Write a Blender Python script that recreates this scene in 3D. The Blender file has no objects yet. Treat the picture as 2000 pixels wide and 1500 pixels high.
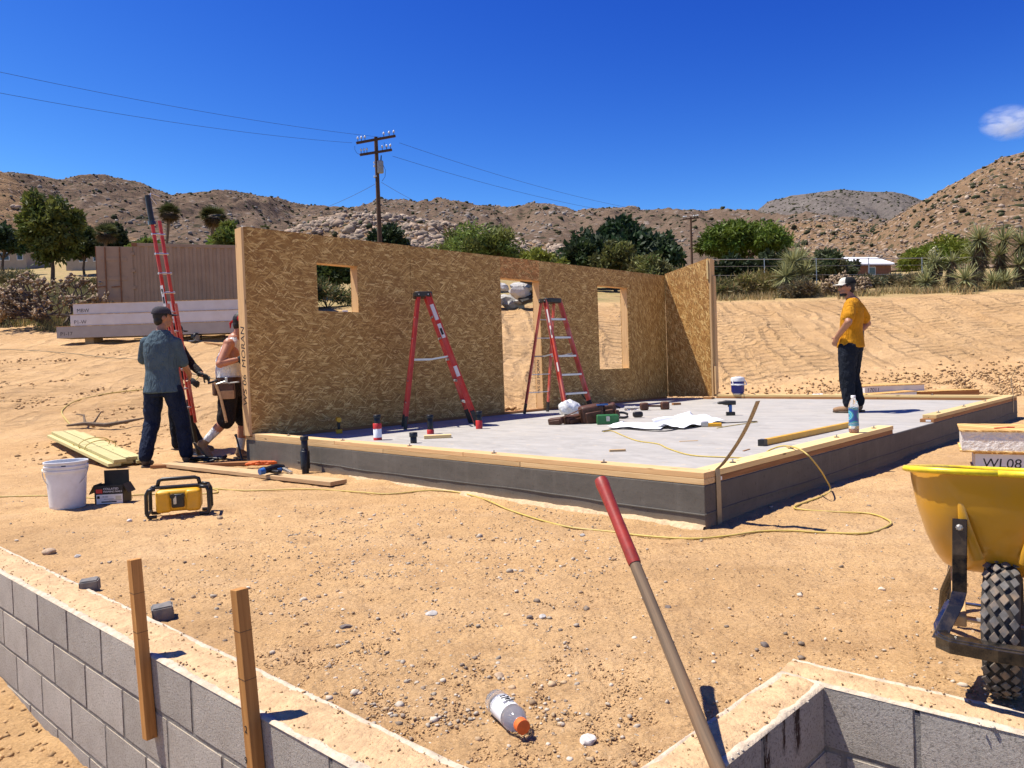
import bpy, bmesh, math, random
import numpy as np
from mathutils import Vector, Matrix, Euler
random.seed(7); np.random.seed(7)
sc = bpy.context.scene
COL = sc.collection
rad = math.radians

# ---------------------------------------------------------------- camera
F, PITCH, ROLL, ZC = 1432.5, -0.02479, -0.03434, 1.035       # focal length in photo pixels (2000 wide), eye height
fw = np.array([0, math.cos(PITCH), math.sin(PITCH)]); r0 = np.array([1., 0, 0]); u0 = np.cross(r0, fw)
rt = math.cos(ROLL)*r0 + math.sin(ROLL)*u0; up = -math.sin(ROLL)*r0 + math.cos(ROLL)*u0
cd = bpy.data.cameras.new('camera'); cam = bpy.data.objects.new('camera', cd); COL.objects.link(cam)
cd.sensor_width = 36; cd.lens = F/2000*36; cd.clip_start = .05; cd.clip_end = 20000
cam.matrix_world = Matrix(((rt[0], up[0], -fw[0], 0), (rt[1], up[1], -fw[1], 0), (rt[2], up[2], -fw[2], ZC), (0, 0, 0, 1)))
sc.camera = cam
# ---------------------------------------------------------------- light
SUNV = Vector((.465, -.07, -1)).normalized()                  # direction the light travels
w = bpy.data.worlds.new('World'); sc.world = w; w.use_nodes = True
nt = w.node_tree; bg = nt.nodes['Background']
sky = nt.nodes.new('ShaderNodeTexSky'); sky.sky_type = 'NISHITA'; sky.sun_disc = False
sky.sun_elevation = math.asin(-SUNV.z); sky.sun_rotation = math.atan2(-SUNV.x, -SUNV.y) % (2*math.pi)
sky.altitude = 1400; sky.air_density = 1.0; sky.dust_density = 0.15; sky.ozone_density = 4.5
# the whole sky graded like the photograph: each channel cut to its clear-sky range and given more contrast
sp_ = nt.nodes.new('ShaderNodeSeparateColor'); cb_ = nt.nodes.new('ShaderNodeCombineColor'); nt.links.new(sky.outputs[0], sp_.inputs[0]); nt.links.new(cb_.outputs[0], bg.inputs[0]); bg.inputs[1].default_value = .070
for ch, (lim, pw, k) in enumerate(((3.6, 3.1, .163), (5.0, 2.4, .213), (8.0, 1.2, 1.12))):
    prev = sp_.outputs[ch]
    for op, val in (('MINIMUM', lim), ('POWER', pw), ('MULTIPLY', k)):
        n_ = nt.nodes.new('ShaderNodeMath'); n_.operation = op; nt.links.new(prev, n_.inputs[0]); n_.inputs[1].default_value = val; prev = n_.outputs[0]
    nt.links.new(prev, cb_.inputs[ch])
sd = bpy.data.lights.new('sun', 'SUN'); so = bpy.data.objects.new('sun', sd); COL.objects.link(so)
sd.energy = 5.0; sd.angle = rad(.53); sd.color = (1, .945, .86)
so.rotation_euler = SUNV.to_track_quat('-Z', 'Y').to_euler(); so.location = (-20, 5, 40)
sc.view_settings.view_transform = 'Standard'; sc.view_settings.look = 'None'
sc.view_settings.exposure = .68; sc.view_settings.gamma = 1
sc.render.engine = 'CYCLES'
sc.cycles.use_denoising = True
sc.cycles.max_bounces = 6; sc.cycles.transparent_max_bounces = 12; sc.cycles.volume_bounces = 1

# ---------------------------------------------------------------- pixel -> place
def ray(x, y): return fw + rt*(x-1000)/F + up*(750-y)/F
O = np.array([0, 0, ZC])
def at(x, y, z=0.): d = ray(x, y); return O + d*((z-ZC)/d[2])
def atY(x, y, Y): d = ray(x, y); return O + d*(Y/d[1])
def onplane(x, y, n, c): d = ray(x, y); n = np.asarray(n, float); return O + d*((c-O@n)/(d@n))
TH = -0.77738
e1 = np.array([math.cos(TH), math.sin(TH), 0]); e2 = np.array([-math.sin(TH), math.cos(TH), 0])
SA = np.array([-3.2057, 8.7604, 0])                            # slab corner, left near; slab 6.12 x 9.12 m, top at .26
SL1, SL2, SZ = 6.12, 9.12, .26
def sl(u, v, z=SZ): return SA + u*e1 + v*e2 + np.array([0, 0, z])
def at_u(x, u, z=SZ): d = ray(x, 760); d = np.array([d[0], d[1], 0]); t = (u + SA@e1)/(d@e1); P = d*t; P[2] = z; return P
def at_v(x, v, z=SZ): d = ray(x, 760); d = np.array([d[0], d[1], 0]); t = (v + SA@e2)/(d@e2); P = d*t; P[2] = z; return P

# ---------------------------------------------------------------- noise
def _h(ix, iy, s):
    n = (ix*374761393 + iy*668265263 + s*1442695041) & 0x7fffffff
    n = ((n ^ (n >> 13))*1274126177) & 0x7fffffff
    n = ((n ^ (n >> 15))*69069 + 12345) & 0x7fffffff
    return ((n ^ (n >> 16)) & 0xffff)/32767.5 - 1
def vn(x, y, s=0):
    x = np.asarray(x, float); y = np.asarray(y, float)
    ix = np.floor(x).astype(np.int64); iy = np.floor(y).astype(np.int64); fx = x-ix; fy = y-iy
    fx = fx*fx*fx*(fx*(fx*6-15)+10); fy = fy*fy*fy*(fy*(fy*6-15)+10)
    a = _h(ix, iy, s); b = _h(ix+1, iy, s); c = _h(ix, iy+1, s); d = _h(ix+1, iy+1, s)
    return (a+(b-a)*fx)*(1-fy) + (c+(d-c)*fx)*fy
def fbm(x, y, o=4, s=0, g=.5):
    r = 0; a = 1; t = 0
    for i in range(o):
        r = r + a*vn(np.asarray(x)*2**i + 17.3*i, np.asarray(y)*2**i - 9.1*i, s+i); t += a; a *= g
    return r/t
def ss(a, b, x): t = np.clip((np.asarray(x, float)-a)/(b-a), 0, 1); return t*t*(3-2*t)

# ---------------------------------------------------------------- mesh helpers
MW = {}
def link(o): COL.objects.link(o); return o
def props(o, label=None, cat=None, group=None, kind=None):
    if label: o['label'] = label
    if cat: o['category'] = cat
    if group: o['group'] = group
    if kind: o['kind'] = kind
    return o
def thing(name, label, cat, loc=(0, 0, 0), rz=0, group=None, rot=None):
    o = link(bpy.data.objects.new(name, None)); o.empty_display_size = .1
    R = Euler(rot if rot else (0, 0, rz)).to_matrix().to_4x4()
    o.matrix_world = Matrix.Translation(Vector([float(c) for c in loc])) @ R
    MW[o.name] = o.matrix_world.copy()
    return props(o, label, cat, group)
def V3(p): return Vector((float(p[0]), float(p[1]), float(p[2])))
def frame(d, upv=(0, 0, 1)):
    x = V3(d).normalized(); u = V3(upv)
    if abs(x.dot(u.normalized())) > .98: u = Vector((1, 0, 0)) if abs(x.x) < .9 else Vector((0, 1, 0))
    y = u.cross(x).normalized(); z = x.cross(y)
    return x, y, z
class MB:
    def __init__(s): s.v = []; s.f = []
    def add(s, vs, fs, M=None):
        b = len(s.v)
        s.v += [tuple(M @ V3(p)) if M else (float(p[0]), float(p[1]), float(p[2])) for p in vs]; s.f += [tuple(b+i for i in f) for f in fs]; return s
    def box(s, c, d, R=None):
        hx, hy, hz = d[0]/2, d[1]/2, d[2]/2
        vs = [Vector((x, y, z)) for z in (-hz, hz) for y in (-hy, hy) for x in (-hx, hx)]
        M = Matrix.Translation(V3(c)) @ (R.to_4x4() if R else Matrix())
        return s.add(vs, [(0, 2, 3, 1), (4, 5, 7, 6), (0, 1, 5, 4), (2, 6, 7, 3), (0, 4, 6, 2), (1, 3, 7, 5)], M)
    def bar(s, p, q, w_, h, upv=(0, 0, 1)):
        p = V3(p); q = V3(q); x, y, z = frame(q-p, upv); R = Matrix((x, y, z)).transposed()
        return s.box((p+q)/2, ((q-p).length, w_, h), R)
    def loft(s, rings, caps=True, closed=True):
        n = len(rings[0]); vs = [p for r in rings for p in r]; fs = []
        for i in range(len(rings)-1):
            for j in range(n if closed else n-1):
                k = (j+1) % n; fs.append((i*n+j, i*n+k, (i+1)*n+k, (i+1)*n+j))
        if caps: fs.append(tuple(range(n))[::-1]); fs.append(tuple((len(rings)-1)*n+j for j in range(n)))
        return s.add(vs, fs)
    def tube(s, pts, r, n=8, caps=True, flat=1.):
        pts = [V3(p) for p in pts]; m = len(pts); rs = r if hasattr(r, '__len__') else [r]*m; rings = []; prev = None
        for i, p in enumerate(pts):
            t = (pts[min(i+1, m-1)]-pts[max(i-1, 0)]).normalized()
            if prev is None: _, y, z = frame(t)
            else:
                y = prev - t*prev.dot(t); y = y.normalized() if y.length > 1e-6 else frame(t)[1]; z = t.cross(y)
            prev = y
            rings.append([p + (y*math.cos(2*math.pi*k/n) + z*math.sin(2*math.pi*k/n)*flat)*rs[i] for k in range(n)])
        return s.loft(rings, caps)
    def lathe(s, prof, n=24, M=None, c=(0, 0, 0)):
        M = M or Matrix.Translation(V3(c))
        rings = [[M @ Vector((r*math.cos(2*math.pi*k/n), r*math.sin(2*math.pi*k/n), z)) for k in range(n)] for r, z in prof]
        return s.loft(rings)
    def ell(s, c, r, R=None, nu=12, nv=8):
        M = Matrix.Translation(V3(c)) @ (R.to_4x4() if R else Matrix())
        rings = []
        for i in range(nv+1):
            a = -math.pi/2 + math.pi*(.04+.92*i/nv)
            rings.append([M @ Vector((r[0]*math.cos(a)*math.cos(2*math.pi*k/nu), r[1]*math.cos(a)*math.sin(2*math.pi*k/nu), r[2]*math.sin(a))) for k in range(nu)])
        return s.loft(rings)
    def prism(s, poly, M, h):
        n = len(poly); vs = [(p[0], p[1], 0) for p in poly] + [(p[0], p[1], h) for p in poly]
        fs = [tuple(range(n))[::-1], tuple(range(n, 2*n))] + [(i, (i+1) % n, n+(i+1) % n, n+i) for i in range(n)]
        return s.add(vs, fs, M)
    def build(s, name, mat, parent=None, smooth=False, bevel=0, world=False, seg=2, ang=40):
        me = bpy.data.meshes.new(name); vs = s.v
        if world and parent: Mi = MW[parent.name].inverted(); vs = [tuple(Mi @ Vector(p)) for p in vs]
        me.from_pydata(vs, [], s.f); me.materials.append(mat)
        bm = bmesh.new(); bm.from_mesh(me); bmesh.ops.recalc_face_normals(bm, faces=bm.faces); bm.to_mesh(me); bm.free()
        o = link(bpy.data.objects.new(name, me))
        if parent: o.parent = parent
        if smooth: me.polygons.foreach_set('use_smooth', [True]*len(me.polygons)); 
        if smooth and ang < 180: me.set_sharp_from_angle(angle=rad(ang))
        if bevel: b = o.modifiers.new('b', 'BEVEL'); b.width = bevel; b.segments = seg; b.limit_method = 'ANGLE'; b.angle_limit = rad(40)
        return o
def child_mw(o, parent, M):
    o.parent = parent; o.matrix_parent_inverse = Matrix()
    o.matrix_basis = (MW[parent.name].inverted() @ M) if parent.name in MW else M
def board(name, p, q, w_, h, mat, parent=None, upv=(0, 0, 1), bevel=.003):
    """timber with its grain along local X, built between two points"""
    p = V3(p); q = V3(q); x, y, z = frame(q-p, upv); L = (q-p).length
    o = MB().box((0, 0, 0), (L, w_, h)).build(name, mat, None, bevel=bevel)
    M = Matrix.Translation((p+q)/2) @ Matrix((x, y, z)).transposed().to_4x4()
    if parent: child_mw(o, parent, M)
    else: o.matrix_world = M
    return o
def npmesh(name, verts, faces, mat, parent=None, cols=None, smooth=False, world=False):
    verts = np.asarray(verts, np.float32); faces = np.asarray(faces, np.int32); k = faces.shape[1]
    if world and parent:
        Mi = np.array(MW[parent.name].inverted()); verts = (verts @ Mi[:3, :3].T + Mi[:3, 3]).astype(np.float32)
    me = bpy.data.meshes.new(name); me.vertices.add(len(verts)); me.vertices.foreach_set('co', verts.ravel())
    me.loops.add(faces.size); me.loops.foreach_set('vertex_index', faces.ravel())
    me.polygons.add(len(faces)); me.polygons.foreach_set('loop_start', np.arange(0, faces.size, k, dtype=np.int32))
    me.polygons.foreach_set('loop_total', np.full(len(faces), k, np.int32))
    if smooth: me.polygons.foreach_set('use_smooth', np.ones(len(faces), bool))
    me.update(calc_edges=True)
    if cols is not None:
        a = me.color_attributes.new('Col', 'FLOAT_COLOR', 'POINT'); c4 = np.ones((len(verts), 4), np.float32); c4[:, :3] = cols
        a.data.foreach_set('color', c4.ravel())
    me.materials.append(mat); o = link(bpy.data.objects.new(name, me))
    if parent: o.parent = parent
    return o
def text(name, s_, size, M, mat, parent, ext=.0006, shear=0, align='LEFT'):
    cu = bpy.data.curves.new('t', 'FONT'); cu.body = s_; cu.size = size; cu.extrude = ext; cu.shear = shear; cu.align_x = align
    t = bpy.data.objects.new('t', cu); COL.objects.link(t)
    me = bpy.data.meshes.new_from_object(t); COL.objects.unlink(t); bpy.data.objects.remove(t)
    me.materials.clear(); me.materials.append(mat); me.name = name
    o = link(bpy.data.objects.new(name, me)); child_mw(o, parent, M); return o
def face_M(p, right, upv):
    """text frame: local x = right, y = up, z = out of the surface"""
    x = V3(right).normalized(); y = V3(upv); y = (y - x*y.dot(x)).normalized(); z = x.cross(y)
    return Matrix.Translation(V3(p)) @ Matrix((x, y, z)).transposed().to_4x4()
def copy_thing(o, label, M):
    c = o.copy(); link(c); c.matrix_world = M; MW[c.name] = M.copy(); c['label'] = label
    for ch in o.children:
        d = ch.copy(); link(d); d.parent = c
        for g in ch.children: e_ = g.copy(); link(e_); e_.parent = d
    return c

# ---------------------------------------------------------------- materials
def NT(name):
    m = bpy.data.materials.new(name); m.use_nodes = True; t = m.node_tree
    return m, t, t.nodes['Principled BSDF'], t.nodes.new, t.links.new
def ramp(t, stops, inp):
    n = t.nodes.new('ShaderNodeValToRGB'); e = n.color_ramp.elements
    while len(e) < len(stops): e.new(.5)
    for k, (p, c) in enumerate(stops): e[k].position = p; e[k].color = (c, c, c, 1) if not hasattr(c, '__len__') else (*c, 1)
    t.links.new(inp, n.inputs[0]); return n.outputs[0]
def noise(t, vec, scale, detail=4, rough=.6, dist=0, dim=None):
    n = t.nodes.new('ShaderNodeTexNoise'); n.inputs['Scale'].default_value = scale; n.inputs['Detail'].default_value = detail
    n.inputs['Roughness'].default_value = rough; n.inputs['Distortion'].default_value = dist
    if vec is not None: t.links.new(vec, n.inputs['Vector'])
    return n.outputs[0]
def vor(t, vec, scale, feat='F1', out=0):
    n = t.nodes.new('ShaderNodeTexVoronoi'); n.feature = feat; n.inputs['Scale'].default_value = scale
    if vec is not None: t.links.new(vec, n.inputs['Vector'])
    return n.outputs[out] if out != 'n' else n
def mapping(t, vec, scale=(1, 1, 1), rot=(0, 0, 0), loc=(0, 0, 0)):
    n = t.nodes.new('ShaderNodeMapping'); n.inputs['Scale'].default_value = scale; n.inputs['Rotation'].default_value = rot; n.inputs['Location'].default_value = loc
    t.links.new(vec, n.inputs['Vector']); return n.outputs[0]
def mixc(t, fac, a, b, mode='MIX'):
    n = t.nodes.new('ShaderNodeMix'); n.data_type = 'RGBA'; n.blend_type = mode
    for s_, v in ((0, fac), (6, a), (7, b)):
        if hasattr(v, 'is_linked'): t.links.new(v, n.inputs[s_])
        elif s_ == 0: n.inputs[0].default_value = v
        else: n.inputs[s_].default_value = (*v, 1) if hasattr(v, '__len__') else (v, v, v, 1)
    return n.outputs[2]
def math_(t, op, a, b=0.):
    n = t.nodes.new('ShaderNodeMath'); n.operation = op
    for k, v in ((0, a), (1, b)):
        if hasattr(v, 'is_linked'): t.links.new(v, n.inputs[k])
        else: n.inputs[k].default_value = v
    return n.outputs[0]
def bump(t, bs, h, strength=.3, dist=.01):
    n = t.nodes.new('ShaderNodeBump'); n.inputs['Strength'].default_value = strength; n.inputs['Distance'].default_value = dist
    t.links.new(h, n.inputs['Height']); 
    if bs.inputs['Normal'].is_linked: t.links.new(bs.inputs['Normal'].links[0].from_socket, n.inputs['Normal'])
    t.links.new(n.outputs[0], bs.inputs['Normal'])
def coord(t, kind='Object'): return t.nodes.new('ShaderNodeTexCoord').outputs[kind]
def mat(name, col, rough=.6, var=.18, scale=8, bumps=.15, bscale=60, bdist=.004, metal=0, dirt=None, dscale=3, damt=.5, spec=.4, coat=0, rnd=.1):
    m, t, b, nn, ll = NT(name); c = coord(t)
    n1 = noise(t, c, scale, 5); col = np.array(col)
    out = ramp(t, [(.3, tuple(col*(1-var))), (.7, tuple(np.minimum(col*(1+var), 1)))], n1)
    if dirt is not None:
        f = ramp(t, [(.45, 0), (.7, damt)], noise(t, c, dscale, 6, .65)); out = mixc(t, f, out, dirt)
    if rnd:
        oi = nn('ShaderNodeObjectInfo'); hv = nn('ShaderNodeHueSaturation'); ll(out, hv.inputs['Color'])
        mr = nn('ShaderNodeMapRange'); ll(oi.outputs['Random'], mr.inputs[0]); mr.inputs[3].default_value = 1-rnd; mr.inputs[4].default_value = 1+rnd
        ll(mr.outputs[0], hv.inputs['Value']); out = hv.outputs[0]
    ll(out, b.inputs['Base Color']); b.inputs['Roughness'].default_value = rough; b.inputs['Metallic'].default_value = metal
    b.inputs['Specular IOR Level'].default_value = spec; b.inputs['Coat Weight'].default_value = coat
    if bumps: bump(t, b, noise(t, c, bscale, 4), bumps, bdist)
    return m
def wood(name, col, dark, rnd=.14, knots=True, stain=None):
    m, t, b, nn, ll = NT(name); oi = nn('ShaderNodeObjectInfo'); c = coord(t)
    add = nn('ShaderNodeVectorMath'); add.operation = 'ADD'; ll(c, add.inputs[0])
    sc_ = nn('ShaderNodeVectorMath'); sc_.operation = 'SCALE'; sc_.inputs[0].default_value = (7, 3, 5); ll(oi.outputs['Random'], sc_.inputs['Scale']); ll(sc_.outputs[0], add.inputs[1])
    v = add.outputs[0]
    g = noise(t, mapping(t, v, (1.2, 28, 28)), 2.2, 5, .6, .6)
    out = ramp(t, [(.32, dark), (.62, col)], g)
    if knots:
        k = vor(t, mapping(t, v, (2.2, 9, 9)), 1.3); f = ramp(t, [(.06, 1), (.12, 0)], k); out = mixc(t, f, out, tuple(np.array(dark)*.45))
    if stain is not None:
        f = ramp(t, [(.45, 0), (.68, .75)], noise(t, mapping(t, v, (1, 3, 3)), 2, 5)); out = mixc(t, f, out, stain)
    hv = nn('ShaderNodeHueSaturation'); ll(out, hv.inputs['Color']); mr = nn('ShaderNodeMapRange'); ll(oi.outputs['Random'], mr.inputs[0])
    mr.inputs[3].default_value = 1-rnd; mr.inputs[4].default_value = 1+rnd; ll(mr.outputs[0], hv.inputs['Value']); ll(hv.outputs[0], b.inputs['Base Color'])
    b.inputs['Roughness'].default_value = .75; b.inputs['Specular IOR Level'].default_value = .25
    bump(t, b, g, .25, .003); return m
def osb(name, along=0., red=1.):
    """oriented strand board: layers of long flakes at many angles; flake plane is local X/Z or Y/Z by object"""
    m, t, b, nn, ll = NT(name); c = coord(t)
    sep = nn('ShaderNodeSeparateXYZ'); ll(c, sep.inputs[0]); cmb = nn('ShaderNodeCombineXYZ')
    ll(math_(t, 'ADD', sep.outputs[0], sep.outputs[1]), cmb.inputs[0]); ll(sep.outputs[2], cmb.inputs[1]); p = cmb.outputs[0]
    base = np.array((.32, .162, .040)); out = ramp(t, [(.3, tuple(base*.75)), (.7, tuple(base*1.15))], noise(t, p, 9, 5))
    hgt = None
    for i, a in enumerate((8, -32, 55, -12, 27, -62, 17, -22, 38, -3, -45, 4)):
        L, W = (.12, .0105) if i % 3 else (.085, .021)
        q = mapping(t, mapping(t, p, (1, 1, 1), (0, 0, rad(a+along)), (i*3.7, i*1.9, 0)), (1/L, 1/W, 1))
        wob = noise(t, q, .9, 2); 
        av = nn('ShaderNodeVectorMath'); av.operation = 'ADD'; ll(q, av.inputs[0]); cw = nn('ShaderNodeCombineXYZ'); ll(wob, cw.inputs[1]); ll(cw.outputs[0], av.inputs[1])
        n = nn('ShaderNodeTexVoronoi'); n.inputs['Scale'].default_value = .62; ll(av.outputs[0], n.inputs['Vector'])
        sr = nn('ShaderNodeSeparateColor'); ll(n.outputs['Color'], sr.inputs[0])
        near = ramp(t, [(.36, 1), (.43, 0)], n.outputs['Distance'])
        on = math_(t, 'GREATER_THAN', sr.outputs[1], .52); mk = math_(t, 'MULTIPLY', near, on)
        fib = noise(t, mapping(t, q, (1, 6, 1)), 1.2, 2)
        tone = math_(t, 'ADD', math_(t, 'MULTIPLY', sr.outputs[0], .8), math_(t, 'MULTIPLY', fib, .25))
        cc = ramp(t, [(.12, (.24*red, .108, .026)), (.45, (.39*red, .208, .054)), (.72, (.52*red, .305, .092)), (.95, (.74, .50, .19))], tone)
        out = mixc(t, mk, out, cc)
        e = math_(t, 'MULTIPLY', mk, sr.outputs[2]); hgt = e if hgt is None else math_(t, 'ADD', hgt, e)
    ll(out, b.inputs['Base Color']); b.inputs['Roughness'].default_value = .6; b.inputs['Specular IOR Level'].default_value = .3
    bump(t, b, hgt, .5, .002); return m

DUST = (.40, .255, .13)
m_osb = osb('osb_flakes'); m_osb2 = osb('osb_flakes_vertical', 82); m_osb3 = osb('osb_flakes_header', 12, 1.25)
m_stud = wood('fir_lumber', (.62, .40, .19), (.52, .31, .135)); m_plate = wood('pale_plate_lumber', (.68, .50, .23), (.60, .41, .17))
m_sill = wood('treated_sill_lumber', (.34, .16, .06), (.22, .10, .035)); m_plank = wood('dusty_plank', (.52, .36, .19), (.36, .23, .11), stain=DUST)
m_green = wood('pale_green_treated_lumber', (.56, .49, .23), (.46, .39, .17)); m_stake = wood('stake_cedar', (.48, .23, .065), (.33, .145, .038))
m_black = mat('black_plastic', (.012, .012, .012), .4, .2, 20, .05, rnd=0, dirt=(.12, .085, .05), damt=.25)
m_blackgloss = mat('black_enamel', (.008, .008, .008), .18, .1, 20, .02, rnd=0, dirt=(.25, .17, .09), dscale=14, damt=.25, coat=.5)
m_steel = mat('galvanised_steel', (.48, .46, .42), .42, .12, 30, .08, 200, .001, metal=.8, rnd=0)
m_alu = mat('worn_aluminium', (.55, .56, .57), .45, .1, 25, .1, 150, .001, metal=.7, rnd=0)
m_red = mat('red_fibreglass', (.56, .035, .022), .42, .12, 6, .05, 90, .001, rnd=0, dirt=(.50, .22, .16), dscale=5, damt=.35)
m_redold = mat('faded_red_fibreglass', (.56, .075, .045), .5, .15, 6, .05, 90, .001, rnd=0, dirt=(.62, .36, .28), dscale=4, damt=.6)
m_white = mat('white_plastic', (.72, .72, .71), .45, .06, 10, .03, rnd=0, dirt=(.45, .36, .25), dscale=6, damt=.35)
m_paper = mat('drawing_paper', (.80, .80, .80), .8, .03, 10, .1, 20, .003, rnd=0)
m_ink = mat('marker_ink', (.012, .012, .013), .6, .2, 30, 0, rnd=0)
m_redprint = mat('red_print', (.55, .03, .02), .5, .1, 30, 0, rnd=0)
m_yellow = mat('yellow_plastic', (.72, .36, .012), .4, .1, 12, .04, rnd=0, dirt=(.40, .24, .09), dscale=8, damt=.35)
m_cord = mat('yellow_cord_jacket', (.50, .37, .08), .5, .15, 30, 0, rnd=0, dirt=(.45, .33, .15), dscale=4, damt=.6)
m_leather = mat('brown_leather', (.085, .032, .016), .55, .35, 18, .4, 60, .006, rnd=.1)
m_skin = mat('skin', (.34, .155, .085), .5, .12, 14, .1, 120, .001, rnd=0)
m_glove = mat('work_glove', (.03, .035, .035), .8, .4, 40, .3, 120, .002, rnd=0)
m_hair = mat('dark_hair', (.01, .007, .005), .6, .3, 60, .5, 120, .004, rnd=0)
def glassy(name, col, rough=.08, tr=.9):
    m, t, b, nn, ll = NT(name); b.inputs['Base Color'].default_value = (*col, 1); b.inputs['Roughness'].default_value = rough
    b.inputs['Transmission Weight'].default_value = tr; b.inputs['IOR'].default_value = 1.25
    bump(t, b, noise(t, coord(t), 30, 3), .2, .003); return m
m_clear = glassy('clear_pet_plastic', (.9, .9, .9))
# ================================================================ ground
WZ = .02                                                       # top of the block footing walls
KS = (ZC-WZ)/(ZC+.06)
nL = np.array([.66, .75]); nL /= np.linalg.norm(nL); n1 = np.array([-.70, .71]); n1 /= np.linalg.norm(n1); n2 = np.array([.64, .77]); n2 /= np.linalg.norm(n2)
cL = 1.186*KS; CI = np.array([.999, 2.402])*KS; c1 = n1@CI; c2 = n2@CI; WT = .15
def dirtside(X, Y):
    m = WT*.5
    return (X*nL[0]+Y*nL[1] > cL+m) & ((X*n1[0]+Y*n1[1] > c1+m) | (X*n2[0]+Y*n2[1] > c2+m))
def ghard(X, Y):
    X = np.asarray(X, float); Y = np.asarray(Y, float); a = X/np.maximum(Y, .5)
    A_ = [-.6, -.33, -.1, 0, .28, .7]
    foot = np.interp(a, A_, [9.2, 9.5, 13, 15.2, 18.6, 17]); top = np.interp(a, A_, [26, 26, 25, 24.5, 27, 26])
    zt = np.interp(a, A_, [3.0, 2.94, 2.85, 2.8, 3.05, 2.9]); sl_ = np.interp(a, A_, [.18, .178, .16, .14, .115, .115])
    t = np.clip((Y-foot)/(top-foot), 0, 1); ex = np.interp(a, A_, [1.05, 1.05, 1, .95, .95, .95])
    z = zt*np.power(t, ex) + sl_*np.maximum(Y-top, 0)
    far = np.hypot(X, Y)
    z = z + ss(10, 15, Y)*.10*fbm(X*.35, Y*.35, 3, 3) + ss(25, 60, far)*1.0*fbm(X*.03, Y*.03, 3, 5)
    # flat under the slab
    du = (X-SA[0])*e1[0]+(Y-SA[1])*e1[1]; dv = (X-SA[0])*e2[0]+(Y-SA[1])*e2[1]
    ins = np.maximum(np.maximum(-du, du-SL1), np.maximum(-dv, dv-SL2)); z = z*ss(.0, 1.2, ins)
    return z
def gz(X, Y):
    z = ghard(X, Y); X = np.asarray(X, float); Y = np.asarray(Y, float)
    hole = ~dirtside(X, Y)
    z = z + .018*fbm(X*.9, Y*.9, 3, 11) + .010*fbm(X*4, Y*4, 3, 21)*(Y < 30)
    hz = -.60 - .05*(X+3) *.6 + .05*fbm(X*1.3, Y*1.3, 4, 31)
    return np.where(hole, np.minimum(hz, -.4), z)
def gz1(x, y): return float(gz(np.array([x]), np.array([y]))[0])
def gpt(px, py, it=30):
    """where the pixel ray first meets the ground"""
    d = ray(px, py); ts = np.concatenate([np.linspace(2, 40, 900), np.linspace(40, 300, 900)])
    X = d[0]*ts; Y = d[1]*ts; Z = ZC+d[2]*ts; h = gz(X, Y); k = np.argmax(Z < h) if (Z < h).any() else 200
    return np.array([X[k], Y[k], h[k]])

na, nr = 620, 640
ang = np.radians(np.linspace(-78, 78, na)); rr = .5*np.power(320/.5, np.linspace(0, 1, nr))
RR, AA = np.meshgrid(rr, ang, indexing='ij'); GX = RR*np.sin(AA); GY = RR*np.cos(AA)
GZ = gz(GX, GY)
rough = (.010*fbm(GX*16, GY*16, 4, 41, .65)+.006*np.minimum(fbm(GX*34, GY*26, 3, 43, .7), .1))*(RR < 14) + .012*np.maximum(fbm(GX*5, GY*5, 3, 51)-.15, 0)*(RR < 20)
berm = np.exp(-((GY-17.2)/.9)**2)*ss(.15, .3, GX/GY); GZ = GZ + rough + berm*(.10+.16*fbm(GX*3, GY*3, 4, 61))
# ridges left between the dozer passes on the cut bank
aa = GX/np.maximum(GY, .5); bank = ss(.0, .12, (GY-np.interp(aa, [-.33, 0, .28], [14, 15.5, 19]))/8)*(1-ss(26.5, 29, GY))*ss(-.12, -.04, aa)
strip = GX*1.0 + .35*np.sin(GY*.5+GX*.2); fr = strip-np.floor(strip); GZ = GZ + bank*(.10*np.exp(-((fr-.5)/.06)**2)*(.5+.8*vn(GX*.9, GY*.4, 77)) + .03*fbm(GX*2.2, GY*1.1, 3, 71))
leftb = ss(.0, 2, GY-10)*(1-ss(24, 28, GY))*(1-ss(-.35, -.28, aa)); GZ = GZ + leftb*.05*fbm(GX*1.6, GY*1.6, 4, 81)
idx = np.arange(na*nr).reshape(nr, na)
faces = np.stack([idx[:-1, :-1], idx[1:, :-1], idx[1:, 1:], idx[:-1, 1:]], -1).reshape(-1, 4)[:, ::-1]
veg = ss(26, 31, GY)*1.0; veg = np.where(aa < -.3, ss(24.5, 28, GY + 1.5*vn(GX*.4, GY*.4, 9)), veg)
hole = (~dirtside(GX, GY))*1.0
cols = np.stack([np.clip(bank+leftb*.6, 0, 1), veg, hole], -1).reshape(-1, 3)
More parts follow.
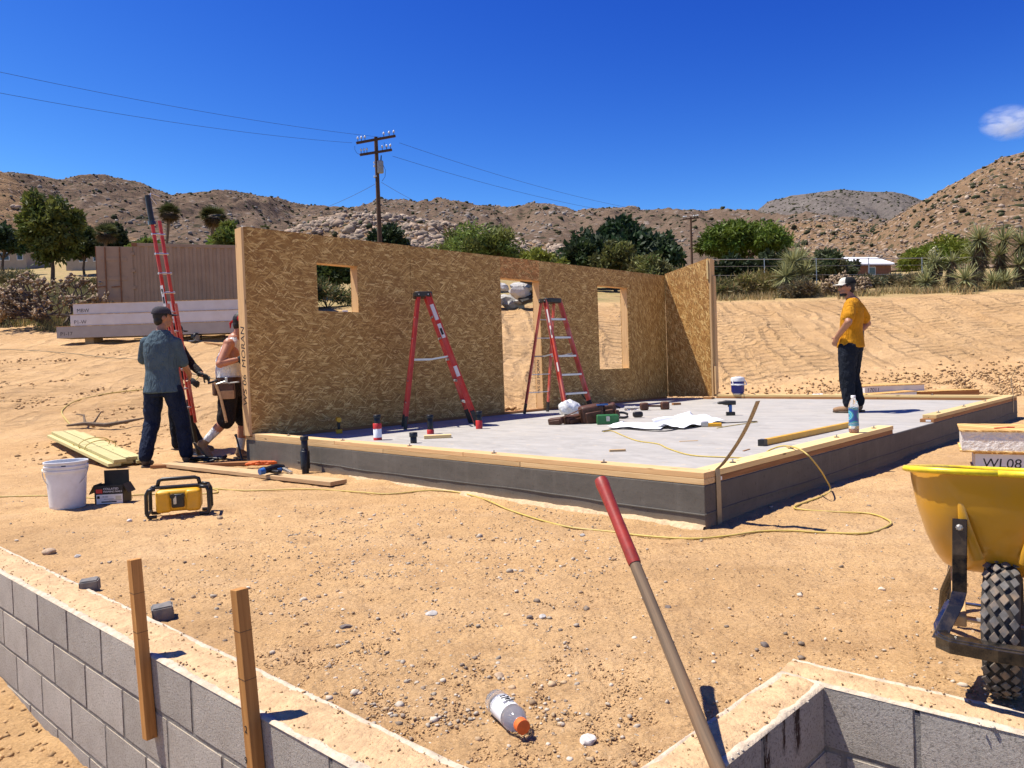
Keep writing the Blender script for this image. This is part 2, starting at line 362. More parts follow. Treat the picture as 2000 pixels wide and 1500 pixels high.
def ground_mat():
    m, t, b, nn, ll = NT('desert_dirt'); c = coord(t); at_ = nn('ShaderNodeVertexColor'); at_.layer_name = 'Col'
    sp = nn('ShaderNodeSeparateColor'); ll(at_.outputs[0], sp.inputs[0]); bk, vg, ho = sp.outputs
    big = noise(t, c, .55, 5, .6); col = ramp(t, [(.28, (.50, .296, .128)), (.5, (.585, .367, .170)), (.72, (.66, .425, .21))], big)
    pale = ramp(t, [(.5, 0), (.75, .55)], noise(t, mapping(t, c, (1, 1.8, 1)), 1.7, 6, .65)); col = mixc(t, pale, col, (.62, .42, .235))
    dk = ramp(t, [(.50, 0), (.68, .6)], noise(t, mapping(t, c, (1, 1, 1), (0, 0, .4), (4, 9, 2)), 3.1, 8, .75)); col = mixc(t, dk, col, (.35, .20, .092))
    gr = ramp(t, [(.35, 0), (.48, .0), (.56, .55), (.75, .2)], noise(t, c, 85, 3, .7)); col = mixc(t, math_(t, 'MULTIPLY', gr, .55), col, (.27, .155, .072))
    gl = ramp(t, [(.6, 0), (.68, .55)], noise(t, c, 120, 2, .6)); col = mixc(t, gl, col, (.68, .49, .30))
    pt = ramp(t, [(.47, 0), (.62, .5)], noise(t, mapping(t, c, (.5, 1.1, 1), (0, 0, -.3), (7, 3, 0)), .8, 7, .72)); col = mixc(t, pt, col, (.40, .245, .115))
    dry = ramp(t, [(.35, (.20, .15, .07)), (.5, (.34, .25, .11)), (.62, (.16, .16, .06)), (.75, (.40, .28, .14))], noise(t, c, .9, 6, .7))
    col = mixc(t, math_(t, 'MULTIPLY', vg, .85), col, dry); ll(col, b.inputs['Base Color']); b.inputs['Roughness'].default_value = .95; b.inputs['Specular IOR Level'].default_value = .1
    # fine relief
    h = math_(t, 'ADD', noise(t, c, 22, 8, .78), math_(t, 'MULTIPLY', noise(t, c, 6, 4, .6), 1.6)); bump(t, b, h, .8, .03); bump(t, b, noise(t, mapping(t, c, (.6, 1.6, 1), (0, 0, .35)), 5, 5, .7, 1.2), .5, .05)
    cl = vor(t, c, 46); bump(t, b, cl, .4, .012)
    # track cleats on the bank
    s3 = nn('ShaderNodeSeparateXYZ'); ll(c, s3.inputs[0]); wx = math_(t, 'ADD', s3.outputs[0], math_(t, 'MULTIPLY', noise(t, c, .35, 3), 1.6))
    cv = nn('ShaderNodeCombineXYZ'); ll(math_(t, 'MULTIPLY', wx, 1.35), cv.inputs[0]); vv = nn('ShaderNodeTexVoronoi'); vv.inputs['Scale'].default_value = 1; ll(cv.outputs[0], vv.inputs['Vector'])
    rc = nn('ShaderNodeSeparateColor'); ll(vv.outputs['Color'], rc.inputs[0])
    ph = math_(t, 'ADD', math_(t, 'MULTIPLY', s3.outputs[1], 21), math_(t, 'MULTIPLY', rc.outputs[0], 30)); ph = math_(t, 'ADD', ph, math_(t, 'MULTIPLY', noise(t, c, 1.5, 3), 5))
    cle = math_(t, 'MULTIPLY', math_(t, 'SINE', ph), math_(t, 'GREATER_THAN', rc.outputs[1], .3)); cle = math_(t, 'MULTIPLY', cle, ramp(t, [(.42, 0), (.6, 1)], noise(t, c, .8, 4)))
    bump(t, b, math_(t, 'MULTIPLY', cle, bk), .8, .06)
    ve = nn('ShaderNodeTexVoronoi'); ve.feature = 'DISTANCE_TO_EDGE'; ll(cv.outputs[0], ve.inputs['Vector']); ve.inputs['Scale'].default_value = 1; rg = math_(t, 'MULTIPLY', ramp(t, [(.0, 1), (.15, 0)], ve.outputs['Distance']), ramp(t, [(.35, .1), (.6, 1)], noise(t, c, 1.1, 4))); bump(t, b, math_(t, 'MULTIPLY', rg, bk), .75, .16)
    bump(t, b, math_(t, 'MULTIPLY', noise(t, c, 9, 6, .75), bk), .7, .12)
    return m
m_ground = ground_mat()
g = npmesh('ground', np.stack([GX, GY, GZ], -1).reshape(-1, 3), faces, m_ground, cols=cols, smooth=True); props(g, 'bare tan desert dirt graded around the building site', 'ground', kind='structure')

# ---------------------------------------------------------------- stones lying in the dirt
def icos():
    p = (1+5**.5)/2
    v = np.array([(-1, p, 0), (1, p, 0), (-1, -p, 0), (1, -p, 0), (0, -1, p), (0, 1, p), (0, -1, -p), (0, 1, -p), (p, 0, -1), (p, 0, 1), (-p, 0, -1), (-p, 0, 1)], float); v /= np.linalg.norm(v[0])
    f = np.array([(0, 11, 5), (0, 5, 1), (0, 1, 7), (0, 7, 10), (0, 10, 11), (1, 5, 9), (5, 11, 4), (11, 10, 2), (10, 7, 6), (7, 1, 8), (3, 9, 4), (3, 4, 2), (3, 2, 6), (3, 6, 8), (3, 8, 9), (4, 9, 5), (2, 4, 11), (6, 2, 10), (8, 6, 7), (9, 8, 1)])
    return v, f
OCT = (np.array([(1, 0, 0), (-1, 0, 0), (0, 1, 0), (0, -1, 0), (0, 0, 1), (0, 0, -1)], float), np.array([(0, 2, 4), (2, 1, 4), (1, 3, 4), (3, 0, 4), (2, 0, 5), (1, 2, 5), (3, 1, 5), (0, 3, 5)]))
def lumps(P, size, flat, cols_, base, jit=.28, rng=np.random):
    """many small rough lumps as one mesh"""
    bv, bf = base; n = len(P); k = len(bv)
    sz = np.stack([size*rng.uniform(.7, 1.4, n), size*rng.uniform(.7, 1.3, n), size*flat*rng.uniform(.7, 1.3, n)], -1)
    v = bv[None]*(1+jit*rng.uniform(-1, 1, (n, k, 1))) + jit*.5*rng.uniform(-1, 1, (n, k, 3)); v = v*sz[:, None]
    a = rng.uniform(0, 6.28, n); ca, sa = np.cos(a)[:, None], np.sin(a)[:, None]
    x = v[..., 0]*ca - v[..., 1]*sa; y = v[..., 0]*sa + v[..., 1]*ca
    v = np.stack([x, y, v[..., 2]], -1) + P[:, None]
    f = (bf[None] + (np.arange(n)*k)[:, None, None]).reshape(-1, 3)
    return v.reshape(-1, 3), f, np.repeat(cols_, k, 0)
def vcol_mat(name, rough=.9, bscale=40, bs=.3, bd=.01):
    m, t, b, nn, ll = NT(name); a = nn('ShaderNodeVertexColor'); a.layer_name = 'Col'; c = coord(t)
    v = ramp(t, [(.3, .75), (.7, 1.2)], noise(t, c, bscale, 4)); ll(mixc(t, 1, a.outputs[0], v, 'MULTIPLY'), b.inputs['Base Color'])
    b.inputs['Roughness'].default_value = rough; b.inputs['Specular IOR Level'].default_value = .15; bump(t, b, noise(t, c, bscale, 5), bs, bd); return m
m_stone = vcol_mat('stone_mixed')
def scatter_px(n, x0, x1, y0, y1, pw=1.):
    px = np.random.uniform(x0, x1, n); py = y0 + (y1-y0)*np.random.uniform(0, 1, n)**pw
    d = fw[None] + rt[None]*((px-1000)/F)[:, None] + up[None]*((750-py)/F)[:, None]; t = -ZC/d[:, 2]; P = O + d*t[:, None]
    ok = dirtside(P[:, 0], P[:, 1]) & (P[:, 1] < 12) & (d[:, 2] < 0)
    du = (P[:, 0]-SA[0])*e1[0]+(P[:, 1]-SA[1])*e1[1]; dv = (P[:, 0]-SA[0])*e2[0]+(P[:, 1]-SA[1])*e2[1]
    ok &= ~((du > -.02) & (du < SL1+.02) & (dv > -.02) & (dv < SL2+.02)); P = P[ok]; P[:, 2] = gz(P[:, 0], P[:, 1]); return P
PAL = np.array([(.42, .35, .26), (.50, .42, .32), (.36, .25, .15), (.48, .34, .20), (.26, .20, .145), (.56, .48, .37)])
Pg = np.concatenate([scatter_px(1500, 0, 2000, 930, 1500), scatter_px(900, 560, 1180, 985, 1130), scatter_px(700, 620, 1150, 1100, 1420), scatter_px(250, 330, 620, 1010, 1200)])
sz = .004 + .010*np.random.power(.35, len(Pg))[::1]*np.random.uniform(0, 1, len(Pg)); sz = np.where(np.random.rand(len(Pg)) < .05, sz*2.0, sz)
v, f, c = lumps(Pg+np.array([0, 0, .002]), sz, .7, PAL[np.random.randint(0, 6, len(Pg))]*np.random.uniform(.7, 1.1, (len(Pg), 1)), icos())
props(npmesh('gravel', v, f, m_stone, cols=c), 'loose grey and tan gravel scattered over the dirt', 'gravel', kind='stuff')
Pc = np.concatenate([scatter_px(7000, 0, 2000, 935, 1500, .8), scatter_px(2500, 500, 800, 1250, 1450), scatter_px(2500, 800, 1300, 1280, 1500), scatter_px(2500, 300, 1300, 980, 1200)])
# crumbs on the slope behind and in the trench
hx = np.random.uniform(-4, -1.2, 2500); hy = np.random.uniform(2.2, 5, 2500); okh = (hx*nL[0]+hy*nL[1] < cL-.01); Ph = np.stack([hx, hy, gz(hx, hy)], -1)[okh]
bx = np.random.uniform(2, 14, 6000); by = np.random.normal(17.4, .7, 6000); Pb = np.stack([bx, by, gz(bx, by)+.02+.1*np.exp(-((by-17.2)/.9)**2)], -1)
tx = np.random.uniform(-13, -4.5, 4000); ty = np.random.uniform(9, 22, 4000); Pt = np.stack([tx, ty, gz(tx, ty)], -1)[fbm(tx*.5, ty*.5, 3, 5) > .12]
dx_ = np.random.normal(-.05, .45, 700); dy_ = np.random.normal(14.6, .35, 700); Pd = np.stack([dx_, dy_, gz(dx_, dy_)+.28*np.exp(-((dx_+.05)/.5)**2-((dy_-14.6)/.5)**2)*np.random.rand(700)], -1)
P = np.concatenate([Pc, Ph, Pb, Pt, Pd]); s_ = np.concatenate([np.random.uniform(.0015, .0055, len(Pc)), np.random.uniform(.005, .022, len(Ph)), np.random.uniform(.012, .05, len(Pb)), np.random.uniform(.01, .04, len(Pt)), np.random.uniform(.02, .08, len(Pd))])
v, f, c = lumps(P, s_, .75, np.array([(.47, .295, .14)])*np.random.uniform(.65, 1.2, (len(P), 1)), OCT, .35)
props(npmesh('dirt_clods', v, f, m_stone, cols=c), 'crumbs and clods of dry brown dirt', 'dirt', kind='stuff')
def rock(px, py, r, col, label, flat=.7, seed=1):
    P = gpt(px, py); rng = np.random.RandomState(seed); bm = bmesh.new(); bmesh.ops.create_icosphere(bm, subdivisions=3, radius=1)
    off = rng.uniform(0, 9, 3); pl = [Vector(rng.normal(size=3)).normalized() for _ in range(7)]; ds = rng.uniform(.62, .9, 7)
    for q in bm.verts:
        for n_, d_ in zip(pl, ds):
            e = q.co.dot(n_)-d_
            if e > 0: q.co -= n_*e
        q.co *= 1+.06*float(vn(q.co.x*3+off[0], q.co.y*3+q.co.z*2+off[1], seed))
        q.co = Vector((q.co.x*r*1.1, q.co.y*r, q.co.z*r*flat))
    me = bpy.data.meshes.new('rock'); bm.to_mesh(me); bm.free(); me.materials.append(mat('rock_'+str(seed), col, .9, .25, 1.2/r, .6, 3/r, r*.12, rnd=0)); me.polygons.foreach_set('use_smooth', [True]*len(me.polygons)); me.set_sharp_from_angle(angle=rad(30))
    o = link(bpy.data.objects.new('rock', me)); o.location = (P[0], P[1], P[2]+r*flat*.35); o.rotation_euler = (0, 0, seed*1.3); return props(o, label, 'rock', 'stones lying on the dirt yard')
GY_ = (.40, .37, .33); TN = (.42, .30, .19); DKR = (.15, .12, .10)
for i, a in enumerate([(96, 1084, .036, TN, 'rounded tan rock lying beyond the left end of the block wall'), (152, 1088, .018, GY_, 'small grey stone to the right of the rounded tan rock by the wall'),
    (675, 1228, .022, DKR, 'dark brown angular stone in mid yard left of the flat grey chip'), (843, 1207, .026, GY_, 'flat grey stone chip lying in the middle of the yard'),
    (1035, 1210, .014, DKR, 'dark chip left of a pair of stones at mid yard'), (1060, 1213, .015, GY_, 'right one of the paired small stones at mid yard'),
    (975, 1328, .016, TN, 'tan pebble standing above the fallen plastic bottle'), (1138, 1047, .016, GY_, 'pale grey stone beside the yellow cord left of the shovel grip'),
    (1493, 1270, .016, DKR, 'dark pebble above the corner of the right block wall'), (253, 1018, .018, (.6, .55, .5), 'whitish stone in front of the open nail box'),
    (1722, 1155, .016, (.62, .5, .36), 'pale stone left of the wheelbarrow front brace'), (1305, 1193, .013, DKR, 'dark pebble just right of the leaning shovel shaft'),
    (1150, 1492, .022, (.55, .5, .44), 'whitish stone at the bottom edge near the shovel shaft')]):
    rock(*a[:5], flat=.45 if 'flat' in a[4] else .7, seed=i+3)

# ================================================================ hills
def hill(name, prof, db, dr, amp, mat_, label, nx=420, nt=90, seed=0, zb=None, bulge=.75, xs=None):
    px = np.array([p[0] for p in prof], float); py = np.array([p[1] for p in prof], float)
    xs = np.linspace(px[0], px[-1], nx); ys = np.interp(xs, px, py); ys = ys + 2.2*fbm(xs*.035, xs*0+seed, 4, seed)
    a = (xs-1000)/F; hor = 714.5-.03435*(xs-1000); ridge = ZC + (hor-ys)/F*dr
    T = np.concatenate([np.linspace(0, 1, nt), np.linspace(1.04, 1.5, 10)]); TT, AX = np.meshgrid(T, a, indexing='ij'); R_ = ridge[None].repeat(len(T), 0)
    D = db + (dr-db)*TT; base = (zb if zb is not None else 0) + 0*AX
    s_ = np.where(TT <= 1, np.power(np.clip(TT, 0, 1), bulge), 1-(TT-1)*.8)
    X = AX*D; Y = D; sc_ = 1/(dr*.16); wgt = np.sin(np.clip(TT, 0, 1)*math.pi)**1.2
    gul = 1-np.abs(fbm(X*sc_*1.6, Y*sc_*.55, 5, seed+3, .55))*2.0
    Z = base + (R_-base)*s_ + wgt*amp*(gul-.55) + wgt*amp*.22*fbm(X*sc_*7, Y*sc_*7, 4, seed+9)
    n_ = len(a); idx = np.arange(len(T)*n_).reshape(len(T), n_); fc = np.stack([idx[:-1, :-1], idx[:-1, 1:], idx[1:, 1:], idx[1:, :-1]], -1).reshape(-1, 4)
    o = npmesh(name, np.stack([X, Y, Z], -1).reshape(-1, 3), fc, mat_, smooth=True); props(o, label, 'hill', kind='structure')
    return X, Y, Z, TT
def hill_mat(name, c1_, c2_, rock_, veg_, sc_, vegamt=.6):
    m, t, b, nn, ll = NT(name); c = coord(t)
    col = ramp(t, [(.3, c1_), (.7, c2_)], noise(t, c, .010*sc_, 6, .7)); 
    k = nn('ShaderNodeTexVoronoi'); k.inputs['Scale'].default_value = .16*sc_; ll(c, k.inputs['Vector'])
    rk = math_(t, 'MULTIPLY', ramp(t, [(.22, 1), (.38, 0)], k.outputs['Distance']), ramp(t, [(.46, 0), (.58, .9)], noise(t, c, .016*sc_, 5, .7))); col = mixc(t, rk, col, rock_)
    vg = math_(t, 'MULTIPLY', ramp(t, [(.24, 1), (.34, 0)], vor(t, c, .11*sc_)), ramp(t, [(.45, 0), (.55, vegamt)], noise(t, mapping(t, c, (1, 1, 1), (0, 0, 1)), .02*sc_, 4))); col = mixc(t, vg, col, veg_)
    v2 = math_(t, 'MULTIPLY', ramp(t, [(.2, 1), (.3, 0)], vor(t, mapping(t, c, (1, 1, 1), (0, 0, .5), (50, 9, 3)), .26*sc_)), vegamt); col = mixc(t, v2, col, tuple(np.array(veg_)*1.3))
    ll(col, b.inputs['Base Color']); b.inputs['Roughness'].default_value = 1; b.inputs['Specular IOR Level'].default_value = 0
    bump(t, b, math_(t, 'ADD', noise(t, c, .05*sc_, 9, .8), math_(t, 'MULTIPLY', k.outputs['Distance'], -.5)), .9, 3.6/sc_); return m
m_h1 = hill_mat('brown_hillside', (.125, .086, .060), (.19, .135, .095), (.27, .22, .18), (.062, .056, .036), 1.0, .85)
m_h2 = hill_mat('grey_mountain', (.118, .10, .088), (.165, .142, .125), (.22, .195, .175), (.075, .072, .058), .7, .7)
m_h3 = hill_mat('boulder_hill', (.175, .110, .062), (.255, .165, .098), (.42, .31, .22), (.06, .056, .03), 2.2, .8)
H2 = hill('mountain', [(1380, 460), (1440, 440), (1480, 419), (1510, 396), (1560, 383), (1650, 372), (1720, 376), (1770, 378), (1810, 392), (1870, 420), (1950, 400), (2100, 380), (2400, 420), (2700, 440)], 900, 1700, 26, m_h2, 'distant bare grey mountain behind the right hill', seed=40, zb=60, nt=110)
H1 = hill('ridge', [(-900, 330), (-500, 300), (-200, 330), (0, 338), (75, 343), (110, 348), (135, 357), (165, 347), (225, 343), (300, 362), (350, 384), (385, 378), (440, 373), (500, 380), (560, 393), (630, 405), (660, 409), (730, 406), (760, 392), (800, 393), (830, 397), (880, 393), (915, 400), (960, 407), (1010, 410), (1050, 403), (1110, 411), (1145, 417), (1180, 411), (1270, 412), (1360, 415), (1480, 418), (1560, 425), (1700, 440), (1900, 455), (2300, 450), (2700, 440)], 330, 760, 15, m_h1, 'long brown rocky ridge with sparse scrub behind the site', nx=900, nt=130, seed=10, zb=34)
H4 = hill('hillside', [(-900, 200), (-400, 235), (-150, 275), (0, 325), (35, 344), (80, 376), (140, 412), (200, 442), (270, 470), (340, 492)], 210, 420, 10, m_h3, 'sunlit rocky hillside rising at the far left', nx=300, seed=20, zb=28, bulge=.9)
H3 = hill('rocky_slope', [(1560, 545), (1600, 520), (1640, 492), (1700, 455), (1750, 428), (1800, 400), (1850, 371), (1900, 345), (1960, 312), (2000, 303), (2080, 280), (2250, 250), (2600, 240), (2900, 260)], 170, 380, 9, m_h3, 'steep tan rocky hillside rising at the right edge', nx=460, nt=120, seed=30, zb=20, bulge=.9)
H5 = hill('boulder_mound', [(500, 480), (560, 462), (600, 446), (660, 428), (720, 420), (790, 424), (850, 432), (900, 445), (960, 462), (1030, 478), (1100, 490)], 190, 300, 6, m_h3, 'low mound covered in pale boulders behind the power pole', nx=320, seed=50, zb=26, bulge=.8)
H6 = hill('foothill', [(1480, 452), (1530, 440), (1580, 432), (1640, 430), (1700, 436), (1760, 445), (1820, 460), (1900, 470)], 240, 420, 8, m_h3, 'pale speckled foothill below the grey mountain', nx=300, seed=60, zb=26, bulge=.8)
m_scr = vcol_mat('hill_rock_and_scrub', 1, .6, .4, .3)
def hill_scatter(H, n, s0, s1, pal, label, cat, name, t0=.05, t1=1., flat=.8, thr=None, base=None, sd=1):
    X, Y, Z, TT = H; rng = np.random.RandomState(sd); i = rng.randint(0, X.shape[0], n); j = rng.randint(0, X.shape[1], n); ok = (TT[i, j] > t0) & (TT[i, j] < t1)
    P = np.stack([X[i, j], Y[i, j], Z[i, j]], -1)[ok]; P[:, :2] += rng.uniform(-1, 1, (len(P), 2))
    if thr is not None: P = P[fbm(P[:, 0]*.02, P[:, 1]*.02, 3, sd) > thr]
    s_ = rng.uniform(s0, s1, len(P))*(.6+.8*rng.rand(len(P))**3); pal = np.array(pal)
    v, f, c = lumps(P, s_, flat, pal[rng.randint(0, len(pal), len(P))]*rng.uniform(.7, 1.2, (len(P), 1)), base or icos(), .25, rng)
    props(npmesh(name, v, f, m_scr, cols=c), label, cat, kind='stuff')
BO = [(.33, .24, .17), (.39, .30, .215), (.28, .215, .16), (.22, .175, .135)]; GRB = [(.24, .205, .17), (.30, .26, .215), (.19, .165, .14)]; SC = [(.035, .04, .018), (.05, .052, .024), (.07, .062, .03)]
hill_scatter(H5, 5200, .4, 1.5, BO, 'pale boulders heaped over the low mound', 'boulders', 'mound_boulders', sd=2)
hill_scatter(H3, 20000, .15, .6, BO, 'pale rocks strewn over the right hillside', 'rocks', 'slope_rocks', sd=3)
hill_scatter(H4, 3000, .35, 1.1, BO, 'pale rocks strewn over the far left hillside', 'rocks', 'hillside_rocks', sd=4)
hill_scatter(H6, 7000, .25, .75, BO, 'pale rocks on the foothill', 'rocks', 'foothill_rocks', sd=5)
hill_scatter(H1, 20000, .4, 1.6, GRB, 'grey outcrops along the brown ridge', 'rocks', 'ridge_rocks', sd=6, thr=-.12)
hill_scatter(H1, 9000, .5, 1.7, SC, 'dark scrub dotted over the brown ridge', 'scrub', 'ridge_scrub', sd=7, t1=1.02)
hill_scatter(H3, 2200, .35, 1.3, SC, 'dark bushes dotted over the right hillside', 'scrub', 'slope_scrub', sd=8, t1=1.02)
hill_scatter(H4, 500, .6, 1.8, SC, 'dark bushes on the far left hillside', 'scrub', 'hillside_scrub', sd=9, t1=1.02)
hill_scatter(H5, 420, .6, 1.5, SC, 'dark bushes among the mound boulders', 'scrub', 'mound_scrub', sd=10)
hill_scatter(H6, 500, .6, 1.6, SC, 'dark bushes on the foothill', 'scrub', 'foothill_scrub', sd=11)
hill_scatter(H2, 6000, 1, 3.2, SC, 'dark specks of scrub on the grey mountain', 'scrub', 'mountain_scrub', sd=12)
# ================================================================ block footing walls in the foreground
def block_mat():
    m, t, b, nn, ll = NT('concrete_block'); c = coord(t); oi = nn('ShaderNodeObjectInfo')
    col = ramp(t, [(.3, (.385, .34, .285)), (.7, (.50, .45, .385))], noise(t, c, 7, 6, .7)); sp = ramp(t, [(.52, 0), (.62, .75)], noise(t, c, 130, 4, .75)); col = mixc(t, sp, col, (.17, .155, .135))
    hv = nn('ShaderNodeHueSaturation'); ll(col, hv.inputs['Color']); mr = nn('ShaderNodeMapRange'); ll(oi.outputs['Random'], mr.inputs[0]); mr.inputs[3].default_value = .88; mr.inputs[4].default_value = 1.1; ll(mr.outputs[0], hv.inputs['Value'])
    ge = nn('ShaderNodeNewGeometry'); sz = nn('ShaderNodeSeparateXYZ'); ll(ge.outputs['Normal'], sz.inputs[0]); top = math_(t, 'MULTIPLY', ramp(t, [(.6, 0), (.8, 1)], sz.outputs[2]), ramp(t, [(.42, .15), (.55, .9)], noise(t, c, 14, 5, .7)))
    ll(mixc(t, top, hv.outputs[0], (.52, .42, .30)), b.inputs['Base Color']); b.inputs['Roughness'].default_value = .95; b.inputs['Specular IOR Level'].default_value = .1
    bump(t, b, noise(t, c, 140, 5, .8), .8, .009); bump(t, b, noise(t, c, 30, 4, .7), .3, .006); return m
m_block = block_mat(); m_mortar = mat('mortar', (.22, .20, .17), .95, .25, 60, .8, 120, .006, rnd=0)
m_mortpale = mat('pale_mortar_crust', (.52, .42, .30), .95, .25, 30, .9, 60, .008, rnd=0)
m_dirt = mat('dirt_fill', (.54, .36, .19), .95, .2, 14, .9, 60, .012, rnd=0, dirt=(.33, .2, .1), dscale=30, damt=.5)
m_stain = mat('rust_brown_stain', (.05, .022, .012), .8, .4, 40, .2, rnd=0)
def block_mesh(L, seed):
    bm = bmesh.new(); rng = np.random.RandomState(seed); nx, nz = 14, 7
    MBx = MB(); T = WT; Hh = .19
    # box grid: front, back, top, bottom, ends, with slightly chipped edges
    bm2 = bmesh.new(); bmesh.ops.create_cube(bm2, size=1); bmesh.ops.scale(bm2, vec=(L, T, Hh), verts=bm2.verts)
    bmesh.ops.bevel(bm2, geom=bm2.edges[:], offset=.004, segments=2, affect='EDGES')
    bmesh.ops.subdivide_edges(bm2, edges=[e for e in bm2.edges if e.calc_length() > .1], cuts=6, use_grid_fill=True)
    for q in bm2.verts:
        e = (abs(q.co.x) > L/2-.006) + (abs(q.co.y) > T/2-.006) + (abs(q.co.z) > Hh/2-.006)
        if e >= 2: q.co *= 1-.012*rng.rand()
    me = bpy.data.meshes.new('block'); bm2.to_mesh(me); bm2.free(); bm.free(); me.materials.append(m_block); return me
def block_wall(name, label, origin, d, n_out, s0, s1, courses, phase, half0=False):
    """origin: a point of the inner face line; d: along; n_out: away from the trench; s0..s1 span"""
    BLK = [block_mesh(.39, k) for k in range(4)]
    th_ = thing(name, label, 'block wall', (origin[0], origin[1], 0), math.atan2(d[1], d[0]), 'block footing walls')
    sgn = 1 if (-d[1]*n_out[0] + d[0]*n_out[1]) > 0 else -1
    MB().box(((s0+s1)/2, sgn*WT/2, WZ-.005-.2*courses/2), (s1-s0-.02, WT-.007, .2*courses-.02)).build('mortar_core', m_mortar, th_)
    k = 0
    for c in range(courses):
        z = WZ-.095-.2*c; j = phase + (.2 if c % 2 else 0) - 20*.4
        while j < s1:
            a, b_ = max(j+.005, s0), min(j+.395, s1)
            if b_-a > .06:
                me = BLK[k % 4] if b_-a > .385 else None; k += 1
                o = bpy.data.objects.new('block', me or block_mesh(b_-a, k)); link(o); o.parent = th_
                o.location = ((a+b_)/2, sgn*WT/2 + random.uniform(-.0015, .0015), z); o.rotation_euler = (0, random.uniform(-.002, .002), 0 if k % 2 else math.pi)
                # raked mortar joints sit back between the blocks
            j += .4
        MB().box(((s0+s1)/2, sgn*WT/2, z-.1), (s1-s0-.01, WT-.0085, .012)).build('bed_joint', m_mortar, th_)
    # dirt lying in the cells along the top, with crumbled pale mortar on both edges
    n_ = max(8, int((s1-s0)/.012)); xs = np.linspace(s0+.004, s1-.004, n_); vs = []; fs = []
    w0 = .022+.020*fbm(xs*7, xs*0, 5, 3, .7); w1 = WT-.018+.020*fbm(xs*7, xs*0+5, 5, 4, .7); my = 9
    for q in range(my):
        tq = q/(my-1); y = w0+(w1-w0)*tq; zz = WZ+.0015+.0065*math.sin(tq*math.pi)+.008*fbm(xs*30, y*30, 4, 8, .7)*math.sin(tq*math.pi)
        vs.append(np.stack([xs, sgn*y, zz], -1))
    vs = np.stack(vs).reshape(-1, 3); idx = np.arange(my*n_).reshape(my, n_); fs = np.stack([idx[:-1, :-1], idx[:-1, 1:], idx[1:, 1:], idx[1:, :-1]], -1).reshape(-1, 4)
    npmesh('dirt_fill', vs, fs if sgn > 0 else fs[:, ::-1], m_dirt, th_, smooth=True)
    for ya, yb_, sd in ((-.001, w0+.004, 1), (w1-.004, WT+.001+0*w1, 2)):
        ya = ya+0*xs; nq = 5; vv = []
        for q in range(nq):
            tq = q/(nq-1); y = ya+(yb_-ya)*tq; vv.append(np.stack([xs, sgn*y, WZ+.0006+.0032*math.sin(tq*math.pi)*(1+.8*fbm(xs*40, y*40+sd, 3, 6))-(.004 if (q == 0 and sd == 1) or (q == nq-1 and sd == 2) else 0)], -1))
        vv = np.stack(vv).reshape(-1, 3); ix = np.arange(nq*n_).reshape(nq, n_); ff = np.stack([ix[:-1, :-1], ix[:-1, 1:], ix[1:, 1:], ix[1:, :-1]], -1).reshape(-1, 4); npmesh('mortar_edge', vv, ff if sgn > 0 else ff[:, ::-1], m_mortpale, th_, smooth=True)
    n3 = int((s1-s0)*130); P = np.stack([np.random.uniform(s0, s1, n3), sgn*np.random.uniform(.02, WT-.01, n3), WZ+.006+np.zeros(n3)], -1); v_, f_, c_ = lumps(P, np.random.uniform(.0015, .0055, n3), .7, np.array([(.42, .27, .135)])*np.random.uniform(.6, 1.2, (n3, 1)), OCT, .3); o = npmesh('dirt_crumbs', v_, f_, m_stone, th_, cols=c_); o['kind'] = 'stuff'
    for e_, y0 in enumerate((.012, WT-.012)):
        n3 = int((s1-s0)*70); P = np.stack([np.random.uniform(s0, s1, n3), sgn*(y0+np.random.normal(0, .008, n3)), WZ+.001+np.zeros(n3)], -1)
        keep = fbm(P[:, 0]*5, P[:, 0]*0+e_, 3, 12) > -.35; P = P[keep]; P = P[(np.abs(P[:, 1]) > .003) & (np.abs(P[:, 1]) < WT+.01)]
        v_, f_, c_ = lumps(P, np.random.uniform(.002, .006, len(P)), .45, np.array([(.58, .50, .39)])*np.random.uniform(.8, 1.1, (len(P), 1)), OCT, .3)
        o = npmesh('mortar_crumbs', v_, f_, m_stone, th_, cols=c_); o['kind'] = 'stuff'
    return th_, sgn
dL = np.array([nL[1], -nL[0]]); oL = nL*cL
PX = []
jt = onplane(372, 1325, (*nL, 0), cL)[:2]@dL
VC = np.linalg.solve(np.array([nL, n1]), np.array([cL, c1]))           # where the two runs meet below the frame
WT = .185
wl, sgL = block_wall('block_wall', 'long grey concrete block wall running down the left foreground with two stakes', oL, dL, nL, -6.0, VC@dL, 5, jt)
d1 = np.array([n1[1], -n1[0]]); o1 = n1*c1; WT = .15
wa, sg1 = block_wall('block_wall', 'shaded block wall behind the shovel with dark rust stains on its face', o1, d1, n1, VC@d1 - .0, CI@d1, 5, CI@d1)
d2 = np.array([n2[1], -n2[0]]); o2 = n2*c2
j2 = onplane(1790, 1390, (*n2, 0), c2)[:2]@d2
wb, sg2 = block_wall('block_wall', 'sunlit block wall at the bottom right in front of the wheelbarrow', o2, d2, n2, CI@d2 - WT*.98, CI@d2+3.6, 5, j2)
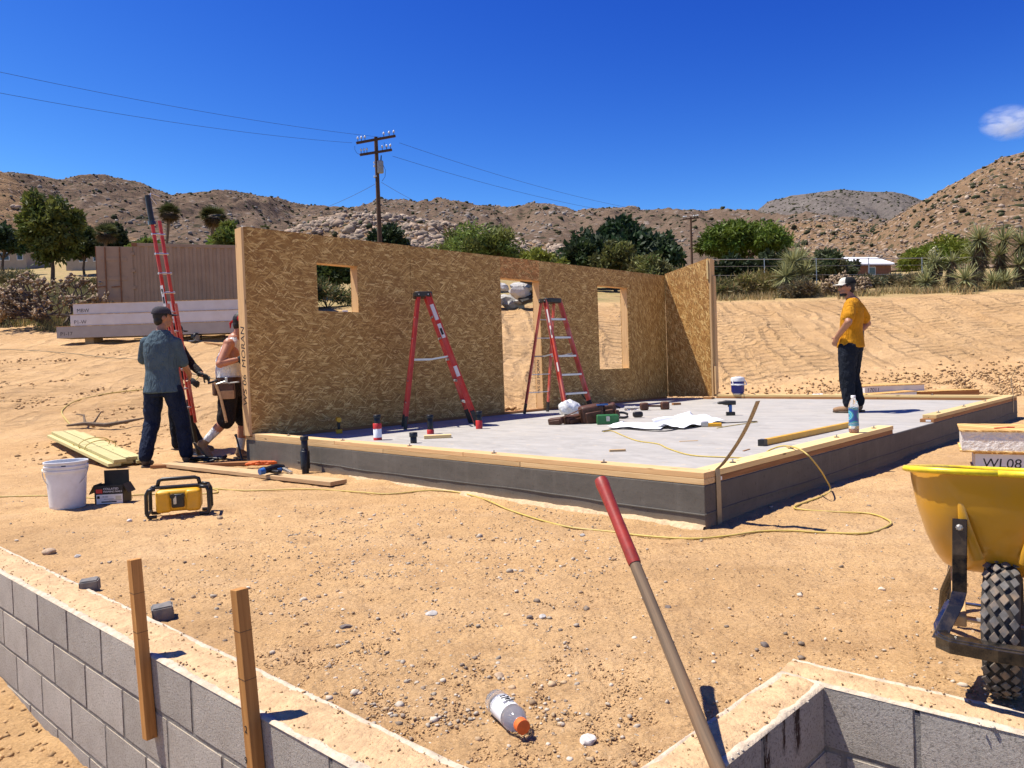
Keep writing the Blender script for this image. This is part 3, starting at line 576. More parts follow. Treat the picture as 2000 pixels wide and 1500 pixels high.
# dark drips soaked into the shaded face: a stained copy of the block material on that run only
ms = m_block.copy(); ms.name = 'stained_concrete_block'; t = ms.node_tree; bs_ = t.nodes['Principled BSDF']; pos = t.nodes.new('ShaderNodeNewGeometry').outputs['Position']
dt = t.nodes.new('ShaderNodeVectorMath'); dt.operation = 'DOT_PRODUCT'; t.links.new(pos, dt.inputs[0]); dt.inputs[1].default_value = (d1[0], d1[1], 0); sz3 = t.nodes.new('ShaderNodeSeparateXYZ'); t.links.new(pos, sz3.inputs[0]); msk = None
for px, py, ww, zl in ((1497, 1425, .020, -.17), (1556, 1395, .026, -.12), (1530, 1420, .012, -.09)):
    s_c = onplane(px, py, (*n1, 0), c1)[:2]@d1; q = math_(t, 'ABSOLUTE', math_(t, 'SUBTRACT', math_(t, 'ADD', dt.outputs['Value'], math_(t, 'MULTIPLY', math_(t, 'SUBTRACT', noise(t, pos, 40, 4), .5), .03)), float(s_c))); k = math_(t, 'MULTIPLY', ramp(t, [(.0, 1), (ww, 0)], q), ramp(t, [(0, 0), (.05, 1)], math_(t, 'SUBTRACT', sz3.outputs[2], zl)))
    msk = k if msk is None else math_(t, 'MAXIMUM', msk, k)
msk = math_(t, 'MULTIPLY', msk, ramp(t, [(.40, 0), (.52, 1)], noise(t, mapping(t, pos, (1, 1, .35)), 48, 5, .75))); src = bs_.inputs['Base Color'].links[0].from_socket; t.links.new(mixc(t, math_(t, 'MULTIPLY', math_(t, 'MINIMUM', math_(t, 'MULTIPLY', msk, 2.2), 1.), .92), src, (.035, .014, .008)), bs_.inputs['Base Color'])
for o in wa.children:
    if o.name.startswith('block'): o.material_slots[0].link = 'OBJECT'; o.material_slots[0].material = ms

# stakes nailed to the trench face of the left wall
def stake(px_t, py_t, px_w, py_w, zlo, label, tilt):
    B = onplane(px_w, py_w, (*nL, 0), cL-.021); s_ = B[:2]@dL
    T = onplane(px_t, py_t, (*nL, 0), cL-.021)
    o = thing('stake', label, 'stake', (B[0], B[1], zlo), 0, 'grade stakes on the wall')
    axis = V3(T) - V3(B); axis = axis/axis.z; lo = V3(B)+axis*(zlo-B[2]); hi = V3(B)+axis*(T[2]-B[2])
    board('shaft', lo, hi, .038, .038, m_stake, o, upv=(nL[0], nL[1], 0), bevel=.0015)
    d3 = V3((*dL, 0)); n3 = V3((*nL, 0))
    for k, zz in enumerate((.12, -.02)):
        q = V3(B)+axis*(T[2]-zz-B[2]) if False else hi - axis*(.12+.14*k)
        MB().box(q, (.0392, .0392, .0012), Matrix((d3, n3, axis.normalized())).transposed()).build('pencil_line', m_ink, o, world=True)
    return o
st1 = stake(262, 1092, 277, 1262, -.27, 'shorter wooden stake at the upper part of the left block wall', 0)
st2 = stake(467, 1150, 489, 1384, -.5, 'taller wooden stake with marker scribble near the bottom edge of the left wall', 0)
for st, px, py, s in ((st2, 484, 1430, '2'), (st2, 484, 1490, '9'), (st1, 268, 1298, '1')):
    P = onplane(px-6, py, (*nL, 0), cL-.0405); text('ink_mark', s, .03, face_M(P, (*dL, 0), (0, 0, 1)), m_ink, st)

# loose square paving blocks on the dirt beside the wall
for px, py, s, rz, lb in ((318, 1210, .085, .5, 'dark square paving block on the dirt between the two stakes'), (176, 1158, .085, .35, 'dark paving block half hidden behind the left block wall')):
    P = gpt(px, py); bmx = bmesh.new(); bmesh.ops.create_cube(bmx, size=1); bmesh.ops.scale(bmx, vec=(s, s*.9, s*.75), verts=bmx.verts)
    bmesh.ops.bevel(bmx, geom=bmx.edges[:], offset=.006, segments=2, affect='EDGES'); bmesh.ops.subdivide_edges(bmx, edges=[e for e in bmx.edges if e.calc_length() > .03], cuts=5, use_grid_fill=True)
    for q in bmx.verts: q.co *= 1+.05*float(vn(q.co.x*50+px, q.co.y*50+q.co.z*30, 4))
    me = bpy.data.meshes.new('paving_block'); bmx.to_mesh(me); bmx.free(); me.materials.append(mat('paver_'+str(px), (.16, .15, .14), .9, .25, 20, .6, 90, .006, rnd=0, dirt=(.42, .3, .18), dscale=12, damt=.3))
    o = link(bpy.data.objects.new('paving_block', me)); o.location = (P[0], P[1], P[2]+s*.36); o.rotation_euler = (.03, -.04, rz); props(o, lb, 'block', 'loose paving blocks by the wall')

# ================================================================ slab
def conc_mat(name, c1_, c2_, trowel=False):
    m, t, b, nn, ll = NT(name); c = coord(t)
    col = ramp(t, [(.3, c1_), (.7, c2_)], noise(t, mapping(t, c, (.6, .6, 2) if not trowel else (1, 2.2, 1)), 2.6, 7, .7, .8))
    if trowel:
        f = ramp(t, [(.48, 0), (.66, .45)], noise(t, mapping(t, c, (1, 1, 1), (0, 0, .6), (3, 1, 0)), 1.3, 6, .7)); col = mixc(t, f, col, (.42, .38, .32))
        f = ramp(t, [(.62, 0), (.66, .4)], noise(t, c, 9, 4, .7)); col = mixc(t, f, col, (.55, .44, .30))
    else:
        f = ramp(t, [(.52, 0), (.72, .4)], noise(t, mapping(t, c, (5, 5, .5)), 1.6, 5, .65)); col = mixc(t, f, col, tuple(np.array(c2_)*1.35))
        f = ramp(t, [(.6, 0), (.64, .5)], noise(t, c, 26, 4, .75)); col = mixc(t, f, col, tuple(np.array(c1_)*.6))
        # dust splashed on the lowest band
        s3 = nn('ShaderNodeSeparateXYZ'); ll(c, s3.inputs[0]); lo = math_(t, 'MULTIPLY', ramp(t, [(.0, 1), (.09, 0)], math_(t, 'ADD', s3.outputs[2], math_(t, 'MULTIPLY', noise(t, c, 4, 4), .05))), .55); col = mixc(t, lo, col, DUST)
    ll(col, b.inputs['Base Color']); b.inputs['Roughness'].default_value = .75 if trowel else .85; b.inputs['Specular IOR Level'].default_value = .25
    bump(t, b, noise(t, mapping(t, c, (1, 2, 1)), 18, 6, .7), .25, .006); 
    if not trowel: bump(t, b, vor(t, c, 16), .12, .01)
    return m
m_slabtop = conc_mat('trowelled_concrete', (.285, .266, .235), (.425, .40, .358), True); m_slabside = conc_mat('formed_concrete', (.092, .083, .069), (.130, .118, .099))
slab = thing('foundation_slab', 'grey concrete house slab edged with timber sill plates', 'slab', SA, TH)
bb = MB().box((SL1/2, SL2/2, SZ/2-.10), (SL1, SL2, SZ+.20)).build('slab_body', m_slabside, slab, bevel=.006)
MB().box((SL1/2, SL2/2, SZ+.0018), (SL1-.02, SL2-.02, .003)).build('slab_surface', m_slabtop, slab)
# ridge left by the joint of the form boards, and rough lip of spilled concrete at the foot
MB().tube([(x, -.002+.003*float(vn(x*6, 0, 3)), .085+.008*float(vn(x*2, 1, 4))) for x in np.linspace(1.2, SL1, 60)], .005, 5).build('form_ridge', m_slabside, slab)
MB().tube([(SL1+.002, y, .085+.008*float(vn(y*2, 1, 5))) for y in np.linspace(0, SL2, 60)], .005, 5).build('form_ridge', m_slabside, slab)
vs = []; n_ = 240
for k in range(n_):
    x = 2.2+(SL1-2.2)*k/(n_-1) ; q = max(0, -.05+float(fbm(x*2.2, 0, 3, 5))*1.3); vs.append([(x, .02, .012+.02*q), (x, -.015-.05*q, .008+.018*q*(.6+.4*float(vn(x*30, 2, 3)))), (x, -.03-.07*q, -.02)])
v_ = np.array(vs).reshape(-1, 3); v_[:, 2] += .004*fbm(v_[:, 0]*40, v_[:, 1]*40, 3, 3); idx = np.arange(n_*3).reshape(n_, 3)
npmesh('concrete_spill', v_, np.stack([idx[:-1, :-1], idx[:-1, 1:], idx[1:, 1:], idx[1:, :-1]], -1).reshape(-1, 4), mat('spilled_concrete', (.50, .36, .21), .95, .25, 30, .9, 60, .01, rnd=0), slab, smooth=True)
# sill plates: dark treated sill under a pale plate, each length its own board. local slab frame (u, v)
def plate(u0_, v0_, u1_, v1_, z, m, wd=.14, nm='sill_plate'):
    o = board(nm, (u0_, v0_, z), (u1_, v1_, z), wd, .038, m, None); M = o.matrix_world.copy(); o.parent = slab; o.matrix_basis = Matrix.Translation(((u0_+u1_)/2, (v0_+v1_)/2, z)) @ Matrix.Rotation(math.atan2(v1_-v0_, u1_-u0_), 4, 'Z'); return o
Z0 = SZ+.022; Z1 = SZ+.0605
m_front = wood('front_plate_lumber', (.60, .42, .21), (.47, .30, .13))
for u0_, u1_ in ((0, 2.78), (2.785, 4.55), (4.555, SL1-.003)): plate(u0_, .071, u1_, .071, Z0, m_front)
for u0_, u1_ in ((.172, 1.95), (1.955, 3.9), (3.905, SL1-.003)): plate(u0_, .071, u1_, .071, Z1, m_front if u1_ < 3 else m_stud, nm='top_plate')
plate(SL1-.075, .145, SL1-.075, 3.50, Z0, m_sill); plate(SL1-.075, .145, SL1-.075, 3.52, Z1, m_plate, nm='top_plate')
plate(SL1-.075, 4.85, SL1-.075, SL2-.15, Z0, m_sill); plate(SL1-.075, 4.95, SL1-.075, SL2-.15, Z1, m_plate, nm='top_plate')
plate(1.24, SL2-.075, 4.2, SL2-.075, Z0, m_sill); plate(4.205, SL2-.075, SL1-.003, SL2-.075, Z0, m_sill); plate(1.24, SL2-.075, SL1-.003, SL2-.075, Z1, m_plate, nm='top_plate')
plate(.09, .15, .09, SL2-.2, Z0, m_sill)
MB().box((1.2, SL2-.36, Z0+.0), (.18, .12, .038)).build('block_end', m_sill, slab)
# white tags on the treated ends
for (u, v, rz) in ((SL1+.0015, .19, 0), (SL1-.075, 4.848, 1)):
    MB().box((u, v, Z0) if not rz else (SL1-.06, 4.8485, Z0), (.001, .045, .022) if not rz else (.05, .001, .02)).build('stapled_tag', m_white, slab)
# anchor bolts, nuts and washers along the plates
bolts = [(u, .07) for u in (.9, 2.0, 3.1, 4.2, 5.3)] + [(SL1-.075, v) for v in (.5, 1.4, 2.3, 3.2, 5.3, 6.4, 7.5)] + [(u, SL2-.075) for u in (2, 3, 4, 5)]
for u, v in bolts:
    b_ = MB().lathe([(.0, 0), (.006, 0), (.006, .022), (0, .022)], 8, c=(u, v, Z1+.02)).build('anchor_bolt', m_steel, slab)
    MB().lathe([(.0, 0), (.022, 0), (.022, .004), (0, .004)], 12, c=(u, v, Z1+.0195)).build('washer', m_black, b_).matrix_parent_inverse = Matrix()
# short black straps lying along the inner edge
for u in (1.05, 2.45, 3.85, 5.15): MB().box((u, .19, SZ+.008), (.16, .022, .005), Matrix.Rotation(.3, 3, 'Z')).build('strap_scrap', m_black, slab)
# bent hold-down strap ties
def strap(u, v, z0, pts_, parent, wd=.055):
    s_ = MB(); n_ = len(pts_)
    ring = []
    for k, p in enumerate(pts_):
        d_ = V3(pts_[min(k+1, n_-1)])-V3(pts_[max(k-1, 0)]); nrm = Vector((0, 1, 0)).cross(d_).normalized()
        c_ = V3(p); ring.append([c_+Vector((0, -wd/2, 0))-nrm*.0012, c_+Vector((0, wd/2, 0))-nrm*.0012, c_+Vector((0, wd/2, 0))+nrm*.0012, c_+Vector((0, -wd/2, 0))+nrm*.0012])
    s_.loft(ring); o = s_.build('strap_tie', m_strap, parent)
    return o
m_strap = mat('dull_strap_steel', (.30, .25, .17), .5, .15, 20, .1, 150, .001, metal=.55, rnd=0)
sT = onplane(1478, 783, e2, (SA@e2)+.16); ut = (sT-SA)@e1
pts_ = [(SL1+.006, .16, -.02), (SL1+.005, .16, .2), (SL1+.004, .16, .30), (SL1+.0, .16, .345)]
u_, z_ = SL1, .345
for k in range(1, 15):
    f_ = k/14; pts_.append((SL1+.005+(ut-SL1)*f_**.9+.02*math.sin(f_*3), .16, .345+(sT[2]-.345)*f_))
stp = strap(0, 0, 0, pts_, slab)
for k in range(4, len(pts_)-1):
    for s_ in (-.014, .014):
        p = V3(pts_[k])*.5 + V3(pts_[k+1])*.5 if s_ > 0 else V3(pts_[k]); d_ = V3(pts_[k+1])-V3(pts_[k-1]); nrm = Vector((0, 1, 0)).cross(d_).normalized()
        x, y, z = frame(nrm); Mx = Matrix.Translation(p+Vector((0, s_, 0))+nrm*.0013) @ Matrix((y, z, x)).transposed().to_4x4(); MB().lathe([(0, -.003), (.0035, -.003), (.0035, .0004), (0, .0004)], 8, Mx).build('nail_hole', m_ink, stp)
strap(0, 0, 0, [(SL1+.004, SL2-.3, .1), (SL1+.004, SL2-.3, .34), (SL1-.02, SL2-.3, .6), (SL1+.06, SL2-.3, .75)], slab, .04)

# ================================================================ strand board panel walls
WTOP, WBOT = 2.776, SZ+.043; TK = .165
wallT = thing('panel_wall', 'long shaded strand board wall with two window openings and a doorway', 'wall', SA, TH, 'raised wall panels')
FS = .0115
def sheet(v0_, v1_, z0, z1, m, cuts=(), parent=wallT, nm='osb_sheet', u0_=TK-FS, th_=FS):
    """one sheet of the wall skin, with the openings cut out as real gaps; pieces merged into one mesh"""
    s_ = MB(); vs_ = sorted({v0_, v1_, *[c for q in cuts for c in q[:2]]}); zs_ = sorted({z0, z1, *[c for q in cuts for c in q[2:]]})
    vs_ = [v for v in vs_ if v0_ <= v <= v1_]; zs_ = [z for z in zs_ if z0 <= z <= z1]
    inside = lambda v, z: any(q[0] < v < q[1] and q[2] < z < q[3] for q in cuts)
    grid = {}
    for i in range(len(vs_)-1):
        for j in range(len(zs_)-1): grid[i, j] = not inside((vs_[i]+vs_[i+1])/2, (zs_[j]+zs_[j+1])/2)
    for (i, j), on in grid.items():
        if not on: continue
        a, b_, c, d = vs_[i], vs_[i+1], zs_[j], zs_[j+1]; U0, U1 = u0_, u0_+th_
        s_.add([(U1, a, c), (U1, b_, c), (U1, b_, d), (U1, a, d)], [(0, 1, 2, 3)]); s_.add([(U0, a, c), (U0, b_, c), (U0, b_, d), (U0, a, d)], [(3, 2, 1, 0)])
        for (di, dj), q in {(-1, 0): [(a, c), (a, d)], (1, 0): [(b_, c), (b_, d)], (0, -1): [(a, c), (b_, c)], (0, 1): [(a, d), (b_, d)]}.items():
            if not grid.get((i+di, j+dj), False): s_.add([(U0, *q[0]), (U0, *q[1]), (U1, *q[1]), (U1, *q[0])], [(0, 1, 2, 3)])
    bmx = s_.build(nm, m, parent); b2 = bmesh.new(); b2.from_mesh(bmx.data); bmesh.ops.remove_doubles(b2, verts=b2.verts, dist=1e-5); bmesh.ops.recalc_face_normals(b2, faces=b2.faces); b2.to_mesh(bmx.data); b2.free(); return bmx
W1 = (.95, 1.555, 1.815, 2.425); DR = (4.22, 5.14, 0, 2.435); W2 = (6.71, 7.63, .915, 2.45)
GAP = .003
for u0_ in (TK-FS, 0.0):
    mm = (m_osb, m_osb3, m_osb, m_osb2)
    sheet(.002, 2.44-GAP, WBOT, WTOP, mm[0], [W1], u0_=u0_); sheet(2.44+GAP, DR[0], WBOT, WTOP-.004, mm[0], u0_=u0_)
    sheet(DR[0]+.001, DR[1]-.001, DR[3], WTOP-.002, mm[1], u0_=u0_+(.003 if u0_ > .1 else -.003)); sheet(DR[1], 7.72, WBOT, WTOP-.004, mm[2], [W2], u0_=u0_); sheet(7.723, SL2-.17, WBOT, WTOP-.006, mm[3], u0_=u0_)
# timber in the edges and openings: end stud, top and bottom plates, jambs, sills, headers
def member(nm, c, d, m=m_stud, parent=wallT):
    ax = int(np.argmax(d)); L = d[ax]; oth = [k for k in range(3) if k != ax]
    o = MB().box((0, 0, 0), (L, d[oth[0]], d[oth[1]])).build(nm, m, parent, bevel=.002)
    cols_ = [None]*3; X = Vector([1.0*(k == ax) for k in range(3)]); Yv = Vector([1.0*(k == oth[0]) for k in range(3)]); Zv = Vector([1.0*(k == oth[1]) for k in range(3)])
    o.matrix_basis = Matrix.Translation(V3(c)) @ Matrix((X, Yv, Zv)).transposed().to_4x4() ; return o
IN = TK-2*FS-.002
endst = member('end_stud', (TK/2, -.012, (WBOT+WTOP)/2), (TK-.004, .030, WTOP-WBOT-.02))
member('bottom_plate', (TK/2, 2.1, WBOT+.019), (IN, 4.1, .036)); member('bottom_plate', (TK/2, 7.05, WBOT+.019), (IN, 3.7, .036))
member('top_spline', (TK/2, 4.47, WTOP-.035), (IN, 8.9, .036))
for (a, b_, c, d), nm in ((W1, 'window'), (DR, 'door'), (W2, 'window')):
    zb_ = c if c else WBOT
    for vv_, s_ in ((a, -1), (b_, 1)): member(nm+'_jamb', (TK/2, vv_+s_*.0175, (zb_+d)/2), (TK-.003, .034, d-zb_))
    member(nm+'_header', (TK/2, (a+b_)/2, d+.0175), (TK-.006, b_-a+.03, .034))
    if c: member(nm+'_sill', (TK/2, (a+b_)/2, c-.0175), (TK-.003, b_-a+.03, .034), m_plate)
foam = mat('white_foam_core', (.75, .74, .70), .9, .05, 80, .4, 150, .004, rnd=0)
for a, b_ in ((.02, .9), (1.6, 4.18), (5.18, 6.66), (7.68, SL2-.19)): MB().box((TK/2, (a+b_)/2, (WBOT+WTOP)/2-.04), (IN-.004, b_-a, WTOP-WBOT-.12)).build('foam_core', foam, wallT)
for (a, b_, c, d) in (W1, W2): MB().box((TK/2, (a+b_)/2, (WBOT+c)/2), (IN-.004, b_-a-.02, c-WBOT-.12)).build('foam_core', foam, wallT)
# marker writing up the end stud and the doorway jamb
P = sl(.075, -.0275, WBOT+.36); text('ink_writing', 'WS 06  MORAN', .135, face_M(P+e1*.060, (0, 0, 1), -e1), m_ink, wallT, shear=.15)
P = sl(.10, DR[1]-.0005, .55); text('ink_writing', 'WS 05 MORAN', .085, face_M(P, (0, 0, 1), e1*-1), m_ink, wallT, shear=.1)
# heads of screws and a dark knot on the skin
for v, z in ((2.2, 1.4), (3.2, .9), (3.9, 2.3), (6.2, 1.2), (2.44, 2.1)): MB().lathe([(0, 0), (.006, 0), (.005, .002), (0, .002)], 8, Matrix.Translation((TK, v, z)) @ Matrix.Rotation(math.pi/2, 4, 'Y')).build('screw_head', m_ink, wallT)

wing = thing('wing_wall', 'short strand board wall with sloping top, half in sun at the far corner', 'wall', sl(0, SL2-TK, 0), TH, 'raised wall panels')
# local frame: x along u, y thickness (0..TK), z up; top slopes up to the right
def wing_sheet(y0, m):
    z0 = WBOT; x0, x1 = TK+.002, 1.155; zt0 = 2.80; zt1 = 3.0; s_ = MB()
    s_.add([(x0, y0, z0), (x1, y0, z0), (x1, y0, zt1), (x0, y0, zt0), (x0, y0+FS, z0), (x1, y0+FS, z0), (x1, y0+FS, zt1), (x0, y0+FS, zt0)], [(0, 1, 2, 3), (7, 6, 5, 4), (0, 4, 5, 1), (1, 5, 6, 2), (2, 6, 7, 3), (3, 7, 4, 0)]); return s_.build('osb_sheet', m, wing)
wing_sheet(0, osb('osb_flakes_wing', 75, 1.08)); wing_sheet(TK-FS, m_osb2)
member('end_stud', (1.175, TK/2, (WBOT+2.98)/2), (.036, TK-.004, 2.98-WBOT), m_stud, wing); member('end_stud', (1.212, TK*.62, 1.55), (.036, .09, 2.2), m_stud, wing)
member('splice_block', (1.235, TK*.3, .62), (.03, .09, .55), m_stud, wing); member('splice_block', (1.14, -.011, 2.78), (.03, .02, .38), m_plate, wing)
member('bottom_plate', (.67, TK/2, WBOT+.019), (.95, IN, .036), m_stud, wing); MB().box((.66, TK/2, 1.5), (.94, IN-.004, 2.3)).build('foam_core', foam, wing)
# ================================================================ stepladders
def stepladder(name, label, base, rz, H, xf, xr, m, wb=.50, wt=.27, nsteps=5, decals=True):
    t = thing(name, label, 'ladder', base, rz, 'stepladders on the slab')
    for s_ in (-1, 1):
        f0 = Vector((xf, s_*wb/2, .05)); f1 = Vector((.055, s_*wt/2, H-.03)); r = MB(); d_ = (f1-f0)
        x, y, z = frame(d_, (1, 0, 0)); R = Matrix((x, y, z)).transposed()
        c_ = (f0+f1)/2; L = d_.length
        r.box(c_, (L, .006, .075), R); r.box(c_+z*.0345-y*s_*(.016), (L, .032, .006), R); r.box(c_-z*.0345-y*s_*.016, (L, .032, .006), R)
        rl = r.build('front_rail', m, t, bevel=.0015)
        g0 = Vector((xr, s_*(wb*.94)/2, .05)); g1 = Vector((-.055, s_*(wt*.9)/2, H-.03)); r = MB(); d2_ = g1-g0; x2, y2, z2 = frame(d2_, (1, 0, 0)); R2 = Matrix((x2, y2, z2)).transposed(); c2_ = (g0+g1)/2
        r.box(c2_, (d2_.length, .006, .045), R2); r.box(c2_+z2*.0195-y2*s_*.011, (d2_.length, .022, .006), R2); r.box(c2_-z2*.0195-y2*s_*.011, (d2_.length, .022, .006), R2)
        r.build('rear_rail', m, t, bevel=.0015)
        MB().bar(f0-x*.05-y*s_*.012, f0+x*.16-y*s_*.012, .034, .082, z).build('foot_boot', m_black, t, bevel=.004)
        MB().bar(g0-x2*.05-y2*s_*.008, g0+x2*.12-y2*s_*.008, .028, .05, z2).build('foot_boot', m_black, t, bevel=.004)
        if decals and s_ == DEC[name]:
            for a, b_, mm in ((.80, .92, m_white), (.66, .77, m_white), (.685, .735, m_ink), (.36, .44, m_white)):
                p0 = f0+d_*a; p1 = f0+d_*b_; o_ = y*s_*(.0042 if mm is m_white else .0050)
                o_ = -o_ if (o_.y*s_ < 0) else o_
                MB().bar(p0+o_, p1+o_, .0012, .05 if mm is m_white else .03, z).build('warning_label' if mm is m_white else 'label_print', mm, rl)
        sp0 = f0+d_*.52; sp1 = g0+d2_*.50; mid = (sp0+sp1)/2 + Vector((0, 0, -.02))
        MB().bar(sp0, mid, .004, .022).bar(mid, sp1, .004, .022).build('spreader', m_alu, t)
    for k in range(nsteps):
        a = (k+1)/(nsteps+1.0); zc = .05+(H-.08)*a; xx = xf+(.055-xf)*a; ww = wb+(wt-wb)*a-.012
        s_ = MB(); s_.box((xx, 0, zc), (.082, ww, .006)); s_.box((xx+.039, 0, zc-.012), (.005, ww, .028)); s_.box((xx-.039, 0, zc-.012), (.005, ww, .028)); s_.build('step', m_alu, t, bevel=.001)
        if k == 0:
            for q in (-1, 1): MB().bar((xx, q*ww*.5, zc-.12), (xx, q*ww*.28, zc-.005), .02, .004, (1, 0, 0)).build('step_brace', m_black, t)
        xx2 = xr+(-.055-xr)*a; w2 = wb*.94+(wt*.9-wb*.94)*a-.01
        if k != 2: MB().bar((xx2, -w2/2, zc), (xx2, w2/2, zc), .028, .012).build('rear_brace', m_alu, t, bevel=.002)
    cp = MB(); pts = []
    w0 = wt/2+.035
    for q in range(24):
        a = 2*math.pi*q/24; sx = abs(math.cos(a))**.45*math.copysign(1, math.cos(a)); sy = abs(math.sin(a))**.45*math.copysign(1, math.sin(a)); pts.append((sx*.125, sy*w0))
    cp.prism(pts, Matrix.Translation((0, 0, H-.065)), .07); cap = cp.build('top_cap', m_black, t, bevel=.012, seg=3)
    MB().box((0, 0, H+.0068), (.12, w0*1.1, .004)).build('cap_tray', m_blackgloss, cap, bevel=.002)
    for q in (-1, 1):
        for e in (-.06, .06): MB().lathe([(0, 0), (.008, 0), (.006, .004), (0, .004)], 8, Matrix.Translation((e, q*(w0+.0005), H-.035)) @ Matrix.Rotation(-q*math.pi/2, 4, 'X')).build('rivet', m_alu, cap)
    return t
DEC = {'stepladder': -1}
P = at_u(832, .78); stepladder('stepladder', 'bright red stepladder standing side-on left of the doorway with label stickers', P, .2, 1.78, .62, -.30, m_red)
P = at_u(1080, .80); stepladder('stepladder', 'faded red stepladder with open steps in front of the doorway', P, -.9, 1.80, .58, -.42, m_redold, nsteps=5)

# tall ladder held upright by the two workers on the left
def held_ladder():
    B = np.array([-4.02, 9.12, 0]); B[2] = gz1(B[0], B[1]); top = atY(288, 382, 9.0)
    t = thing('extension_ladder', 'narrow red extension ladder held upright by the workers on the left', 'ladder', B)
    ax = V3(top)-V3(B); L = ax.length; ax.normalize(); wd = Vector((.50, .86, 0)); wd = (wd-ax*wd.dot(ax)).normalized(); fr_ = ax.cross(wd).normalized()
    Q = lambda s_, a, b_=0: V3(B)+ax*s_+wd*a+fr_*b_
    for a, nm in ((-.0, 'rail'), (.105, 'rail')):
        MB().bar(Q(.55, a), Q(L-.30, a), .020, .040, wd).build(nm, m_red, t, world=True, bevel=.002)
        MB().bar(Q(.03, a), Q(.75, a, .03), .026, .045, wd).build('lower_rail', m_black, t, world=True, bevel=.003)
        MB().bar(Q(.45, a, -.045), Q(1.95, a, -.045), .020, .034, wd).build('base_rail', m_redold, t, world=True, bevel=.002)
        MB().bar(Q(-.01, a-.02, .03), Q(.05, a+.02, .03), .09, .08, wd).build('foot_pad', m_black, t, world=True, bevel=.01)
    k = .65
    while k < L-.4:
        MB().tube([Q(k, -.03), Q(k, .15)], .014, 8).build('rung', m_alu, t, world=True); k += .24
    MB().tube([Q(L-.34, .0), Q(L, .0)], .032, 12).build('top_tube', m_black, t, world=True)
    MB().tube([Q(L-.36, .0), Q(L-.31, .0)], .045, 12).build('tube_clamp', m_blackgloss, t, world=True)
    MB().tube([Q(L-.08, .0), Q(L+.03, .05), Q(L-.0, .16)], .008, 6).tube([Q(L+.02, .02), Q(L-.1, .10)], .006, 6).build('hook', m_alu, t, world=True)
    for a0, a1, mm in ((1.92, 2.18, m_white), (1.96, 2.04, m_ink), (2.09, 2.14, m_ink), (1.72, 1.86, m_white), (1.76, 1.82, m_ink)):
        MB().bar(Q(a0, -.02 if mm is m_white else -.021, -.005), Q(a1, -.02 if mm is m_white else -.021, -.005), .0015, .05 if mm is m_white else .032, fr_).build('label_sticker', mm, t, world=True)
    MB().tube([Q(.25, -.03, .02), Q(1.05, -.02, .0)], .007, 6).build('pull_rod', m_alu, t, world=True)
    MB().bar(Q(.95, -.03), Q(1.12, -.03), .03, .04, wd).build('rung_lock', m_alu, t, world=True, bevel=.004)
    return t, Q
hl, HLQ = held_ladder()

# ================================================================ pale treated boards, cord wound round
B0 = gpt(252, 912); B1 = gpt(112, 852); dB = (B1-B0)/np.linalg.norm((B1-B0)[:2]); L_ = 2.55
nrm = np.array([-dB[1], dB[0], 0]); nrm /= np.linalg.norm(nrm); dirB = np.array([dB[0], dB[1], .09])
k = 0
for lay, offs in enumerate(((-.16, .0, .16), (-.05, .105))):
    for j, o_ in enumerate(offs):
        s_ = [.0, .06, -.02, .05, -.04][k]; p = B0+nrm*o_+dirB*s_+np.array([0, 0, .045+.041*lay]); q = p+dirB*(L_+[.0, -.08, .02, -.05, .04][k])
        o = board('lumber_board', p, q, .14, .038, m_green); k += 1
        props(o, ['lowest pale board on the outer left side of the leaning lumber stack', 'lowest pale board in the middle of the lumber stack', 'lowest pale board on the right side of the lumber stack', 'upper left board of the pale lumber stack near the bucket', 'topmost right board of the pale lumber stack near the bucket'][k-1], 'board', 'pale lumber stacked on the dirt')
def cord(name, label, pts, r, m, cat='cord', sub=6, z_up=None, wob=.0):
    P = [V3(p) for p in pts]; out = []
    for i in range(len(P)-1):
        p0 = P[max(i-1, 0)]; p1 = P[i]; p2 = P[i+1]; p3 = P[min(i+2, len(P)-1)]
        for s_ in range(sub):
            u = s_/sub; out.append(.5*((2*p1)+(p2-p0)*u+(2*p0-5*p1+4*p2-p3)*u*u+(3*p1-p0-3*p2+p3)*u**3))
    out.append(P[-1]); base = out[0]
    if wob: out = [q+Vector((wob*random.uniform(-1, 1), wob*random.uniform(-1, 1), 0)) for q in out]
    o = MB().tube([q-base for q in out], r, 6).build(name, m, smooth=True, ang=180); o.location = base; return props(o, label, cat)
def gp(lst, dz=.008): return [gpt(*p)+np.array([0, 0, dz]) for p in lst]
wrap = []
for q in range(25):
    a = q/24*2*math.pi*2; cpt = B0+dirB*(.95+.5*q/24); wrap.append(cpt+nrm*(.20*math.cos(a))+np.array([0, 0, .09+.085*math.sin(a)]))
cord('wrap_cord', 'thin cord wound round the pale lumber stack', wrap, .006, m_cord, sub=3)
# ================================================================ bucket
P = gpt(133, 992); bk = thing('bucket', 'white plastic pail with a wire handle standing on the dirt', 'bucket', P-np.array([0, 0, .004]), .3)
pf = [(.0, 0), (.124, 0), (.129, .006), (.131, .03), (.147, .30), (.156, .302), (.158, .318), (.150, .322), (.150, .334), (.160, .336), (.161, .350), (.151, .354), (.152, .368), (.161, .370), (.162, .384), (.157, .386), (.152, .384), (.150, .36), (.128, .03), (.126, .02), (.0, .018)]
MB().lathe(pf, 40).build('pail', m_white, bk, smooth=True, ang=50)
hp = [(.165*math.cos(a), .165*math.sin(a)*.0-.02-.16*math.sin(a)*.55, .33-.17*math.sin(a)) for a in np.linspace(0, math.pi, 18)]
hd = MB().tube(hp, .0032, 6).build('handle', m_steel, bk, smooth=True, ang=180)
MB().tube([hp[7], hp[8], hp[9], hp[10]], .009, 8).build('grip', m_white, hd, smooth=True)
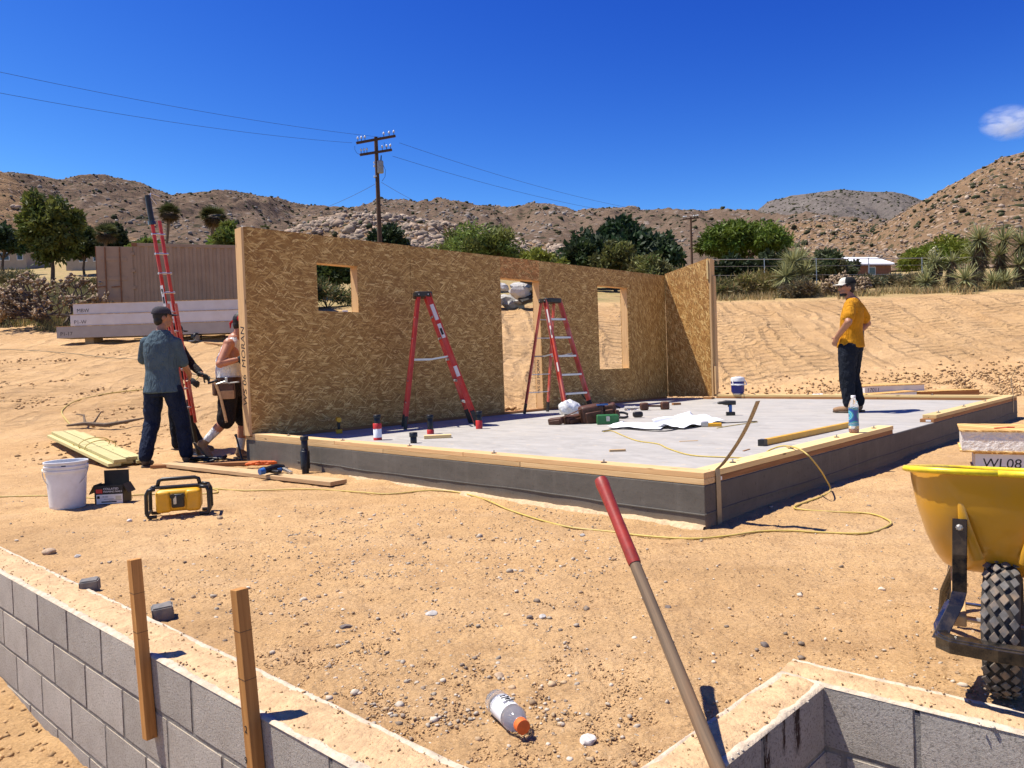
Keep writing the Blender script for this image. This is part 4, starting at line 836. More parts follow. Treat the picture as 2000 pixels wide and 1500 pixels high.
for s_ in (-1, 1): MB().lathe([(0, 0), (.02, 0), (.016, .012), (0, .012)], 10, Matrix.Translation((s_*.150, 0, .33)) @ Matrix.Rotation(s_*math.pi/2, 4, 'Y')).build('handle_lug', m_white, bk)
MB().box((.02, -.150, .352), (.03, .006, .014)).build('scuff', m_ink, bk)
# ================================================================ nail carton
P = gpt(222, 982); nb = thing('nail_carton', 'open black carton with red and white print beside the white bucket', 'carton', P, .12)
m_cart = mat('black_carton', (.012, .012, .012), .6, .2, 20, .1, rnd=0, dirt=(.14, .1, .06), damt=.25); m_kraft = mat('inside_carton', (.05, .035, .025), .8, .2, 20, .1, rnd=0)
bw, bd, bh = .225, .17, .155
s_ = MB(); s_.box((0, -bd/2, bh/2), (bw, .004, bh)).box((0, bd/2, bh/2), (bw, .004, bh)).box((-bw/2, 0, bh/2), (.004, bd-.005, bh)).box((bw/2, 0, bh/2), (.004, bd-.005, bh)).box((0, 0, .006), (bw-.005, bd-.005, .004)); s_.build('carton_body', m_cart, nb)
MB().box((0, 0, .10), (bw-.01, bd-.01, .004)).build('nails', m_steel, nb)
MB().bar((-.10, bd/2, bh+.055), (.10, bd/2, bh+.055), .004, .11).build('back_flap', m_cart, nb)
for s_ in (-1, 1): MB().box((s_*(bw/2+.022), -.01, bh-.028), (.005, bd*.9, .085), Matrix.Rotation(s_*-.5, 3, 'Y')).build('side_flap', m_cart, nb)
lab = MB().box((.005, -bd/2-.0026, .045), (bw*.92, .001, .078)).build('white_label', m_white, nb)
MB().box((-.075, -bd/2-.0026, .112), (.05, .001, .034)).build('red_badge', m_redprint, nb)
Mn = MW[nb.name]
def ntext(s_, x, z, size, m): 
    o = text('print', s_, size, Matrix(), m, nb); o.matrix_basis = Matrix.Translation((x, -bd/2-.0036, z)) @ Matrix.Rotation(math.pi/2, 4, 'X')
ntext('COLLATED', -.042, .122, .024, m_white); ntext('FRAMING NAILS', -.042, .100, .0205, m_white); ntext('30 DEG', -.05, .06, .014, m_ink)
for x, z, w_, h_ in ((-.082, .062, .02, .022), (.0, .022, .12, .010), (.075, .055, .045, .03), (.05, .035, .10, .003), (.0, .045, .08, .003)): MB().box((x, -bd/2-.0034, z), (w_, .001, h_)).build('label_print', m_ink if w_ != .045 else m_steel, nb)
# ================================================================ jobsite radio
P = gpt(352, 1006); rd = thing('jobsite_radio', 'yellow and black jobsite radio in a roll cage on the dirt', 'radio', P, .30)
def rbox(nm, c, d, m, parent, bev, seg=4, **kw): return MB().box(c, d, **kw).build(nm, m, parent, smooth=True, bevel=bev, seg=seg)
body = rbox('case', (0, 0, .118), (.31, .15, .165), m_yellow, rd, .035)
for s_ in (-1, 1):
    rbox('speaker_pod', (s_*.10, -.058, .112), (.105, .06, .16), m_yellow, rd, .025)
    for yy in (-.085, .085):
        lp = [(s_*.145, yy, .012), (s_*.200, yy, .012), (s_*.212, yy, .04), (s_*.210, yy, .175), (s_*.196, yy, .205), (s_*.150, yy, .212)]
        MB().tube(lp, .0135, 8).build('cage_loop', m_black, rd, smooth=True, ang=180)
    for zz, xx in ((.03, .208), (.198, .2)): MB().tube([(s_*xx, -.085, zz), (s_*xx, .085, zz)], .012, 8).build('cage_bar', m_black, rd, smooth=True)
MB().tube([(-.150, 0, .205), (-.135, 0, .262), (-.11, 0, .272), (.11, 0, .272), (.135, 0, .262), (.150, 0, .205)], .0145, 10).build('carry_handle', m_black, rd, smooth=True, ang=180)
MB().box((0, 0, .213), (.32, .06, .016)).build('handle_mount', m_black, rd, bevel=.005)
pn = rbox('control_panel', (.0, -.085, .118), (.088, .03, .10), m_black, rd, .012); rbox('display', (-.018, -.0995, .125), (.022, .006, .06), m_steel, pn, .002, 1)
for s_ in (-1, 1): MB().lathe([(0, 0), (.018, 0), (.016, .012), (0, .012)], 14, Matrix.Translation((s_*.034, -.1, .155)) @ Matrix.Rotation(math.pi/2, 4, 'X')).build('knob', m_black, rd)
# ================================================================ plank and things on it
p0 = gpt(330, 912); p1 = gpt(662, 950); pk = board('plank', p0+np.array([0, 0, .03]), p1+np.array([0, 0, .03]), .19, .038, m_plank); props(pk, 'weathered wide plank lying on the dirt before the slab', 'plank')
dp = (p1-p0)/np.linalg.norm(p1-p0); npk = np.array([-dp[1], dp[0], 0])
q0 = gpt(255, 922)+npk*.25; q1 = gpt(470, 918)+npk*.45; o = board('plank', q0+np.array([0, 0, .028]), q1+np.array([0, 0, .028]), .12, .038, m_sill); props(o, 'dark strip standing for the worker shadow behind the weathered plank', 'plank')  # dark board added to stand for the worker's cast shadow
P = p0+dp*np.linalg.norm(p1-p0)*.68; ng = thing('nail_gun', 'black and blue nail gun lying on the weathered plank', 'tool', P+np.array([0, 0, .05]), .9)
m_blue = mat('blue_plastic', (.03, .12, .35), .4, .1, 20, .05, rnd=0)
MB().tube([(-.13, 0, .045), (.02, 0, .06), (.10, 0, .05)], [.032, .038, .030], 12).build('cylinder', m_black, ng, smooth=True); rbox('handle', (-.04, -.075, .03), (.05, .14, .035), m_black, ng, .012)
MB().bar((.08, -.01, .045), (.06, -.19, .012), .03, .028).build('magazine', m_steel, ng, bevel=.003); MB().tube([(-.17, 0, .04), (-.12, 0, .045)], [.03, .036], 12).build('cap', m_blue, ng, smooth=True); rbox('trigger_block', (.03, -.03, .035), (.05, .04, .04), m_blue, ng, .006)
MB().tube([(.10, 0, .05), (.15, .0, .035)], [.016, .010], 8).build('nose', m_steel, ng)
# orange strap heap
m_orange = mat('orange_webbing', (.62, .12, .02), .7, .25, 30, .3, 120, .003, rnd=0); P = gpt(508, 914)
rng = np.random.RandomState(3); pts = [(P[0]+.20*math.sin(k*1.9+.3)*rng.uniform(.3, 1)+.012*(k-9), P[1]+.07*math.cos(k*2.3)*rng.uniform(.4, 1), P[2]+.03+.03*rng.rand()+.012*abs(math.sin(k))) for k in range(20)]
cord('ratchet_strap', 'crumpled orange webbing strap heaped at the slab corner', pts, .016, m_orange, 'strap', sub=5)
P = gpt(405, 903); pts = [(P[0]+.18*math.sin(k*1.7)*(.5+.5*rng.rand())+.01*k-.1, P[1]+.12*math.cos(k*1.3)*(.5+.5*rng.rand()), P[2]+.02+.05*rng.rand()) for k in range(26)] + [(P[0]+.35, P[1]-.03, P[2]+.02), (P[0]+.7, P[1]+.0, P[2]+.015)]
cord('black_hose', 'tangled black hose lying on the dirt beside the slab corner', pts, .013, m_black, 'hose', sub=5)
B = sl(.10, -.10, 0); pb = thing('pry_bar', 'black steel bar leaning against the left slab corner', 'bar', B); MB().tube([B+np.array([.0, 0, 0]), B+np.array([-.085, .07, .30])], .011, 8).tube([B+np.array([-.085, .07, .30]), B+np.array([-.10, .085, .33])], [.011, .018], 8).build('shaft', m_black, pb, world=True)
# ================================================================ drain stubs
def stub(px, u, v, h, r, label, prof):
    t = thing('pipe_stub', label, 'pipe', sl(u, v) if u is not None else px, 0, 'plastic drain stubs')
    for nm, a, b_, rr_, m in prof: MB().lathe([(0, a), (rr_, a), (rr_, b_-.003), (rr_-.003, b_), (0, b_)], 20).build(nm, m, t, smooth=True, ang=50)
    return t
m_redwrap = mat('red_wrap', (.52, .03, .025), .45, .15, 30, .3, 60, .004, rnd=0)
P = gpt(597, 925); stub(P, None, None, 0, 0, 'tall black drain pipe standing outside the front of the slab', [('pipe', -.02, .26, .036, m_black), ('coupling', .05, .235, .048, m_black), ('pipe', .235, .36, .034, m_black), ('cap', .345, .385, .042, m_black)])
def su(px, py): q = at(px, py, SZ); d_ = q-SA; return d_@e1, d_@e2
u, v = su(738, 860); stub(0, u, v, 0, 0, 'drain stub wrapped in red and white tape nearest the left wall end', [('foil_wrap', 0, .15, .046, m_paper), ('red_wrap', .13, .19, .048, m_redwrap), ('base_tape', 0, .035, .047, m_redwrap), ('pipe', .19, .26, .036, m_black), ('cap', .25, .285, .043, m_black)])
u, v = su(808, 866); stub(0, u, v, 0, 0, 'short black capped drain stub behind the front plate', [('pipe', 0, .08, .034, m_black), ('cap', .07, .115, .043, m_black)])
u, v = su(841, 848); stub(0, u, v, 0, 0, 'black drain stub with a red base behind the small wood offcut', [('red_wrap', 0, .055, .042, m_redwrap), ('pipe', .05, .20, .034, m_black), ('cap', .19, .23, .043, m_black)])
u, v = su(936, 838); stub(0, u, v, 0, 0, 'drain stub with red base at the right foot of the bright red ladder', [('red_wrap', 0, .11, .042, m_redwrap), ('pipe', .10, .20, .034, m_black), ('cap', .18, .225, .043, m_black)])
# ================================================================ tools on the slab
def drill(label, P, rz, mb, acc):
    t = thing('cordless_drill', label, 'drill', P, rz, 'cordless drills on the slab')
    rbox('battery', (0, 0, .028), (.115, .075, .05), acc, t, .008); rbox('handle', (.0, 0, .095), (.042, .036, .11), mb, t, .012); MB().tube([(-.07, 0, .175), (.06, 0, .178), (.10, 0, .178)], [.030, .034, .026], 14).build('motor_body', acc, t, smooth=True)
    MB().tube([(.095, 0, .178), (.15, 0, .178), (.17, 0, .178)], [.022, .020, .009], 12).build('chuck', m_black, t, smooth=True); MB().tube([(.17, 0, .178), (.23, 0, .178)], .004, 6).build('bit', m_steel, t); rbox('trigger', (.026, 0, .135), (.014, .016, .03), m_black, t, .004); return t
drill('yellow and black cordless drill standing in the wall shadow on the slab', sl(.42, 1.02), 1.9, m_black, m_yellow)
u, v = su(1427, 812); drill('blue and black cordless drill standing beside the white drawings', sl(u, v), 3.0, m_blue, m_black)
def loosebox(nm, label, cat, px, py, dims, m, rz, z=SZ, grp=None):
    q = at(px, py, z+.002); o = MB().box((0, 0, dims[2]/2), dims).build(nm, m, bevel=.002); o.location = q; o.rotation_euler = (0, 0, rz); return props(o, label, cat, grp)
loosebox('wood_offcut', 'pale wood offcut lying behind the front plate by the capped stubs', 'offcut', 855, 856, (.30, .09, .038), m_plate, TH+.9, grp='wood scraps on the slab'); loosebox('wood_offcut', 'small tan wood scrap in the middle of the near slab', 'offcut', 1206, 882, (.14, .04, .02), m_plank, .0, grp='wood scraps on the slab')
loosebox('wood_offcut', 'small brown wood block on the slab below the sunlit wing wall', 'offcut', 1321, 791, (.14, .08, .038), m_sill, .2, grp='wood scraps on the slab'); loosebox('wood_offcut', 'thin brown splinter right of the bent steel strap', 'offcut', 1458, 880, (.14, .014, .008), m_sill, .9, grp='wood scraps on the slab')
loosebox('wood_offcut', 'thin orange splinter on the slab left of the steel strap', 'offcut', 1345, 862, (.18, .022, .006), m_stud, .1, grp='wood scraps on the slab'); loosebox('black_case', 'small black case near the far plate', 'case', 1618, 779, (.16, .07, .05), m_black, .1)
# leather tool belt
u, v = su(1152, 827); tb = thing('tool_belt', 'brown leather tool pouches heaped on the slab by the ladder', 'tool belt', sl(u, v), .1)
def pouch(nm, c, d, rz, m=m_leather): 
    o = rbox(nm, (0, 0, 0), d, m, tb, min(d)*.22, 3); o.location = c; o.rotation_euler = (.1, -.12, rz); f_ = rbox('pocket', (0, -d[1]*.55, -d[2]*.12), (d[0]*.75, d[1]*.25, d[2]*.62), m, o, d[1]*.09, 3); return o
pouch('pouch', (.02, 0, .12), (.30, .17, .24), .15); pouch('pouch', (.25, .12, .13), (.26, .15, .22), -.3); pouch('pouch', (-.22, .02, .06), (.24, .12, .11), .4); pouch('pouch', (-.44, -.02, .05), (.20, .09, .09), -.6)
MB().tube([(-.5, .0, .06), (-.3, -.07, .12), (-.1, -.06, .2), (.1, .03, .25), (.3, .15, .25), (.4, .2, .1)], .03, 8, flat=.25).build('belt', m_leather, tb, smooth=True); MB().box((.16, -.05, .238), (.16, .02, .02), Matrix.Rotation(.3, 3, 'Z')).build('blue_tool', m_blue, tb)
MB().tube([(.28, .1, .25), (.42, .06, .18)], .014, 8).build('hammer_handle', m_black, tb); MB().box((.36, .0, .08), (.05, .05, .16)).build('side_pocket', m_leather, tb, bevel=.01)
u, v = su(1112, 816); bgm = bmesh.new(); bmesh.ops.create_icosphere(bgm, subdivisions=4, radius=1)
for q in bgm.verts: q.co = Vector((q.co.x*.15, q.co.y*.11, (q.co.z*.13 if q.co.z > -.5 else -.065)))*(1+.30*float(fbm(q.co.x*2.5+q.co.z, q.co.y*2.5-q.co.z*2, 3, 4)))
me = bpy.data.meshes.new('plastic_bag'); bgm.to_mesh(me); bgm.free(); me.materials.append(mat('translucent_bag', (.62, .62, .60), .25, .25, 12, .6, 25, .02, rnd=0, spec=.8)); me.polygons.foreach_set('use_smooth', [True]*len(me.polygons))
o = link(bpy.data.objects.new('plastic_bag', me)); o.location = sl(u, v, SZ+.13); props(o, 'crumpled grey plastic bag between ladder foot and leather pouches', 'bag')
u, v = su(1187, 829); gb = thing('green_case', 'green plastic hardware case in front of the leather pouches', 'case', sl(u, v), -.03)
m_gr = mat('green_plastic', (.03, .15, .045), .45, .15, 20, .05, rnd=0); rbox('tray', (0, 0, .062), (.27, .12, .115), m_gr, gb, .008); MB().box((0, -.062, .075), (.045, .006, .06)).build('latch', m_steel, gb, bevel=.003)
for s_ in (-1, 1): MB().box((s_*.078, -.0615, .058), (.085, .004, .07)).build('front_panel', m_gr, gb, bevel=.003)
MB().box((0, .0, .122), (.25, .10, .006)).build('lid', m_gr, gb, bevel=.002)
def bottle(nm, label, P, rot, L, r, liquid=None, cap=m_white, labelm=None, lab=(.3, .62), M=None, bump_=True):
    t = thing(nm, label, 'bottle', P, rot=rot)
    pf = [(0, .0), (r*.75, .0), (r*.96, L*.03), (r, L*.07), (r, L*.27), (r*.93, L*.29), (r*.93, L*.64), (r, L*.66), (r*.97, L*.72), (r*.7, L*.84), (r*.42, L*.91), (r*.40, L*.955), (0, L*.955)]
    MB().lathe(pf, 24).build('body', M or m_clear, t, smooth=True, ang=60); MB().lathe([(0, L*.93), (r*.46, L*.93), (r*.46, L*.995), (r*.42, L), (0, L)], 18).build('cap', cap, t, smooth=True, ang=50)
    if labelm: MB().lathe([(r*.94+.0008, L*lab[0]), (r*.94+.0008, L*lab[1])], 24).build('label_sleeve', labelm, t, smooth=True)
    if liquid: MB().lathe([(0, .004), (r*.9, .004), (r*.92, L*.10), (0, L*.10)], 20).build('liquid', liquid, t, smooth=True)
    return t
def wave_label():
    m, t, b, nn, ll = NT('teal_swirl_label'); c = coord(t); n = nn('ShaderNodeTexWave'); n.wave_type = 'RINGS'; n.inputs['Scale'].default_value = 5.5; n.inputs['Distortion'].default_value = 3.5; n.inputs['Detail'].default_value = 1; ll(mapping(t, c, (1.2, 1, 1), (0, 0, 0), (.03, 0, -.15)), n.inputs['Vector'])
    col = ramp(t, [(.25, (.02, .07, .28)), (.33, (.03, .35, .42)), (.62, (.02, .22, .17)), (.74, (.55, .75, .8)), (.82, (.02, .33, .48))], n.outputs['Color']); ll(col, b.inputs['Base Color']); b.inputs['Roughness'].default_value = .35; return m
q = at(1668, 845, Z1+.02); bottle('water_bottle', 'tall clear bottle with teal swirl label standing on the right plate', q, (0, 0, 0), .33, .043, mat('iced_tea', (.35, .12, .04), .2, .1, 10, 0, rnd=0), m_white, wave_label(), (.18, .68))
q = at(1232, 802, SZ); bottle('water_bottle', 'empty clear bottle lying on its side near the far wall shadow', q+np.array([-.1, 0, .04]), (0, math.pi/2, .1), .24, .035)
q = at(1583, 777, SZ); bottle('water_bottle', 'small clear bottle with red cap lying by the far plate', q+np.array([.22, -.02, .04]), (0, -math.pi/2, 0), .24, .034, cap=m_redprint, labelm=m_blue, lab=(.1, .35), M=m_white)
u, v = su(1278, 801); kn = thing('knee_pads', 'pair of dark brown pads joined by a strap lying on the far slab', 'pads', sl(u, v), .05); rbox('pad', (-.16, 0, .065), (.13, .12, .12), m_leather, kn, .03); rbox('pad', (.17, 0, .065), (.13, .12, .13), m_leather, kn, .03); MB().bar((-.1, 0, .07), (.12, 0, .06), .05, .03).build('strap', m_leather, kn, bevel=.008)
u, v = su(1232, 817); pc = thing('black_tools', 'black tools lying on the slab behind the green case', 'tool', sl(u, v), .1); MB().tube([(.18*math.cos(a)*.45-.12, .08*math.sin(a), .05+.03*math.sin(a)) for a in np.linspace(.2, 5.6, 14)], .017, 8).build('band', m_black, pc, smooth=True); rbox('tool_body', (.10, 0, .05), (.14, .08, .08), m_black, pc, .03); rbox('tool_body', (-.18, .03, .04), (.07, .07, .07), m_black, pc, .02)  # stands for loose black tools of unknown kind
u, v = su(1385, 834); tl = thing('tape_tool', 'yellow and grey hand tool lying at the edge of the drawings', 'tool', sl(u, v), -.2); rbox('grip', (.06, 0, .025), (.16, .05, .045), m_yellow, tl, .012); rbox('head', (-.05, .01, .035), (.09, .07, .06), m_steel, tl, .012)
# drawings
def paper(label, corners, amp, seed):
    C = [at(*c, SZ+.012) for c in corners]; n_ = 26; g_ = np.linspace(0, 1, n_); U, W = np.meshgrid(g_, g_, indexing='ij')
    Pm = (1-U)[..., None]*(1-W)[..., None]*C[0] + U[..., None]*(1-W)[..., None]*C[1] + U[..., None]*W[..., None]*C[2] + (1-U)[..., None]*W[..., None]*C[3]
    Pm[..., 2] += amp*np.maximum(0, .5+.9*fbm(U*2.6+seed, W*1.6, 3, seed)) + amp*1.2*np.exp(-((U-.03)/.06)**2) + .3*amp*np.sin(W*9)*U
    idx = np.arange(n_*n_).reshape(n_, n_); c0 = Pm.reshape(-1, 3).mean(0)
    o = npmesh('drawing_sheet', Pm.reshape(-1, 3)-c0, np.stack([idx[:-1, :-1], idx[1:, :-1], idx[1:, 1:], idx[:-1, 1:]], -1).reshape(-1, 4), m_paper, smooth=True); o.location = c0; sm = o.modifiers.new('s', 'SOLIDIFY'); sm.thickness = .0015
    return props(o, label, 'paper', 'building drawings on the slab')
paper('white drawing sheet curling on the slab right of the green case', [(1185, 836), (1290, 839), (1312, 828), (1210, 828)], .022, 3); paper('large rumpled white drawing spread before the blue drill', [(1272, 836), (1335, 838), (1420, 824), (1345, 813)], .055, 8)
# spirit level beside the right plates, tin on far plate
q0 = at(1487, 872, SZ); q1 = at(1668, 833, SZ); lv = thing('spirit_level', 'long yellow spirit level lying along the right plates', 'level', q0); MB().bar(q0+np.array([0, 0, .03]), q1+np.array([0, 0, .03]), .05, .055).build('beam', m_yellow, lv, world=True, bevel=.003)
dd = (q1-q0)/np.linalg.norm(q1-q0)
for q_, s_ in ((q0, 1), (q1, -1)): MB().bar(q_-dd*.01*s_+np.array([0, 0, .03]), q_+dd*s_*.06+np.array([0, 0, .03]), .056, .061).build('end_cap', m_black, lv, world=True, bevel=.003)
# cooler on the far plate
q = at_v(1441, SL2-.075, Z1+.02); ck = thing('drink_cooler', 'round blue drink cooler with white lid standing on the far plate', 'cooler', q, .3)
m_navy = mat('dark_blue_plastic', (.012, .018, .16), .35, .1, 12, .03, rnd=0)
MB().lathe([(0, 0), (.095, 0), (.10, .01), (.122, .06), (.124, .25), (0, .25)], 28).build('body', m_navy, ck, smooth=True, ang=50); MB().lathe([(0, -.0), (.098, -.001), (.1035, .018), (0, .018)], 28).build('base', m_steel, ck, smooth=True)
MB().lathe([(.126, .175), (.128, .18), (.128, .20), (.126, .205)], 28).build('white_band', m_white, ck, smooth=True); lid = MB().lathe([(0, .25), (.129, .25), (.130, .30), (.120, .325), (.06, .335), (0, .335)], 28).build('lid', m_white, ck, smooth=True, ang=50)
MB().tube([(.129, -.02, .29), (.15, -.07, .2), (.10, -.13, .18), (0, -.142, .185), (-.10, -.13, .18), (-.15, -.07, .2), (-.129, -.02, .29)], .009, 8).build('handle', m_white, ck, smooth=True); MB().box((0, -.02, .338), (.10, .03, .012)).build('spout', m_white, lid)
# ================================================================ cords
Z = lambda x, y, z=Z1+.028: at(x, y, z)
cord('power_cable', 'long yellow extension cord snaking over the dirt and looping up onto the slab', gp([(-60, 975), (40, 972), (120, 971), (200, 976), (290, 968), (410, 966), (425, 960), (414, 956), (480, 960), (600, 958), (700, 965), (760, 967), (840, 960), (895, 964), (950, 980), (1000, 1001), (1100, 1031), (1200, 1043), (1260, 1050), (1350, 1057), (1420, 1050), (1480, 1041), (1540, 1042), (1600, 1045), (1690, 1045), (1735, 1032), (1736, 1021), (1700, 1008), (1640, 1003), (1575, 999), (1552, 992), (1600, 975), (1622, 962)]) +
     [Z(1614, 938, .10), Z(1600, 915, .22), Z(1578, 889, .33), Z(1556, 875, .36), Z(1530, 871, .345), Z(1505, 878, .31), Z(1478, 893, SZ+.012), Z(1420, 893, SZ+.009), Z(1350, 889, SZ+.009), Z(1305, 876, SZ+.009), Z(1285, 867, SZ+.009), Z(1245, 861, SZ+.009), Z(1215, 850, SZ+.009), Z(1196, 842, SZ+.009), Z(1178, 843, SZ+.009)], .0062, m_cord, sub=6)
cord('air_hose', 'dark hose lying along the edge of the drawings', [Z(x, y, SZ+.008) for x, y in ((1176, 842), (1215, 838), (1300, 842), (1360, 829), (1420, 826), (1478, 823))], .007, m_black, 'hose')
cord('thin_cord', 'thin black line stretched behind the drawings toward the steel strap', [Z(x, y, SZ+.008) for x, y in ((1400, 836), (1430, 831), (1480, 824))], .005, m_cord, 'cord')
cord('power_cable', 'yellow cord looping on the dirt slope between the two left workers', gp([(345, 668), (366, 690), (383, 712), (388, 735), (375, 748), (345, 756), (310, 760), (262, 765), (205, 772), (150, 785), (125, 800), (122, 812), (137, 832)], .02), .011, m_cord)
cord('power_cable', 'thin dark cord running across the upper left dirt slope', gp([(-20, 683), (60, 686), (140, 692), (210, 700), (290, 706), (370, 730), (440, 748)], .02), .010, mat('dusty_cord', (.22, .17, .09), .7, .2, 20, 0, rnd=0))
# ================================================================ bottle in the foreground
P = gpt(986, 1428); tailp = gpt(968, 1400); capp = gpt(1018, 1447); dv_ = capp-tailp; az = math.atan2(dv_[1], dv_[0])
bt = bottle('sports_bottle', 'empty clear bottle with orange cap lying on the foreground dirt', tailp+np.array([0, 0, .036]), (0, math.pi/2-.03, az), .205, .036, cap=m_orange, lab=(.2, .58), labelm=None)
for o in list(bt.children):
    if o.name.startswith('cap'): bpy.data.objects.remove(o)
L_, r_ = .205, .036; MB().lathe([(0, L_*.88), (r_*.56, L_*.88), (r_*.56, L_*.995), (r_*.5, L_), (0, L_)], 22).build('cap', m_orange, bt, smooth=True, ang=50)
MB().lathe([(r_*.94+.0008, L_*.22), (r_*.94+.0008, L_*.60)], 24).build('label_sleeve', m_white, bt, smooth=True)
for k, (x, w_, h_) in enumerate(((.30, .02, .003), (.36, .03, .004), (.42, .018, .007), (.48, .028, .003))): MB().box((-r_*.97, .002*k, L_*x), (.002, w_*.8, h_)).build('label_print', m_ink, bt)
MB().box((-r_*.93, 0, L_*.5), (.002, .03, .012)).build('barcode', m_steel, bt)
# ================================================================ shovel
Sb = onplane(1402, 1500, (*n1, 0), c1-.02); St = atY(1172, 934, 2.34); ax = V3(St)-V3(Sb); axn = ax.normalized(); foot = V3(Sb)-axn*.72
sh = thing('shovel', 'long shovel with red grip leaning on the right block wall corner', 'shovel', foot)
m_shaft = wood('weathered_handle', (.22, .145, .085), (.11, .080, .055), stain=(.34, .16, .06)); m_grip = mat('red_rubber_grip', (.30, .028, .018), .5, .2, 40, .15, 90, .002, rnd=0, dirt=(.10, .03, .02), dscale=30, damt=.4)
Lt = (V3(St)-foot).length
def along(name, prof, m, parent):
    o = MB().lathe(prof, 18, Matrix.Rotation(math.pi/2, 4, 'Y')).build(name, m, smooth=True, ang=50); x, y, z = frame(axn); child_mw(o, parent, Matrix.Translation(foot) @ Matrix((x, y, z)).transposed().to_4x4()); return o
along('shaft', [(0, 0), (.018, 0), (.0185, Lt*.5), (.0165, Lt-.3), (.0155, Lt-.05), (0, Lt-.05)], m_shaft, sh)
along('grip', [(0, Lt-.315), (.0185, Lt-.315), (.0195, Lt-.30), (.0185, Lt-.15), (.0205, Lt-.05), (.0225, Lt-.025), (.020, Lt-.006), (.010, Lt), (0, Lt)], m_grip, sh)
x, y, z = frame(axn); bl = MB(); rows = []
for i in range(9):
    a = i/8; wd_ = .11*(1-.55*max(0, a-.55)/.45)**.8 if a > .55 else .11; rows.append([foot+axn*(.06-.30*a)+y*wd_*(c_/4-1)+z*(.035*(abs(c_/4-1)**2)-.01+.03*a) for c_ in range(9)])
vs = np.array([tuple(p) for r_ in rows for p in r_]); idx = np.arange(81).reshape(9, 9)
o = npmesh('blade', vs, np.stack([idx[:-1, :-1], idx[1:, :-1], idx[1:, 1:], idx[:-1, 1:]], -1).reshape(-1, 4), m_steel, sh, smooth=True, world=True); o.modifiers.new('s', 'SOLIDIFY').thickness = .003
# ================================================================ wheelbarrow
m_tray = mat('yellow_paint', (.62, .30, .012), .32, .06, 3, .06, 18, .003, rnd=0, spec=.5, coat=.35, dirt=(.46, .27, .08), dscale=7, damt=.45); m_rimy = mat('bright_yellow_rim', (.80, .60, .02), .35, .05, 8, .02, rnd=0, dirt=(.20, .14, .03), dscale=26, damt=.5)
m_tire = mat('dusty_rubber', (.022, .021, .02), .85, .3, 30, .3, 120, .002, rnd=0, dirt=(.16, .12, .085), dscale=9, damt=.6); m_hub = mat('yellow_hub', (.55, .28, .02), .4, .1, 10, .05, rnd=0)
Pw = at(1962, 1352, 0); Pw[2] = gz1(Pw[0], Pw[1]); hx, hy = -Pw[0], -Pw[1]; hyp = math.hypot(hx, hy)
wbr = thing('wheelbarrow', 'yellow wheelbarrow with black front guard at the right edge', 'wheelbarrow', Pw, math.atan2(hy, hx)-.05)
def trayring(x0, x1, hw, z, n=40, pw=.42, inset=0):
    out = []
    for q in range(n):
        a = 2*math.pi*q/n; cx = abs(math.cos(a))**pw*math.copysign(1, math.cos(a)); cy = abs(math.sin(a))**pw*math.copysign(1, math.sin(a)); taper = 1-.10*(cx < 0)*abs(cx)
        out.append(Vector(((x0+x1)/2+(x1-x0-2*inset)/2*cx, (hw-inset)*cy*taper, z)))
    return out
prof = [(0., .655), (.1, .62), (.3, .545), (.55, .455), (.75, .395), (.9, .362), (1., .352)]
tr = MB(); ringsO = []; ringsI = []
for a, z in prof:
    b_ = a**1.35; ringsO.append(trayring(-.86+.30*b_, .14-.16*a**1.6, .262-.10*a**1.5, z, pw=.5+.1*a)); ringsI.append(trayring(-.86+.30*b_, .14-.16*a**1.6, .262-.10*a**1.5, z+.004*(a > .9), pw=.5+.1*a, inset=.004))
tr.loft(ringsO + [trayring(-.50, -.08, .13, .350)], caps=True); tr.loft(ringsI + [trayring(-.50, -.08, .12, .357)], caps=False)
ty = tr.build('tray', m_tray, wbr, smooth=True, ang=60); TILT = Matrix.Translation((.0, 0, .5)) @ Matrix.Rotation(-.125, 4, 'Y') @ Matrix.Translation((0, 0, -.5)); ty.matrix_basis = TILT
rim_ = trayring(-.868, .148, .269, .658); MB().tube(rim_+rim_[:1], .0095, 8).build('rolled_rim', m_rimy, wbr, smooth=True, ang=180).matrix_basis = TILT
